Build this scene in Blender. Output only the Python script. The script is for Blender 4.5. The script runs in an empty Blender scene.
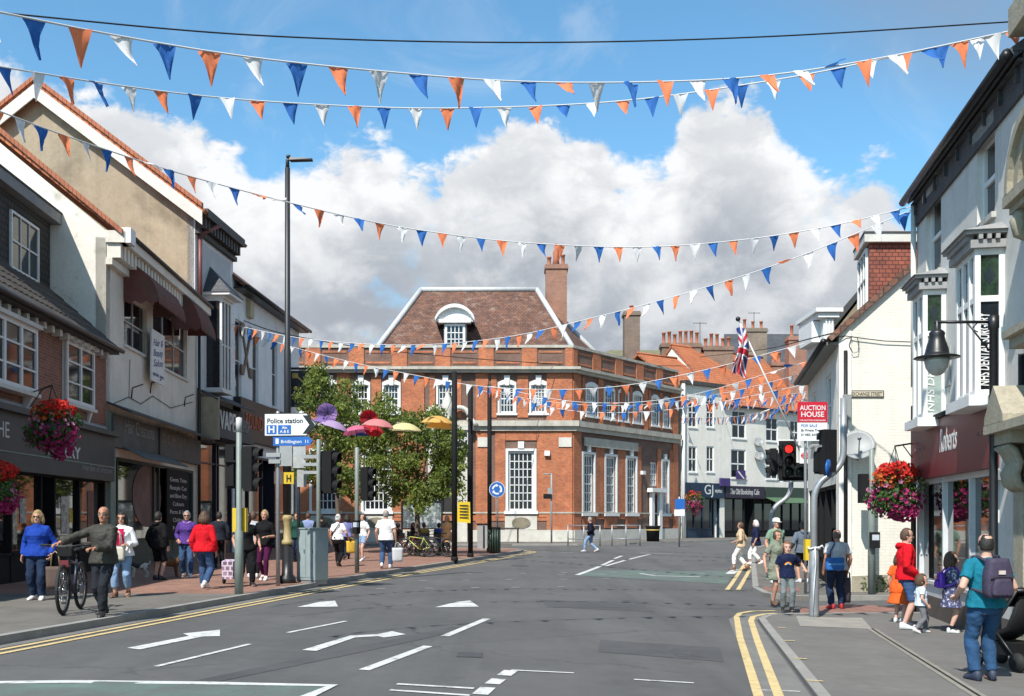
import bpy, bmesh, math, random
import numpy as np
from mathutils import Vector, Matrix, noise as mnoise
random.seed(7)
R = math.radians
SC = bpy.context.scene
COL = SC.collection
# ------------------------------------------------------------------ camera
CAM_H, FPX, HORIZON = 1.6, 1000.0, 519.0
cd = bpy.data.cameras.new('camera')
cam = bpy.data.objects.new('camera', cd)
COL.objects.link(cam)
cam.location = (0, 0, CAM_H)
cam.rotation_euler = (R(90), 0, 0)
cd.sensor_width = 36.0
cd.lens = FPX * 36.0 / 1024.0
cd.shift_y = (HORIZON - 348.0) / 1024.0
cd.clip_end = 3000
SC.camera = cam
# ------------------------------------------------------------------ light
SUN_AZ = math.atan2(-0.43, -0.903)      # direction towards the sun, measured from +Y to +X
SUN_EL = R(49)
SUN_DIR = Vector((math.sin(SUN_AZ) * math.cos(SUN_EL), math.cos(SUN_AZ) * math.cos(SUN_EL), math.sin(SUN_EL)))
sl = bpy.data.lights.new('sun', 'SUN')
sl.energy = 4.2
sl.angle = R(0.53)
sl.color = (1.0, 0.955, 0.88)
so = bpy.data.objects.new('sun', sl)
COL.objects.link(so)
so.rotation_euler = (-SUN_DIR).to_track_quat('-Z', 'Y').to_euler()
SC.view_settings.view_transform = 'Standard'
SC.view_settings.look = 'None'
SC.view_settings.gamma = 1
SC.view_settings.exposure = 0.62
SC.view_settings.use_curve_mapping = False
SC.cycles.max_bounces = 6
SC.cycles.use_denoising = True

world = bpy.data.worlds.new('World')
SC.world = world
world.use_nodes = True
SKY_TINT = (0.62, 0.92, 0.94)
CLOUD_TOP = [(-200, 60), (-60, 60), (0, 62), (40, 70), (90, 84), (130, 84), (165, 96), (200, 118), (235, 142), (262, 166), (300, 160), (335, 146),
             (380, 142), (430, 160), (462, 140), (490, 122), (520, 108), (560, 116), (600, 145), (640, 172), (668, 165),
             (690, 100), (720, 88), (755, 96), (785, 140), (815, 168), (842, 184), (865, 168), (890, 176), (915, 205), (950, 262), (1024, 300), (1200, 300)]


def build_world():
 nt = world.node_tree
 N, L = nt.nodes, nt.links
 N.clear()
 out = N.new('ShaderNodeOutputWorld')
 bg = N.new('ShaderNodeBackground')
 bg.inputs[1].default_value = 0.15
 sky = N.new('ShaderNodeTexSky')
 sky.sky_type = 'NISHITA'
 sky.sun_disc = False
 sky.sun_elevation = SUN_EL
 sky.sun_rotation = SUN_AZ
 sky.air_density = 1.0
 sky.dust_density = 0.3
 sky.ozone_density = 2.0

 def m(op, a=None, b=None, c=None, clamp=False):
  n = N.new('ShaderNodeMath')
  n.operation = op
  n.use_clamp = clamp
  for i, v in enumerate((a, b, c)):
   if v is None:
    continue
   if isinstance(v, (int, float)):
    n.inputs[i].default_value = v
   else:
    L.new(v, n.inputs[i])
  return n.outputs[0]

 def smooth(x, lo, hi):
  n = N.new('ShaderNodeMapRange')
  n.interpolation_type = 'SMOOTHSTEP'
  L.new(x, n.inputs[0])
  n.inputs[1].default_value = lo
  n.inputs[2].default_value = hi
  return n.outputs[0]
 tc = N.new('ShaderNodeTexCoord')
 sep = N.new('ShaderNodeSeparateXYZ')
 L.new(tc.outputs['Generated'], sep.inputs[0])
 x, y, z = sep.outputs
 az = m('ARCTAN2', x, y)
 t = m('DIVIDE', z, m('SQRT', m('ADD', m('MULTIPLY', x, x), m('MULTIPLY', y, y))))
 comb = N.new('ShaderNodeCombineXYZ')
 L.new(az, comb.inputs[0])
 L.new(m('MULTIPLY', t, 1.25), comb.inputs[1])

 def fbm(scale, detail, rough=.55, off=0.0, dist=0.0):
  n = N.new('ShaderNodeTexNoise')
  n.noise_dimensions = '2D'
  n.inputs['Scale'].default_value = scale
  n.inputs['Detail'].default_value = detail
  n.inputs['Roughness'].default_value = rough
  n.inputs['Distortion'].default_value = dist
  mp = N.new('ShaderNodeMapping')
  mp.inputs['Location'].default_value = (off, off * .7, off * .3)
  L.new(comb.outputs[0], mp.inputs[0])
  L.new(mp.outputs[0], n.inputs['Vector'])
  return n.outputs[0]
 fc = N.new('ShaderNodeFloatCurve')
 cm = fc.mapping
 cv = cm.curves[0]
 pts = []
 for px, py in CLOUD_TOP:
  a = math.atan((px - 512) / FPX)
  pts.append(((a + .7) / 1.4, (HORIZON - py) / FPX * math.cos(a)))
 cv.points[0].location = pts[0]
 cv.points[1].location = pts[-1]
 for p in pts[1:-1]:
  cv.points.new(*p)
 cm.update()
 L.new(m('MULTIPLY_ADD', az, 1 / 1.4, .5), fc.inputs['Value'])
 top = fc.outputs[0]
 big = fbm(9, 4, .5, 3.1)
 fine = fbm(26, 10, .6, 1.3, .2)

 def billow(scale, off):
  n = N.new('ShaderNodeTexVoronoi')
  n.feature = 'SMOOTH_F1'
  n.voronoi_dimensions = '2D'
  n.normalize = True
  n.inputs['Scale'].default_value = scale
  n.inputs['Detail'].default_value = 3
  n.inputs['Roughness'].default_value = .55
  n.inputs['Lacunarity'].default_value = 2.3
  n.inputs['Smoothness'].default_value = .35
  mp = N.new('ShaderNodeMapping')
  mp.inputs['Location'].default_value = (off, off * .6, 0)
  vm = N.new('ShaderNodeVectorMath')
  vm.operation = 'ADD'
  cx = N.new('ShaderNodeCombineXYZ')
  L.new(m('MULTIPLY', fine, .05), cx.inputs[0])
  L.new(m('MULTIPLY', big, .06), cx.inputs[1])
  L.new(comb.outputs[0], vm.inputs[0])
  L.new(cx.outputs[0], vm.inputs[1])
  L.new(vm.outputs[0], mp.inputs[0])
  L.new(mp.outputs[0], n.inputs['Vector'])
  return m('SUBTRACT', 1.0, m('MULTIPLY', n.outputs['Distance'], 1.4))
 bil = billow(16, 3.3)
 lift = m('ADD', m('MULTIPLY_ADD', big, .08, -.040), m('ADD', m('MULTIPLY_ADD', fine, .05, -.026), m('MULTIPLY_ADD', bil, .06, -.038)))
 d = m('SUBTRACT', m('ADD', top, lift), t)
 cover = smooth(d, -.004, .020)
 # holes of blue inside the bank, thin haze at its foot
 hole = smooth(fbm(7, 5, .55, 8.2), .60, .74)
 cover = m('MULTIPLY', cover, m('MULTIPLY_ADD', hole, -.55, 1.0))
 behind = smooth(m('ABSOLUTE', az), .9, 1.5)
 cover = m('MULTIPLY', cover, m('MULTIPLY_ADD', behind, -.65, 1.0))
 wisp = m('MULTIPLY', smooth(fbm(5, 6, .6, 5.5, .8), .52, .8), .22)
 upper = smooth(m('ADD', m('MULTIPLY', az, 1.0), m('MULTIPLY', t, 1.2)), .78, 1.05)
 dark = m('MULTIPLY', upper, m('MULTIPLY_ADD', fbm(6, 5, .5, 9.9), .9, .1))
 # light on the bank: white crowns, grey undersides
 puff = fbm(13, 8, .6, 2.2, .25)
 low = fbm(4.2, 3, .5, 6.4)
 crown = smooth(d, .17, .01)
 shade = m('ADD', m('MULTIPLY', puff, .45), m('ADD', m('MULTIPLY', low, .6), m('MULTIPLY', bil, .28)))
 b = m('ADD', m('MULTIPLY', crown, .62), m('MULTIPLY', smooth(shade, .58, .86), .60), None, True)
 mixc = N.new('ShaderNodeMix')
 mixc.data_type = 'RGBA'
 L.new(b, mixc.inputs[0])
 mixc.inputs[6].default_value = (1.80, 1.98, 2.25, 1)
 mixc.inputs[7].default_value = (4.25, 4.3, 4.35, 1)
 tint = N.new('ShaderNodeMix')
 tint.data_type = 'RGBA'
 tint.blend_type = 'MULTIPLY'
 tint.inputs[0].default_value = 1
 L.new(sky.outputs[0], tint.inputs[6])
 tint.inputs[7].default_value = (*SKY_TINT, 1)
 mw = N.new('ShaderNodeMix')
 mw.data_type = 'RGBA'
 L.new(wisp, mw.inputs[0])
 L.new(tint.outputs[2], mw.inputs[6])
 mw.inputs[7].default_value = (3.8, 4.05, 4.3, 1)
 md = N.new('ShaderNodeMix')
 md.data_type = 'RGBA'
 L.new(dark, md.inputs[0])
 L.new(mw.outputs[2], md.inputs[6])
 md.inputs[7].default_value = (1.4, 1.6, 1.9, 1)
 ms = N.new('ShaderNodeMix')
 ms.data_type = 'RGBA'
 L.new(cover, ms.inputs[0])
 L.new(md.outputs[2], ms.inputs[6])
 L.new(mixc.outputs[2], ms.inputs[7])
 L.new(ms.outputs[2], bg.inputs[0])
 L.new(bg.outputs[0], out.inputs[0])


build_world()


# ------------------------------------------------------------------ materials
def srgb(r, g, b):
 f = lambda c: (c / 255 / 12.92) if c <= 10 else ((c / 255 + .055) / 1.055) ** 2.4
 return (f(r), f(g), f(b))


_MATS = {}


def mk(name, col, rough=.75, var=.18, vs=2.0, bump=.0, bs=60.0, metal=0.0, spec=.5, brick=None, stain=None, coat=0.0, transl=0.0, emit=0.0, var2=.5, streak=0.0):
 """A principled surface whose colour wanders with two noises; brick=(second colour, mortar, width, height, mortar size, offset)."""
 if name in _MATS:
  return _MATS[name]
 mt = bpy.data.materials.new(name)
 mt.use_nodes = True
 nt = mt.node_tree
 N, L = nt.nodes, nt.links
 p = N['Principled BSDF']
 out = N['Material Output']
 p.inputs['Roughness'].default_value = rough
 p.inputs['Metallic'].default_value = metal
 p.inputs['Specular IOR Level'].default_value = spec
 p.inputs['Coat Weight'].default_value = coat
 tc = N.new('ShaderNodeTexCoord')
 n1 = N.new('ShaderNodeTexNoise')
 n1.inputs['Scale'].default_value = vs
 n1.inputs['Detail'].default_value = 7
 n1.inputs['Roughness'].default_value = .62
 L.new(tc.outputs['Object'], n1.inputs['Vector'])
 n2 = N.new('ShaderNodeTexNoise')
 n2.inputs['Scale'].default_value = vs * 11
 n2.inputs['Detail'].default_value = 4
 L.new(tc.outputs['Object'], n2.inputs['Vector'])
 ma = N.new('ShaderNodeMath')
 ma.operation = 'MULTIPLY_ADD'
 L.new(n2.outputs[0], ma.inputs[0])
 ma.inputs[1].default_value = var2
 L.new(n1.outputs[0], ma.inputs[2])
 mr = N.new('ShaderNodeMapRange')
 L.new(ma.outputs[0], mr.inputs[0])
 mr.inputs[1].default_value = .35 + var2 * .35
 mr.inputs[2].default_value = .65 + var2 * .65
 mr.inputs[3].default_value = 1 - var
 mr.inputs[4].default_value = 1 + var * .8
 base = None
 height = None
 if brick:
  c2, mortar, w, h, ms, off = brick
  bt = N.new('ShaderNodeTexBrick')
  bt.offset = off
  bt.inputs['Color1'].default_value = (*col, 1)
  bt.inputs['Color2'].default_value = (*c2, 1)
  bt.inputs['Mortar'].default_value = (*mortar, 1)
  bt.inputs['Scale'].default_value = 1
  bt.inputs['Mortar Size'].default_value = ms
  bt.inputs['Mortar Smooth'].default_value = .3
  bt.inputs['Brick Width'].default_value = w
  bt.inputs['Row Height'].default_value = h
  L.new(tc.outputs['UV'], bt.inputs['Vector'])
  base = bt.outputs[0]
  height = bt.outputs[1]
 mx = N.new('ShaderNodeMix')
 mx.data_type = 'RGBA'
 mx.blend_type = 'MULTIPLY'
 mx.inputs[0].default_value = 1
 if base:
  L.new(base, mx.inputs[6])
 else:
  mx.inputs[6].default_value = (*col, 1)
 L.new(mr.outputs[0], mx.inputs[7])
 colout = mx.outputs[2]
 if stain:
  sc, lo, hi, scale, amt = stain
  n3 = N.new('ShaderNodeTexNoise')
  n3.inputs['Scale'].default_value = scale
  n3.inputs['Detail'].default_value = 8
  n3.inputs['Roughness'].default_value = .65
  n3.inputs['Distortion'].default_value = .4
  L.new(tc.outputs['Object'], n3.inputs['Vector'])
  m3 = N.new('ShaderNodeMapRange')
  L.new(n3.outputs[0], m3.inputs[0])
  m3.inputs[1].default_value = lo
  m3.inputs[2].default_value = hi
  m3.inputs[4].default_value = amt
  m4 = N.new('ShaderNodeMix')
  m4.data_type = 'RGBA'
  L.new(m3.outputs[0], m4.inputs[0])
  L.new(colout, m4.inputs[6])
  m4.inputs[7].default_value = (*sc, 1)
  colout = m4.outputs[2]
 if streak:
  mp = N.new('ShaderNodeMapping')
  mp.inputs['Scale'].default_value = (2.6, 2.6, .14)
  L.new(tc.outputs['Object'], mp.inputs[0])
  n5 = N.new('ShaderNodeTexNoise')
  n5.inputs['Scale'].default_value = 1
  n5.inputs['Detail'].default_value = 6
  n5.inputs['Roughness'].default_value = .7
  L.new(mp.outputs[0], n5.inputs['Vector'])
  m5 = N.new('ShaderNodeMapRange')
  L.new(n5.outputs[0], m5.inputs[0])
  m5.inputs[1].default_value = .50
  m5.inputs[2].default_value = .78
  m5.inputs[4].default_value = streak
  m6 = N.new('ShaderNodeMix')
  m6.data_type = 'RGBA'
  L.new(m5.outputs[0], m6.inputs[0])
  L.new(colout, m6.inputs[6])
  m6.inputs[7].default_value = (.12, .11, .095, 1)
  colout = m6.outputs[2]
 L.new(colout, p.inputs['Base Color'])
 if bump or height:
  bp = N.new('ShaderNodeBump')
  bp.inputs['Strength'].default_value = bump or .4
  bp.inputs['Distance'].default_value = .02
  if height:
   inv = N.new('ShaderNodeMath')
   inv.operation = 'SUBTRACT'
   inv.inputs[0].default_value = 1
   L.new(height, inv.inputs[1])
   L.new(inv.outputs[0], bp.inputs['Height'])
  else:
   n4 = N.new('ShaderNodeTexNoise')
   n4.inputs['Scale'].default_value = bs
   n4.inputs['Detail'].default_value = 5
   L.new(tc.outputs['Object'], n4.inputs['Vector'])
   L.new(n4.outputs[0], bp.inputs['Height'])
  L.new(bp.outputs[0], p.inputs['Normal'])
 if emit:
  p.inputs['Emission Color'].default_value = (*col, 1)
  p.inputs['Emission Strength'].default_value = emit
 if transl:
  tr = N.new('ShaderNodeBsdfTranslucent')
  L.new(colout, tr.inputs[0])
  mxs = N.new('ShaderNodeMixShader')
  mxs.inputs[0].default_value = transl
  L.new(p.outputs[0], mxs.inputs[1])
  L.new(tr.outputs[0], mxs.inputs[2])
  L.new(mxs.outputs[0], out.inputs[0])
 _MATS[name] = mt
 return mt


def cloth(r, g, b, var=.14, name=None):
 return mk(name or 'cloth_%d_%d_%d' % (r, g, b), srgb(r, g, b), .9, var, 9, .35, 38, spec=.2)


def paint(r, g, b, rough=.45, name=None, var=.07):
 return mk(name or 'paint_%d_%d_%d_%d' % (r, g, b, rough * 100), srgb(r, g, b), rough, var, 3, .05, 90)


WHITE = mk('white_paint', (.72, .72, .70), .5, .08, 3, .05, 60)
OFFWHITE = mk('old_white_paint', (.60, .58, .53), .6, .16, 2, .1, 30)
BLACK = mk('black_paint', (.012, .012, .014), .4, .2, 3)
BLACKM = mk('black_matt', (.012, .012, .013), .75, .2, 3, spec=.2)
GREYPOLE = mk('galvanised_grey', (.30, .315, .33), .42, .16, 4, .05, 50, metal=.35)
GREENGREY = mk('grey_green_pole', (.20, .235, .215), .5, .14, 4, .05, 50)
DARKPOLE = mk('dark_pole', (.020, .022, .025), .45, .15, 4)
GLASS = mk('window_glass', (.014, .017, .022), .05, .5, .6, spec=.55)
GLASS2 = mk('window_glass_blind', (.16, .165, .165), .06, .5, .9, spec=.8, coat=.3)
GLASSK = mk('shop_glass', (.012, .012, .012), .03, .5, .6, spec=.9, coat=.5)
LEAD = mk('lead_sheet', (.36, .375, .39), .55, .2, 2, .1, 20)
STONE = mk('bank_stone', (.46, .43, .365), .8, .2, 1.4, .2, 14, streak=.5, stain=((.12, .115, .10), .55, .8, 1.3, .55))
TAN = mk('weathered_limestone', (.36, .32, .24), .85, .25, 2.2, .35, 22, stain=((.10, .09, .07), .5, .75, 2.2, .6))
RUBBER = mk('rubber', (.012, .012, .012), .75, .2, 8)
CHROME = mk('bright_metal', (.5, .5, .5), .25, .1, 5, metal=1)

# ------------------------------------------------------------------ mesh helpers
_WLOC = {}
TMP = bpy.data.scenes.new('workbench')


def evaluated(o):
 """the mesh of o with its modifiers applied"""
 TMP.collection.objects.link(o)
 with bpy.context.temp_override(scene=TMP, view_layer=TMP.view_layers[0]):
  dg = bpy.context.evaluated_depsgraph_get()
  dg.update()
  me = bpy.data.meshes.new_from_object(o.evaluated_get(dg), depsgraph=dg)
 TMP.collection.objects.unlink(o)
 return me


class MB:
 def __init__(self):
  self.v, self.f, self.m, self.cur = [], [], [], 0
  self.smooth = []
  self.sm = False

 def slot(self, i):
  self.cur = i
  return self

 def add(self, vs, fs):
  o = len(self.v)
  self.v += [tuple(p) for p in vs]
  for f in fs:
   self.f.append(tuple(i + o for i in f))
   self.m.append(self.cur)
   self.smooth.append(self.sm)
  return self

 def quad(self, a, b, c, d):
  return self.add([a, b, c, d], [(0, 1, 2, 3)])

 def poly(self, pts):
  return self.add(pts, [tuple(range(len(pts)))])

 def hexa(self, p):
  """p: 8 corners, bottom ring then top ring, counter-clockwise from above"""
  return self.add(p, [(3, 2, 1, 0), (4, 5, 6, 7), (0, 1, 5, 4), (1, 2, 6, 5), (2, 3, 7, 6), (3, 0, 4, 7)])

 def box(self, x0, x1, y0, y1, z0, z1):
  return self.hexa([(x0, y0, z0), (x1, y0, z0), (x1, y1, z0), (x0, y1, z0), (x0, y0, z1), (x1, y0, z1), (x1, y1, z1), (x0, y1, z1)])

 def fbox(self, fr, s0, s1, d0, d1, z0, z1):
  """box in a facade frame; d is measured outwards"""
  P = fr.pt
  return self.hexa([P(s0, d1, z0), P(s1, d1, z0), P(s1, d0, z0), P(s0, d0, z0), P(s0, d1, z1), P(s1, d1, z1), P(s1, d0, z1), P(s0, d0, z1)])

 def prism(self, pts, vec):
  """polygon extruded by vec"""
  n = len(pts)
  vec = Vector(vec)
  a = [Vector(p) for p in pts]
  b = [p + vec for p in a]
  nrm = Vector((0, 0, 0))
  for i in range(n):
   nrm += a[i].cross(a[(i + 1) % n])
  if nrm.dot(vec) > 0:
   a, b = b, a
  return self.add(a + b, [tuple(range(n)), tuple(range(2 * n - 1, n - 1, -1))] + [((i + 1) % n, i, n + i, n + (i + 1) % n) for i in range(n)])

 def tube(self, pts, rad, seg=8, caps=True, squash=None):
  """round bar through pts; rad one number or one per point; squash=(axis vector, factor) flattens it"""
  pts = [Vector(p) for p in pts]
  if not hasattr(rad, '__len__'):
   rad = [rad] * len(pts)
  n = len(pts)
  tang = []
  for i in range(n):
   a = pts[max(i - 1, 0)]
   b = pts[min(i + 1, n - 1)]
   t = (b - a)
   tang.append(t.normalized() if t.length > 1e-9 else Vector((0, 0, 1)))
  u = tang[0].orthogonal().normalized()
  if squash:
   q = Vector(squash[0])
   q = q - tang[0] * q.dot(tang[0])
   if q.length > 1e-4:
    u = q.normalized()
  vs, fs = [], []
  for i in range(n):
   t = tang[i]
   u = (u - t * u.dot(t)).normalized()
   w = t.cross(u)
   ku = squash[1] if squash else 1.0
   for k in range(seg):
    a = 2 * math.pi * k / seg
    vs.append(pts[i] + u * (math.cos(a) * rad[i] * ku) + w * (math.sin(a) * rad[i]))
  for i in range(n - 1):
   for k in range(seg):
    k2 = (k + 1) % seg
    fs.append((i * seg + k, i * seg + k2, (i + 1) * seg + k2, (i + 1) * seg + k))
  if caps:
   fs.append(tuple(range(seg - 1, -1, -1)))
   fs.append(tuple((n - 1) * seg + k for k in range(seg)))
  old = self.sm
  self.sm = True
  self.add(vs, fs)
  self.sm = old
  return self

 def lathe(self, prof, seg=16, origin=(0, 0, 0), axis='z', sx=1, sy=1):
  o = Vector(origin)
  vs, fs = [], []
  for r, z in prof:
   for k in range(seg):
    a = 2 * math.pi * k / seg
    p = Vector((r * math.cos(a) * sx, r * math.sin(a) * sy, z))
    if axis == 'y':
     p = Vector((p.x, -p.z, p.y))
    elif axis == 'x':
     p = Vector((p.z, p.y, -p.x))
    vs.append(o + p)
  n = len(prof)
  for i in range(n - 1):
   for k in range(seg):
    k2 = (k + 1) % seg
    fs.append((i * seg + k, i * seg + k2, (i + 1) * seg + k2, (i + 1) * seg + k))
  if prof[0][0] > 1e-4:
   fs.append(tuple(range(seg - 1, -1, -1)))
  if prof[-1][0] > 1e-4:
   fs.append(tuple((n - 1) * seg + k for k in range(seg)))
  old = self.sm
  self.sm = True
  self.add(vs, fs)
  self.sm = old
  return self

 def ball(self, c, rx, ry=None, rz=None, seg=12, rings=8):
  ry = ry or rx
  rz = rz or rx
  prof = [(max(math.sin(math.pi * i / rings), 1e-5), -math.cos(math.pi * i / rings)) for i in range(rings + 1)]
  o = len(self.v)
  self.lathe(prof, seg)
  for i in range(o, len(self.v)):
   p = self.v[i]
   self.v[i] = (c[0] + p[0] * rx, c[1] + p[1] * ry, c[2] + p[2] * rz)
  return self

 def xform(self, M, start=0):
  for i in range(start, len(self.v)):
   self.v[i] = tuple(M @ Vector(self.v[i]))
  return self

 def mesh(self, name, loc=(0, 0, 0)):
  me = bpy.data.meshes.new(name)
  v = np.array(self.v, dtype=float).reshape(-1, 3) - np.array(loc, dtype=float)
  me.from_pydata([tuple(p) for p in v], [], self.f)
  me.polygons.foreach_set('material_index', self.m)
  me.polygons.foreach_set('use_smooth', self.smooth)
  # uv in metres: along the surface and up it
  nl = len(me.loops)
  uvl = me.uv_layers.new(name='uv')
  pn = np.zeros(len(me.polygons) * 3)
  me.polygons.foreach_get('normal', pn)
  pn = pn.reshape(-1, 3)
  t = np.stack([-pn[:, 1], pn[:, 0], np.zeros(len(pn))], 1)
  ln = np.linalg.norm(t, axis=1)
  flat = ln < .02
  t[flat] = (1, 0, 0)
  ln[flat] = 1
  t /= ln[:, None]
  b = np.cross(pn, t)
  li = np.zeros(nl, dtype=int)
  me.loops.foreach_get('vertex_index', li)
  tot = np.zeros(len(me.polygons), dtype=int)
  me.polygons.foreach_get('loop_total', tot)
  pid = np.repeat(np.arange(len(me.polygons)), tot)
  vv = np.array(self.v, dtype=float).reshape(-1, 3)[li]
  uv = np.stack([(vv * t[pid]).sum(1), (vv * b[pid]).sum(1)], 1)
  uvl.data.foreach_set('uv', uv.ravel())
  me.update()
  return me

 def build(self, name, mats, parent=None):
  loc = _WLOC.get(parent.name, (0, 0, 0)) if parent else (0, 0, 0)
  o = bpy.data.objects.new(name, self.mesh(name, loc))
  for mm in (mats if isinstance(mats, (list, tuple)) else [mats]):
   o.data.materials.append(mm)
  COL.objects.link(o)
  if parent:
   o.parent = parent
   _WLOC[o.name] = loc
  return o


def thing(name, label, cat, loc=(0, 0, 0), group=None):
 o = bpy.data.objects.new(name, None)
 o.empty_display_size = .2
 COL.objects.link(o)
 o.location = loc
 _WLOC[o.name] = tuple(loc)
 o['label'] = label
 o['category'] = cat
 if group:
  o['group'] = group
 return o


def tag(o, label, cat, group=None):
 o['label'] = label
 o['category'] = cat
 if group:
  o['group'] = group
 return o


def structure(o):
 o['kind'] = 'structure'
 return o


def copy_tree(o, parent=None):
 c = o.copy()
 COL.objects.link(c)
 if parent:
  c.parent = parent
 for ch in o.children:
  copy_tree(ch, c)
 return c


def sstep(a, b, x):
 t = min(max((x - a) / (b - a), 0), 1)
 return t * t * (3 - 2 * t)


def gz(x, y):
 """height of the carriageway: it falls towards the east pavement and levels out at the junction"""
 return -0.033 * min(max(x + 4, 0), 10) * (1 - sstep(25, 45, y))


def G(px, py, h=0.0):
 """ground point seen at a pixel, h above the carriageway"""
 y = 20.0
 for _ in range(30):
  x = (px - 512) / FPX * y
  y = (CAM_H - gz(x, y) - h) * FPX / (py - HORIZON)
 x = (px - 512) / FPX * y
 return Vector((x, y, gz(x, y) + h))


def at(px, py, y):
 return Vector(((px - 512) / FPX * y, y, CAM_H + (HORIZON - py) / FPX * y))


class Frame:
 """a wall plane: s runs along it (to the right for someone facing it), d outwards, z up"""
 def __init__(self, x, y, nx, ny, z=0.0):
  l = math.hypot(nx, ny)
  self.o = Vector((x, y, z))
  self.n = Vector((nx / l, ny / l, 0))
  self.t = Vector((-ny / l, nx / l, 0))

 def pt(self, s, d, z):
  return self.o + self.t * s + self.n * d + Vector((0, 0, z))

 def q(self, px, py=HORIZON, d=0.0):
  """(s, z) of the point of the plane (d out from it) that lies on the ray of a measured pixel"""
  dirv = Vector(((px - 512) / FPX, 1, (HORIZON - py) / FPX))
  c = Vector((0, 0, CAM_H))
  k = ((self.o + self.n * d) - c).dot(self.n) / dirv.dot(self.n)
  p = c + dirv * k
  return (p - self.o).dot(self.t), p.z - self.o.z

 def shifted(self, d):
  f = Frame(0, 0, self.n.x, self.n.y)
  f.o = self.o + self.n * d
  return f


def text(parent, name, body, fr, s, z, d, h, mat, width=None, align='c', turn=0.0, bold=0.0, depth=.006, shear=0.0, slope=0.0):
 """raised lettering on a wall plane; h is the cap height"""
 cu = bpy.data.curves.new(name, 'FONT')
 cu.body = body
 cu.size = 1.0
 cu.offset = bold
 cu.shear = shear
 cu.resolution_u = 3
 cu.extrude = .001
 tmp = bpy.data.objects.new('tmp_text', cu)
 me = evaluated(tmp)
 bpy.data.objects.remove(tmp)
 co = np.zeros(len(me.vertices) * 3)
 me.vertices.foreach_get('co', co)
 co = co.reshape(-1, 3)
 x0, x1 = co[:, 0].min(), co[:, 0].max()
 k = h / .69
 kx = width / (x1 - x0) if width else k
 xx = (co[:, 0] - (x0 + x1) / 2 if align == 'c' else co[:, 0] - x0) * kx
 yy = co[:, 1] * k + xx * slope
 zz = np.where(co[:, 2] > 0, depth, 0.0)
 ca, sa = math.cos(turn), math.sin(turn)
 X, Y = xx * ca - yy * sa, xx * sa + yy * ca
 mb = MB()
 vs = [fr.pt(s + a, d + c, z + b) for a, b, c in zip(X, Y, zz)]
 mb.add(vs, [tuple(p.vertices) for p in me.polygons])
 bpy.data.meshes.remove(me)
 return mb.build(name, mat, parent)


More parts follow.
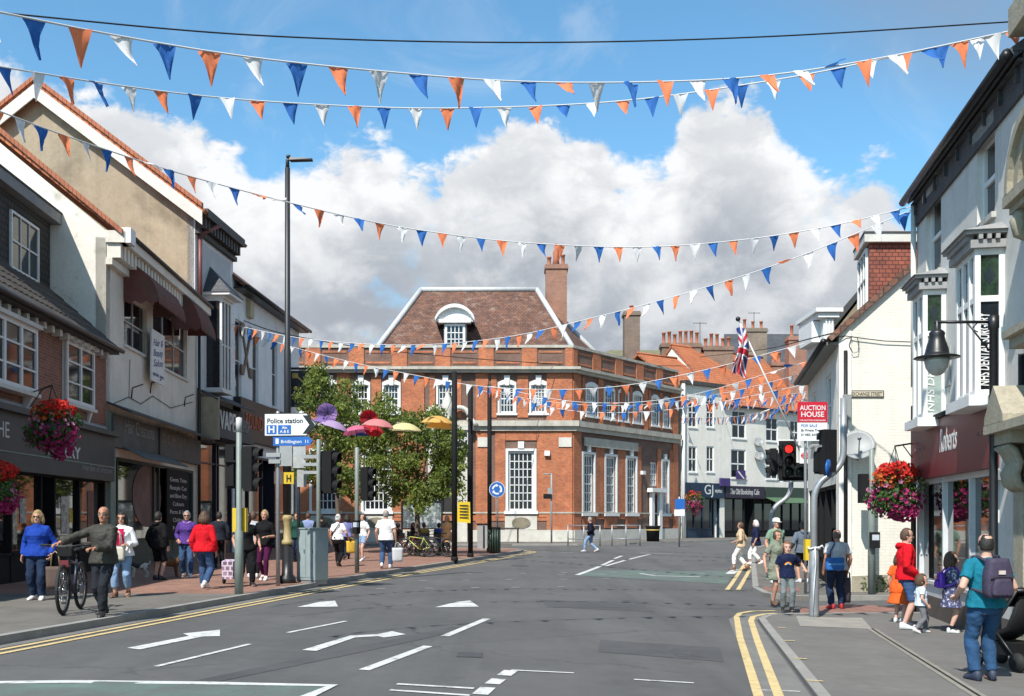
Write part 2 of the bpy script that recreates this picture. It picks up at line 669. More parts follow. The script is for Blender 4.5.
class Facade:
 """one wall with openings; windows and doors are parts of the building"""
 def __init__(self, root, fr):
  self.root, self.fr, self.holes = root, fr, []

 def win(self, s0, s1, z0, z1, nx=2, nz=2, fw=.07, bar=.03, deep=.12, mat=None, glass=None, sill=True, mid=True, hole=True, name='window', proud=.0):
  fr = self.fr
  mat = mat or WHITE
  if hole:
   self.holes.append((s0, s1, z0, z1))
  d0, d1 = -deep, -deep + .07
  if not hole:
   d0, d1 = proud + .003, proud + .07
  b = MB()
  b.fbox(fr, s0, s0 + fw, d0, d1, z0, z1)
  b.fbox(fr, s1 - fw, s1, d0, d1, z0, z1)
  b.fbox(fr, s0 + fw, s1 - fw, d0, d1, z0, z0 + fw)
  b.fbox(fr, s0 + fw, s1 - fw, d0, d1, z1 - fw, z1)
  a0, a1, c0, c1 = s0 + fw, s1 - fw, z0 + fw, z1 - fw
  cuts = [a0 + (a1 - a0) * i / nx for i in range(1, nx)]
  zc = [c0 + (c1 - c0) * i / nz for i in range(1, nz)]
  for z in zc:
   w = bar * 1.6 if (mid and abs(z - (c0 + c1) / 2) < .01) else bar
   b.fbox(fr, a0, a1, d0 + .012, d1 - .012, z - w / 2, z + w / 2)
  rows = [c0] + zc + [c1]
  for s in cuts:
   for i in range(nz):
    b.fbox(fr, s - bar / 2, s + bar / 2, d0 + .014, d1 - .014, rows[i] + (bar * .8 if i else 0), rows[i + 1] - (bar * .8 if i < nz - 1 else 0))
  w = b.build(name, mat, self.root)
  p = MB()
  dd = d0 + .02
  p.quad(fr.pt(a0, dd, c0), fr.pt(a1, dd, c0), fr.pt(a1, dd, c1), fr.pt(a0, dd, c1))
  p.build('pane', glass or (GLASS if random.random() < .75 else GLASS2), w)
  if sill:
   q = MB()
   q.fbox(fr, s0 - .06, s1 + .06, -deep + .072, .07, z0 - .09, z0 - .002)
   q.build('sill', mat if sill is True else sill, w)
  return w

 def wall(self, s0, s1, z0, z1, mat, deep=.3, name='wall'):
  fr = self.fr
  ss = sorted({s0, s1} | {v for h in self.holes for v in h[:2] if s0 < v < s1})
  zs = sorted({z0, z1} | {v for h in self.holes for v in h[2:] if z0 < v < z1})
  b = MB()
  inside = lambda s, z: any(h[0] < s < h[1] and h[2] < z < h[3] for h in self.holes)
  for i in range(len(ss) - 1):
   for j in range(len(zs) - 1):
    if not inside((ss[i] + ss[i + 1]) / 2, (zs[j] + zs[j + 1]) / 2):
     b.quad(fr.pt(ss[i], 0, zs[j]), fr.pt(ss[i + 1], 0, zs[j]), fr.pt(ss[i + 1], 0, zs[j + 1]), fr.pt(ss[i], 0, zs[j + 1]))
  for h in self.holes:
   a, c, e, f = max(h[0], s0), min(h[1], s1), max(h[2], z0), min(h[3], z1)
   if a >= c or e >= f:
    continue
   P = fr.pt
   b.quad(P(a, 0, e), P(a, 0, f), P(a, -deep, f), P(a, -deep, e))
   b.quad(P(c, 0, f), P(c, 0, e), P(c, -deep, e), P(c, -deep, f))
   b.quad(P(a, 0, f), P(c, 0, f), P(c, -deep, f), P(a, -deep, f))
   b.quad(P(c, 0, e), P(a, 0, e), P(a, -deep, e), P(c, -deep, e))
  P = fr.pt
  for s in (s0, s1):
   b.quad(P(s, 0, z0), P(s, -deep, z0), P(s, -deep, z1), P(s, 0, z1))
  b.quad(P(s0, 0, z1), P(s1, 0, z1), P(s1, -deep, z1), P(s0, -deep, z1))
  return b.build(name, mat, self.root)


def leaf_cloud(mb, centres, n, size, rnd, slots=(0,)):
 """n small bent leaves spread through ellipsoids (c, rx, ry, rz)"""
 wts = [c[1] * c[2] * c[3] for c in centres]
 for _ in range(n):
  c, rx, ry, rz = rnd.choices(centres, wts)[0]
  while True:
   p = Vector((rnd.uniform(-1, 1), rnd.uniform(-1, 1), rnd.uniform(-1, 1)))
   if .25 < p.length < 1:
    break
  p = Vector(c) + Vector((p.x * rx, p.y * ry, p.z * rz))
  a = Vector((rnd.gauss(0, 1), rnd.gauss(0, 1), rnd.gauss(0, .6))).normalized()
  u = a.orthogonal().normalized()
  u.rotate(Matrix.Rotation(rnd.uniform(0, 6.28), 3, a))
  w = a.cross(u)
  k = size * rnd.uniform(.6, 1.3)
  mb.cur = rnd.choice(slots)
  mb.add([p - u * k, p + w * k * .5 + a * k * .15, p + u * k, p - w * k * .5 + a * k * .15], [(0, 1, 2), (0, 2, 3)])
 mb.cur = 0
# ================================================================== ground, roads, pavements
ASPHALT = mk('asphalt', (.104, .102, .100), .85, .20, .35, .55, 160, var2=.35, stain=((.075, .074, .074), .52, .75, .22, .55))
SLABS = mk('concrete_slabs', (.152, .140, .122), .85, .22, .8, .25, brick=((.135, .124, .108), (.10, .093, .084), .75, .6, .007, .5), stain=((.07, .068, .065), .5, .75, .9, .6))
BRICKPAVE = mk('brick_paving', (.33, .175, .122), .85, .25, .7, .3, brick=((.245, .13, .095), (.12, .08, .065), .21, .105, .007, .5), stain=((.10, .07, .06), .52, .78, .7, .5))
KERB = mk('kerb_stone', (.27, .26, .24), .8, .2, 3, .2, 30)
LINEW = mk('road_paint_white', (.58, .58, .56), .65, .14, 4, .1, 60, stain=((.11, .11, .11), .52, .70, 6, .8))
LINEY = mk('road_paint_yellow', (.60, .46, .22), .65, .16, 4, .1, 60, stain=((.14, .12, .09), .54, .72, 6, .65))
GREENPATCH = mk('green_surfacing', (.105, .155, .13), .85, .2, 1.5, .2, 60, stain=((.10, .104, .10), .38, .62, 1.6, .85))
GUTTER = mk('gutter_asphalt', (.16, .155, .145), .85, .2, 2, .2, 60)
TARMAC = mk('pavement_tarmac', (.155, .148, .138), .88, .22, .5, .5, 140, var2=.4, stain=((.095, .09, .085), .5, .72, .5, .6))
TACTILE = mk('red_tactile_paving', (.26, .13, .10), .85, .2, 2, .3, brick=((.23, .11, .09), (.12, .08, .07), .4, .4, .012, 0))


def sheet(name, pts, h, mat, skirt=0.0, step=2.0):
 bm = bmesh.new()
 vs = [bm.verts.new((p[0], p[1], 0)) for p in pts]
 f = bm.faces.new(vs)
 f.normal_update()
 if f.normal.z < 0:
  f.normal_flip()
 bmesh.ops.triangulate(bm, faces=bm.faces[:])
 xs = [v.co.x for v in bm.verts]
 ys = [v.co.y for v in bm.verts]
 for lo, hi, ax, stp in ((max(min(xs), -8), min(max(xs), 10), 0, step), (max(min(ys), 0), min(max(ys), 60), 1, step)):
  k = math.ceil(lo / stp) * stp
  while k < hi:
   no = (1, 0, 0) if ax == 0 else (0, 1, 0)
   bmesh.ops.bisect_plane(bm, geom=bm.verts[:] + bm.edges[:] + bm.faces[:], plane_co=(k if ax == 0 else 0, k if ax == 1 else 0, 0), plane_no=no, dist=1e-5)
   k += stp
 for v in bm.verts:
  v.co.z = gz(v.co.x, v.co.y) + h
 mb = MB()
 bm.verts.index_update()
 mb.add([v.co[:] for v in bm.verts], [tuple(v.index for v in f.verts) for f in bm.faces])
 if skirt:
  for e in bm.edges:
   if len(e.link_faces) == 1:
    a, b = [Vector(v.co) for v in e.verts]
    mb.quad(a, b, b - Vector((0, 0, skirt)), a - Vector((0, 0, skirt)))
 bm.free()
 return structure(mb.build(name, mat))


def densify(pts, step=1.0):
 out = []
 for a, b in zip(pts, pts[1:]):
  a, b = Vector((a[0], a[1], 0)), Vector((b[0], b[1], 0))
  n = max(1, int((b - a).length / step))
  out += [a.lerp(b, i / n) for i in range(n)]
 out.append(Vector((pts[-1][0], pts[-1][1], 0)))
 return out


def offset(pts, o):
 pts = [Vector((p[0], p[1], 0)) for p in pts]
 res = []
 for i, p in enumerate(pts):
  t = (pts[min(i + 1, len(pts) - 1)] - pts[max(i - 1, 0)]).normalized()
  res.append(p + Vector((t.y, -t.x, 0)) * o)
 return res


def ribbon(name, pts, width, mat, h=.008, depth=0.0):
 """a strip along pts on the ground; with depth a solid one (kerbs)"""
 pts = densify(pts)
 a, b = offset(pts, -width / 2), offset(pts, width / 2)
 for q in (a, b):
  for p in q:
   p.z = gz(p.x, p.y) + h
 mb = MB()
 dz = Vector((0, 0, depth))
 for i in range(len(pts) - 1):
  mb.quad(a[i], b[i], b[i + 1], a[i + 1])
  if depth:
   mb.quad(b[i], b[i] - dz, b[i + 1] - dz, b[i + 1])
   mb.quad(a[i + 1], a[i + 1] - dz, a[i] - dz, a[i])
 if depth:
  for i in (0, len(pts) - 1):
   mb.quad(a[i], b[i], b[i] - dz, a[i] - dz)
 return structure(mb.build(name, mat))


def road():
 xs = [-1500, -500, -150, -60] + [x for x in range(-40, 41)] + [60, 150, 500, 1500]
 ys = [-600, -200, -60, -20, -10] + [y for y in range(-5, 101)] + [140, 250, 600, 1800]
 mb = MB()
 n = len(xs)
 mb.add([(x, y, gz(x, y)) for y in ys for x in xs],
           [(j * n + i, j * n + i + 1, (j + 1) * n + i + 1, (j + 1) * n + i) for j in range(len(ys) - 1) for i in range(n - 1)])
 structure(mb.build('road', ASPHALT))


road()


def wear():
 """tyre polish along the lanes, oil, hairline cracks and old trench repairs in the asphalt itself"""
 nt = ASPHALT.node_tree
 N, L = nt.nodes, nt.links
 p = N['Principled BSDF']
 src = p.inputs['Base Color'].links[0].from_socket
 tc = N.new('ShaderNodeTexCoord')

 def layer(src, fac, col):
  mx = N.new('ShaderNodeMix')
  mx.data_type = 'RGBA'
  L.new(fac, mx.inputs[0])
  L.new(src, mx.inputs[6])
  mx.inputs[7].default_value = (*col, 1)
  return mx.outputs[2]

 def ramp(x, a, b, hi):
  r = N.new('ShaderNodeMapRange')
  L.new(x, r.inputs[0])
  r.inputs[1].default_value = a
  r.inputs[2].default_value = b
  r.inputs[4].default_value = hi
  return r.outputs[0]

 def noise(scale, rot, s, det=6):
  mp = N.new('ShaderNodeMapping')
  mp.inputs['Rotation'].default_value = (0, 0, rot)
  mp.inputs['Scale'].default_value = s
  L.new(tc.outputs['Object'], mp.inputs[0])
  n = N.new('ShaderNodeTexNoise')
  n.inputs['Scale'].default_value = scale
  n.inputs['Detail'].default_value = det
  n.inputs['Roughness'].default_value = .6
  L.new(mp.outputs[0], n.inputs['Vector'])
  return n.outputs[0], mp.outputs[0]
 src = layer(src, ramp(noise(1, R(11), (.9, .05, 1))[0], .48, .70, .45), (.058, .058, .060))
 src = layer(src, ramp(noise(1, R(11), (1.5, .07, 1), 4)[0], .54, .72, .40), (.125, .124, .122))
 src = layer(src, ramp(noise(1.1, .4, (1, 1, 1), 8)[0], .62, .74, .5), (.05, .05, .05))
 v = N.new('ShaderNodeTexVoronoi')
 v.feature = 'DISTANCE_TO_EDGE'
 v.inputs['Scale'].default_value = .22
 n, _ = noise(1.3, 0, (1, 1, 1))
 ad = N.new('ShaderNodeVectorMath')
 ad.operation = 'MULTIPLY_ADD'
 L.new(n, ad.inputs[0])
 ad.inputs[1].default_value = (1.2, 1.2, 0)
 L.new(tc.outputs['Object'], ad.inputs[2])
 L.new(ad.outputs[0], v.inputs['Vector'])
 ck = ramp(v.outputs['Distance'], .006, .002, .6)
 msk = ramp(noise(.16, 2, (1, 1, 1), 2)[0], .46, .56, 1.0)
 mu = N.new('ShaderNodeMath')
 mu.operation = 'MULTIPLY'
 L.new(ck, mu.inputs[0])
 L.new(msk, mu.inputs[1])
 src = layer(src, mu.outputs[0], (.03, .03, .03))
 L.new(src, p.inputs['Base Color'])


wear()
PATCH = mk('trench_repair', (.072, .072, .074), .88, .2, .8, .5, 160, stain=((.095, .095, .095), .5, .7, 2, .5))
sheet_later = [((540, 600), (640, 604), (655, 612), (548, 607)), ((180, 690), (420, 640), (470, 628), (452, 627), (400, 638), (160, 688)), ((600, 640), (720, 648), (724, 662), (598, 652))]
PAVE = .11
PAVE_E = .05
KL = [(-9.0, 0), (-6.5, 12.7), (-5.2, 19.75), (-3.4, 30.2), (-1.4, 39), (.2, 46.2), (.55, 48.2), (.3, 50), (-.8, 51.6), (-3, 52.6), (-14, 53.6), (-40, 55)]
i20 = 3
split = (-5.16, 20.0)
sheet('slab_pavement', KL[:3] + [split, (-40, 20.0), (-40, 0)], PAVE, SLABS, .2)
sheet('brick_pavement', [split] + KL[3:] + [(-40, 20.0)], PAVE, BRICKPAVE, .2)
ribbon('kerb', offset(KL, -.07), .15, KERB, PAVE + .006, .2)
ribbon('gutter', offset(KL, .12), .22, GUTTER, .004)
yl = KL[:6] + KL[6:9]
ribbon('yellow_line', offset(KL[:9], .36), .10, LINEY, .009)
ribbon('yellow_line', offset(KL[:9], .60), .10, LINEY, .009)
KR = [(1.3, 0), (3.1, 10.2), (4.28, 17), (4.55, 18.5), (4.9, 19.3), (5.5, 19.8), (6.6, 20.05), (8.6, 20.2), (20, 22), (40, 25)]
sheet('corner_pavement', KR + [(40, 0)], PAVE_E, TARMAC, .2)
ribbon('kerb', offset(KR, .07), .13, KERB, PAVE_E + .006, .2)
ribbon('gutter', offset(KR[:6], -.28), .5, GUTTER, .004)
KF = [(40, 28.4), (9, 23.75), (7.2, 23.5), (6.5, 23.8), (6.2, 24.7), (6.4, 26.6), (9.2, 38.5), (12.6, 52), (16.8, 64), (30, 78), (60, 100)]
sheet('side_street_pavement', KF + [(60, 28.4)], PAVE, SLABS, .2)
ribbon('kerb', offset(KF, .08), .16, KERB, PAVE + .006, .2)
KB = [(-40, 60), (0, 60), (4, 60.6), (7.4, 63), (17, 73.4), (29, 82.5), (60, 105)]
sheet('bank_pavement', KB + [(60, 140), (-40, 140)], PAVE, SLABS, .2)
ribbon('kerb', offset(KB, -.08), .16, KERB, PAVE + .006, .2)
# worn red tactile area and the cover strip in the corner pavement
sheet('tactile_paving', [G(*p, PAVE_E) for p in ((800, 613), (898, 612), (900, 607), (840, 604), (800, 608))], PAVE_E + .005, TACTILE)
sheet('tactile_paving', [G(*p, PAVE) for p in ((764, 591), (800, 591.5), (800, 588), (764, 587))], PAVE + .005, TACTILE)
sheet('cover_slab', [G(*p, PAVE_E) for p in ((800, 626), (872, 629), (862, 618), (796, 616))], PAVE_E + .004, mk('pale_slab', (.27, .255, .225), .85, .2, 3, .2, 30))
ribbon('drain_channel', [G(*p, PAVE_E) for p in ((872, 629), (908, 652), (985, 700))], .16, mk('drain_cover', (.24, .225, .19), .8, .25, 5, .3, 30), PAVE_E + .006)
ribbon('drain_slot', [G(*p, PAVE_E) for p in ((872, 629), (908, 652), (985, 700))], .03, BLACKM, PAVE_E + .010)
for q in (((778, 628), (786, 628.2)), ((784, 641), (795, 641.4)), ((794, 659), (807, 659.6)), ((806, 681), (823, 682))):
 ribbon('kerb_mark', [G(*p, PAVE_E) for p in q], .06, LINEY, PAVE_E + .011)


for pts in sheet_later:
 sheet('tarmac_patch', [G(*p) for p in pts], .004, PATCH)


def mark(pts, mat=LINEW, h=.008, name='road_marking'):
 return sheet(name, [G(*p) for p in pts], h, mat, step=1.0)


def line(a, b, w, mat=LINEW, h=.008, name='road_marking'):
 return ribbon(name, [G(*a), G(*b)], w, mat, h)


for pts in ([(775, 611), (752, 611.5), (740, 613.5), (736.5, 617), (740, 638), (757, 692), (764, 712)],
   [(776, 613.5), (764, 614.5), (753, 617), (751, 621), (757, 640), (777, 692), (785, 712)]):
 ribbon('yellow_line', [G(*p) for p in pts], .105, LINEY, .009)
for a, b in (((727, 590), (746, 562)), ((738, 590), (754, 562))):
 line(a, b, .12, LINEY, .009, 'yellow_line')
# lane arrows
mark([(127, 648.5), (189, 636.5), (183, 634), (220, 630.2), (220, 636.6), (203, 637), (140, 650)])
mark([(302, 650.5), (350, 636.2), (378, 634.6), (392, 631.6), (406, 634.8), (384, 638), (378, 636.6), (355, 638), (316, 651.5)])
mark([(297, 607.4), (338, 607), (335, 601), (319, 602.3)])
mark([(435, 607.6), (479, 607), (470, 600.8), (456, 602.3)])
for a, b, w in (((288, 633), (346, 621.5), .07), ((156, 667), (250, 644.5), .07), ((364, 670.5), (428, 646.5), .13), ((445, 636.5), (487, 619), .13),
    ((511, 670.5), (574, 673.5), .06), ((634, 680), (694, 683.5), .06), ((397, 684.5), (474, 689), .08), ((390, 690.5), (470, 696), .08),
    ((511, 671), (504, 676), .16), ((499, 679.5), (492, 684.5), .16), ((488, 688), (480, 695), .16),
    ((758, 690.5), (800, 692), .06),
    ((577, 575.2), (600, 566.5), .16), ((602, 565.5), (613, 560.4), .14), ((614, 559), (622, 556), .14), ((606, 566), (625, 560.5), .14), ((629, 559.5), (650, 554.5), .14),
    ((730, 574), (736, 569.5), .3), ((560, 552.5), (574, 552.6), .1), ((533, 552.2), (549, 552.3), .1), ((640, 553), (672, 554), .1)):
 line(a, b, w)
mark([(-60, 712), (-60, 684), (328, 686), (296, 702), (280, 712)], GREENPATCH, .005, 'cycle_box')
ribbon('road_marking', [G(-60, 684), G(332, 686.3), G(292, 704)], .16, LINEW, .010)
mark([(577, 575.6), (592, 570), (734, 571), (727, 584)], GREENPATCH, .005, 'cycle_box')
ribbon('road_marking', [G(640, 573.6), G(655, 576), G(700, 577)], .14, LINEW, .010)
rnd = random.Random(3)
for row in ((290, 590, 690), (380, 575, 560), (560, 575, 330), (330, 582, 560)):
 for k in range(7):
  px = row[0] + k * 46 + rnd.uniform(-5, 5)
  py = row[1] - k * .5
  if 330 < px < 735:
   p = G(px, py)
   sheet('crossing_stud', [p + Vector(v) for v in ((-.10, -.10, 0), (.10, -.10, 0), (.10, .10, 0), (-.10, .10, 0))], .008, mk('worn_stud', (.24, .24, .235), .7, .2, 4))
# iron covers and patched tarmac
for px, py, a, b in ((470, 655, .16, .22), (690, 655, .2, .24), (520, 566, .3, .3)):
 p = G(px, py)
 sheet('manhole_cover', [p + Vector((a * x, b * y, 0)) for x, y in ((-1, -1), (1, -1), (1, 1), (-1, 1))], .006, mk('iron_cover', (.062, .061, .06), .6, .3, 6, .4, 30))

# ================================================================== walls and roofs
BRICKRED = mk('dark_red_brick', (.30, .105, .06), .85, .25, 1.2, .4, brick=((.21, .075, .05), (.24, .19, .15), .225, .075, .010, .5))
BRICKOR = mk('orange_brick', (.52, .155, .052), .85, .28, .9, .3, streak=.18, brick=((.36, .085, .035), (.36, .21, .13), .225, .075, .010, .5))
BRICKBR = mk('brown_brick', (.185, .086, .058), .85, .30, .9, .3, brick=((.125, .068, .054), (.21, .17, .14), .225, .075, .010, .5))
TILEDK = mk('dark_concrete_tiles', (.060, .050, .044), .8, .28, .9, .9, brick=((.044, .038, .035), (.012, .011, .010), .3, .30, .03, .0))
TILEBR = mk('brown_clay_tiles', (.20, .088, .052), .85, .38, 1.1, .5, brick=((.11, .055, .04), (.05, .032, .028), .24, .2, .016, .5), stain=((.26, .21, .17), .54, .70, 2.2, .6))
TILEOR = mk('orange_pantiles', (.52, .17, .065), .8, .2, 1.1, .6, brick=((.42, .13, .055), (.20, .07, .035), .26, .32, .03, .0))
TILERED = mk('red_hung_tiles', (.30, .085, .05), .8, .28, 2, .5, brick=((.20, .06, .04), (.07, .025, .02), .17, .11, .012, .5))
WASH = mk('whitewashed_render', (.76, .725, .64), .85, .10, 1.2, .5, 7, streak=.22, stain=((.34, .30, .24), .57, .70, 1.7, .7))
CREAMR = mk('stained_buff_render', (.37, .305, .215), .9, .16, .7, .25, 9, streak=.42, stain=((.13, .105, .07), .50, .70, .34, .75))
GREYR = mk('pale_cream_render', (.74, .685, .595), .85, .12, .9, .15, 20, streak=.2, stain=((.40, .37, .31), .58, .8, .8, .5))
BLUER = mk('blue_grey_render', (.79, .81, .83), .85, .12, .8, .12, 20, streak=.2, stain=((.22, .23, .25), .58, .8, .8, .5))
DGREYR = mk('mid_grey_render', (.52, .53, .55), .85, .15, .8, .15, 20)
WHITER = mk('white_render', (.74, .71, .64), .85, .10, .9, .15, 16, streak=.25, stain=((.36, .34, .30), .58, .8, .9, .5))
DARKF = mk('charcoal_fascia', (.040, .043, .045), .5, .2, 1.5, .05, 40)
SLATE = mk('slate', (.07, .075, .085), .6, .3, 1, .4, brick=((.055, .06, .07), (.02, .02, .022), .3, .22, .01, .5))
TERRA = mk('terracotta', (.38, .13, .065), .8, .25, 3, .3, 20)
FELT = mk('roof_felt', (.06, .058, .055), .9, .2, 3, .2, 30)
DRAB = mk('brown_render', (.24, .195, .125), .9, .2, .7, .2, 12, stain=((.12, .09, .06), .55, .8, .8, .6))
DKWOOD = mk('dark_timber', (.05, .042, .036), .6, .25, 4, .1, 30)
LETTER = mk('pale_lettering', (.62, .62, .60), .6, .08, 6)
LETTERO = mk('orange_lettering', (.50, .12, .05), .6, .08, 6)
GOLD = mk('gold_lettering', (.55, .38, .10), .45, .1, 6)


def slab(name, pts, th, mat, root):
 """roof plane with thickness th below it"""
 n = (Vector(pts[1]) - Vector(pts[0])).cross(Vector(pts[2]) - Vector(pts[0])).normalized()
 if n.z < 0:
  n = -n
 return MB().prism(pts, -n * th).build(name, mat, root)


def gable(root, fr, s, dfront, dback, zeave, zridge, th, mat, z0=-.4, name='gable_wall'):
 """triangular end wall across the depth of a house at position s along the frame"""
 mid = (dfront + dback) / 2
 P = fr.pt
 return MB().prism([P(s, dfront, z0), P(s, dfront, zeave), P(s, mid, zridge), P(s, dback, zeave), P(s, dback, z0)], fr.t * th).build(name, mat, root)


def pitched(root, fr, s0, s1, dfront, dback, zeave, zridge, mat, over=.3, verge=.12, th=.14, ridge=None, name='roof'):
 mid = (dfront + dback) / 2
 k = (zridge - zeave) / (mid - dback)
 P = fr.pt
 a = slab(name, [P(s0 - verge, dfront + over, zeave - k * over + th), P(s1 + verge, dfront + over, zeave - k * over + th), P(s1 + verge, mid, zridge + th), P(s0 - verge, mid, zridge + th)], th, mat, root)
 slab(name, [P(s1 + verge, dback - over, zeave - k * over + th), P(s0 - verge, dback - over, zeave - k * over + th), P(s0 - verge, mid, zridge + th), P(s1 + verge, mid, zridge + th)], th, mat, root)
 MB().tube([P(s0 - verge, mid, zridge + th + .02), P(s1 + verge, mid, zridge + th + .02)], .12, 8).build('ridge', ridge or mat, root)
 return a


def shell(root, fr, s0, s1, dback, ztop, mat, z0=-.4):
 """back and end walls so the house is solid"""
 b = MB()
 b.fbox(fr, s0 + .02, s0 + .3, dback, -.32, z0, ztop)
 b.fbox(fr, s1 - .3, s1 - .02, dback, -.32, z0, ztop)
 b.fbox(fr, s0 + .3, s1 - .3, dback, dback + .3, z0, ztop)
 b.build('rear_wall', mat, root)


def shopfront(fac, s0, s1, zt, bays, mat, riser=.5, door=None, z0=-.35, glass=None, deep=.18, transom=None, fw=.09):
 """timber shopfront in an opening: posts, riser, panes, a recessed door in bay number `door`"""
 fr = fac.fr
 fac.holes.append((s0, s1, z0 - 1, zt))
 b = MB()
 edges = [s0 + (s1 - s0) * i / bays for i in range(bays + 1)] if isinstance(bays, int) else [s0 + (s1 - s0) * e for e in bays]
 for e in edges:
  e0, e1 = max(s0, e - fw / 2), min(s1, e + fw / 2)
  b.fbox(fr, e0, e1, -deep, -deep + .14, z0, zt)
 nb = len(edges) - 1
 for i in range(nb):
  a, c = edges[i] + fw / 2, edges[i + 1] - fw / 2
  b.fbox(fr, a, c, -deep + .01, -deep + .13, zt - .1, zt)
  if i != door:
   b.fbox(fr, a, c, -deep + .01, -deep + .12, z0, riser)
   b.fbox(fr, a, c, -deep + .02, -deep + .16, riser, riser + .06)
  if transom:
   b.fbox(fr, a, c, -deep + .02, -deep + .12, transom, transom + .06)
 w = b.build('shopfront', mat, fac.root)
 for i in range(nb):
  a, c = edges[i] + fw / 2, edges[i + 1] - fw / 2
  if i == door:
   dr = MB()
   dd = -deep - .5
   dr.fbox(fr, a, a + .1, dd, dd + .06, z0 + .3, zt - .1)
   dr.fbox(fr, c - .1, c, dd, dd + .06, z0 + .3, zt - .1)
   dr.fbox(fr, a + .1, c - .1, dd, dd + .06, z0 + .3, z0 + .65)
   dr.fbox(fr, a + .1, c - .1, dd, dd + .06, zt - .2, zt - .1)
   d = dr.build('door', mat, fac.root)
   p = MB()
   p.quad(fr.pt(a + .1, dd + .02, z0 + .65), fr.pt(c - .1, dd + .02, z0 + .65), fr.pt(c - .1, dd + .02, zt - .2), fr.pt(a + .1, dd + .02, zt - .2))
   p.build('pane', glass or GLASSK, d)
   h = MB()
   h.fbox(fr, a + .13, a + .16, dd + .06, dd + .1, 1.0, 1.35)
   h.build('handle', CHROME, d)
   q = MB()
   q.fbox(fr, a - .02, a, dd, -deep, z0, zt)
   q.fbox(fr, c, c + .02, dd, -deep, z0, zt)
   q.build('door_reveal', mat, fac.root)
  else:
   p = MB()
   zz = [riser + .06] + ([transom, transom + .06] if transom else []) + [zt - .1]
   for z_a, z_b in zip(zz[::2], zz[1::2]):
    p.quad(fr.pt(a, -deep + .05, z_a), fr.pt(c, -deep + .05, z_a), fr.pt(c, -deep + .05, z_b), fr.pt(a, -deep + .05, z_b))
   p.build('pane', glass or GLASSK, w)
 return w


def dentils(fr, s0, s1, z0, z1, d, step, mat, root, name='cornice', dep=.22):
 b = MB()
 b.fbox(fr, s0, s1, 0.003, d, z1 - (z1 - z0) * .35, z1)
 b.fbox(fr, s0, s1, 0.003, d * .35, z0, z0 + (z1 - z0) * .2)
 n = int((s1 - s0) / step)
 for i in range(n):
  s = s0 + step * (i + .5)
  b.fbox(fr, s - step * .28, s + step * .28, 0.004, d * .75, z0 + (z1 - z0) * .22, z1 - (z1 - z0) * .36)
 return b.build(name, mat, root)


def gutter(fr, s0, s1, d, z, mat, root, r=.07):
 return MB().tube([fr.pt(s0, d, z), fr.pt(s1, d, z)], r, 8).build('gutter', mat, root)


def downpipe(fr, pts, mat, root, r=.045):
 return MB().tube([fr.pt(*p) for p in pts], r, 8).build('downpipe', mat, root)


# ------------------------------------------------------------------ west side: bakery
L1 = Frame(-10.88, 12, 1, .062)
S_a, S_b = 3.0, 17.5
S_c = L1.q(197)[0]
rt = thing('bakery_house', 'red brick house above the charcoal bakery front, dark tiled roof with a box dormer', 'house', L1.pt(10, 0, 0))
fa = Facade(rt, L1)
s1, z1 = L1.q(62, 339)
s2, _ = L1.q(90, 345)
zb = L1.q(62, 401)[1]
# square bay windows standing a little proud


def boxbay(root, fr, s0, s1, z0, z1, d, nx, nz, mat, wood=WHITE, brackets=True):
 b = MB()
 b.fbox(fr, s0 - .06, s1 + .06, .003, d + .10, z1, z1 + .10)
 base = b.build('bay_window', mat, root)
 MB().fbox(fr, s0 - .04, s1 + .04, .003, d + .06, z0 - .10, z0 - .01).build('sill', mat, base)
 f = MB()
 fr2 = fr.shifted(d)
 fw = .09
 for a, c in ((s0, s0 + fw), (s1 - fw, s1)):
  f.fbox(fr, a, c, d - .09, d, z0, z1)
 for a, c in ((z0, z0 + .10), (z1 - .10, z1)):
  f.fbox(fr, s0 + fw, s1 - fw, d - .085, d - .004, a, c)
 for i in range(1, nx):
  s = s0 + (s1 - s0) * i / nx
  f.fbox(fr, s - .05, s + .05, d - .08, d - .002, z0 + .1, z1 - .1)
 for i in range(1, nz):
  z = z0 + (z1 - z0) * i / nz
  f.fbox(fr, s0 + fw, s1 - fw, d - .075, d - .012, z - .022, z + .022)
 for s in (s0, s1 - .07):
  f.fbox(fr, s, s + .07, .003, .09, z0, z1)
  f.fbox(fr, s + .003, s + .067, .09, d - .09, z0, z0 + .1)
  f.fbox(fr, s + .003, s + .067, .09, d - .09, z1 - .1, z1)
 f.build('frame', wood, base)
 p = MB()
 P = fr.pt
 p.quad(P(s0 + fw, d - .05, z0 + .1), P(s1 - fw, d - .05, z0 + .1), P(s1 - fw, d - .05, z1 - .1), P(s0 + fw, d - .05, z1 - .1))
 for s in (s0 + .035, s1 - .035):
  p.quad(P(s, .09, z0 + .1), P(s, d - .09, z0 + .1), P(s, d - .09, z1 - .1), P(s, .09, z1 - .1))
 p.build('pane', GLASS, base)
 if brackets:
  for s in (s0 + .15, s1 - .25):
   MB().prism([P(s, .004, z0 - .1), P(s, d * .9, z0 - .1), P(s, .004, z0 - .5)], fr.t * .12).build('bracket', wood, base)
 return base


boxbay(rt, L1, s1, s2, zb, z1, .14, 2, 3, OFFWHITE)
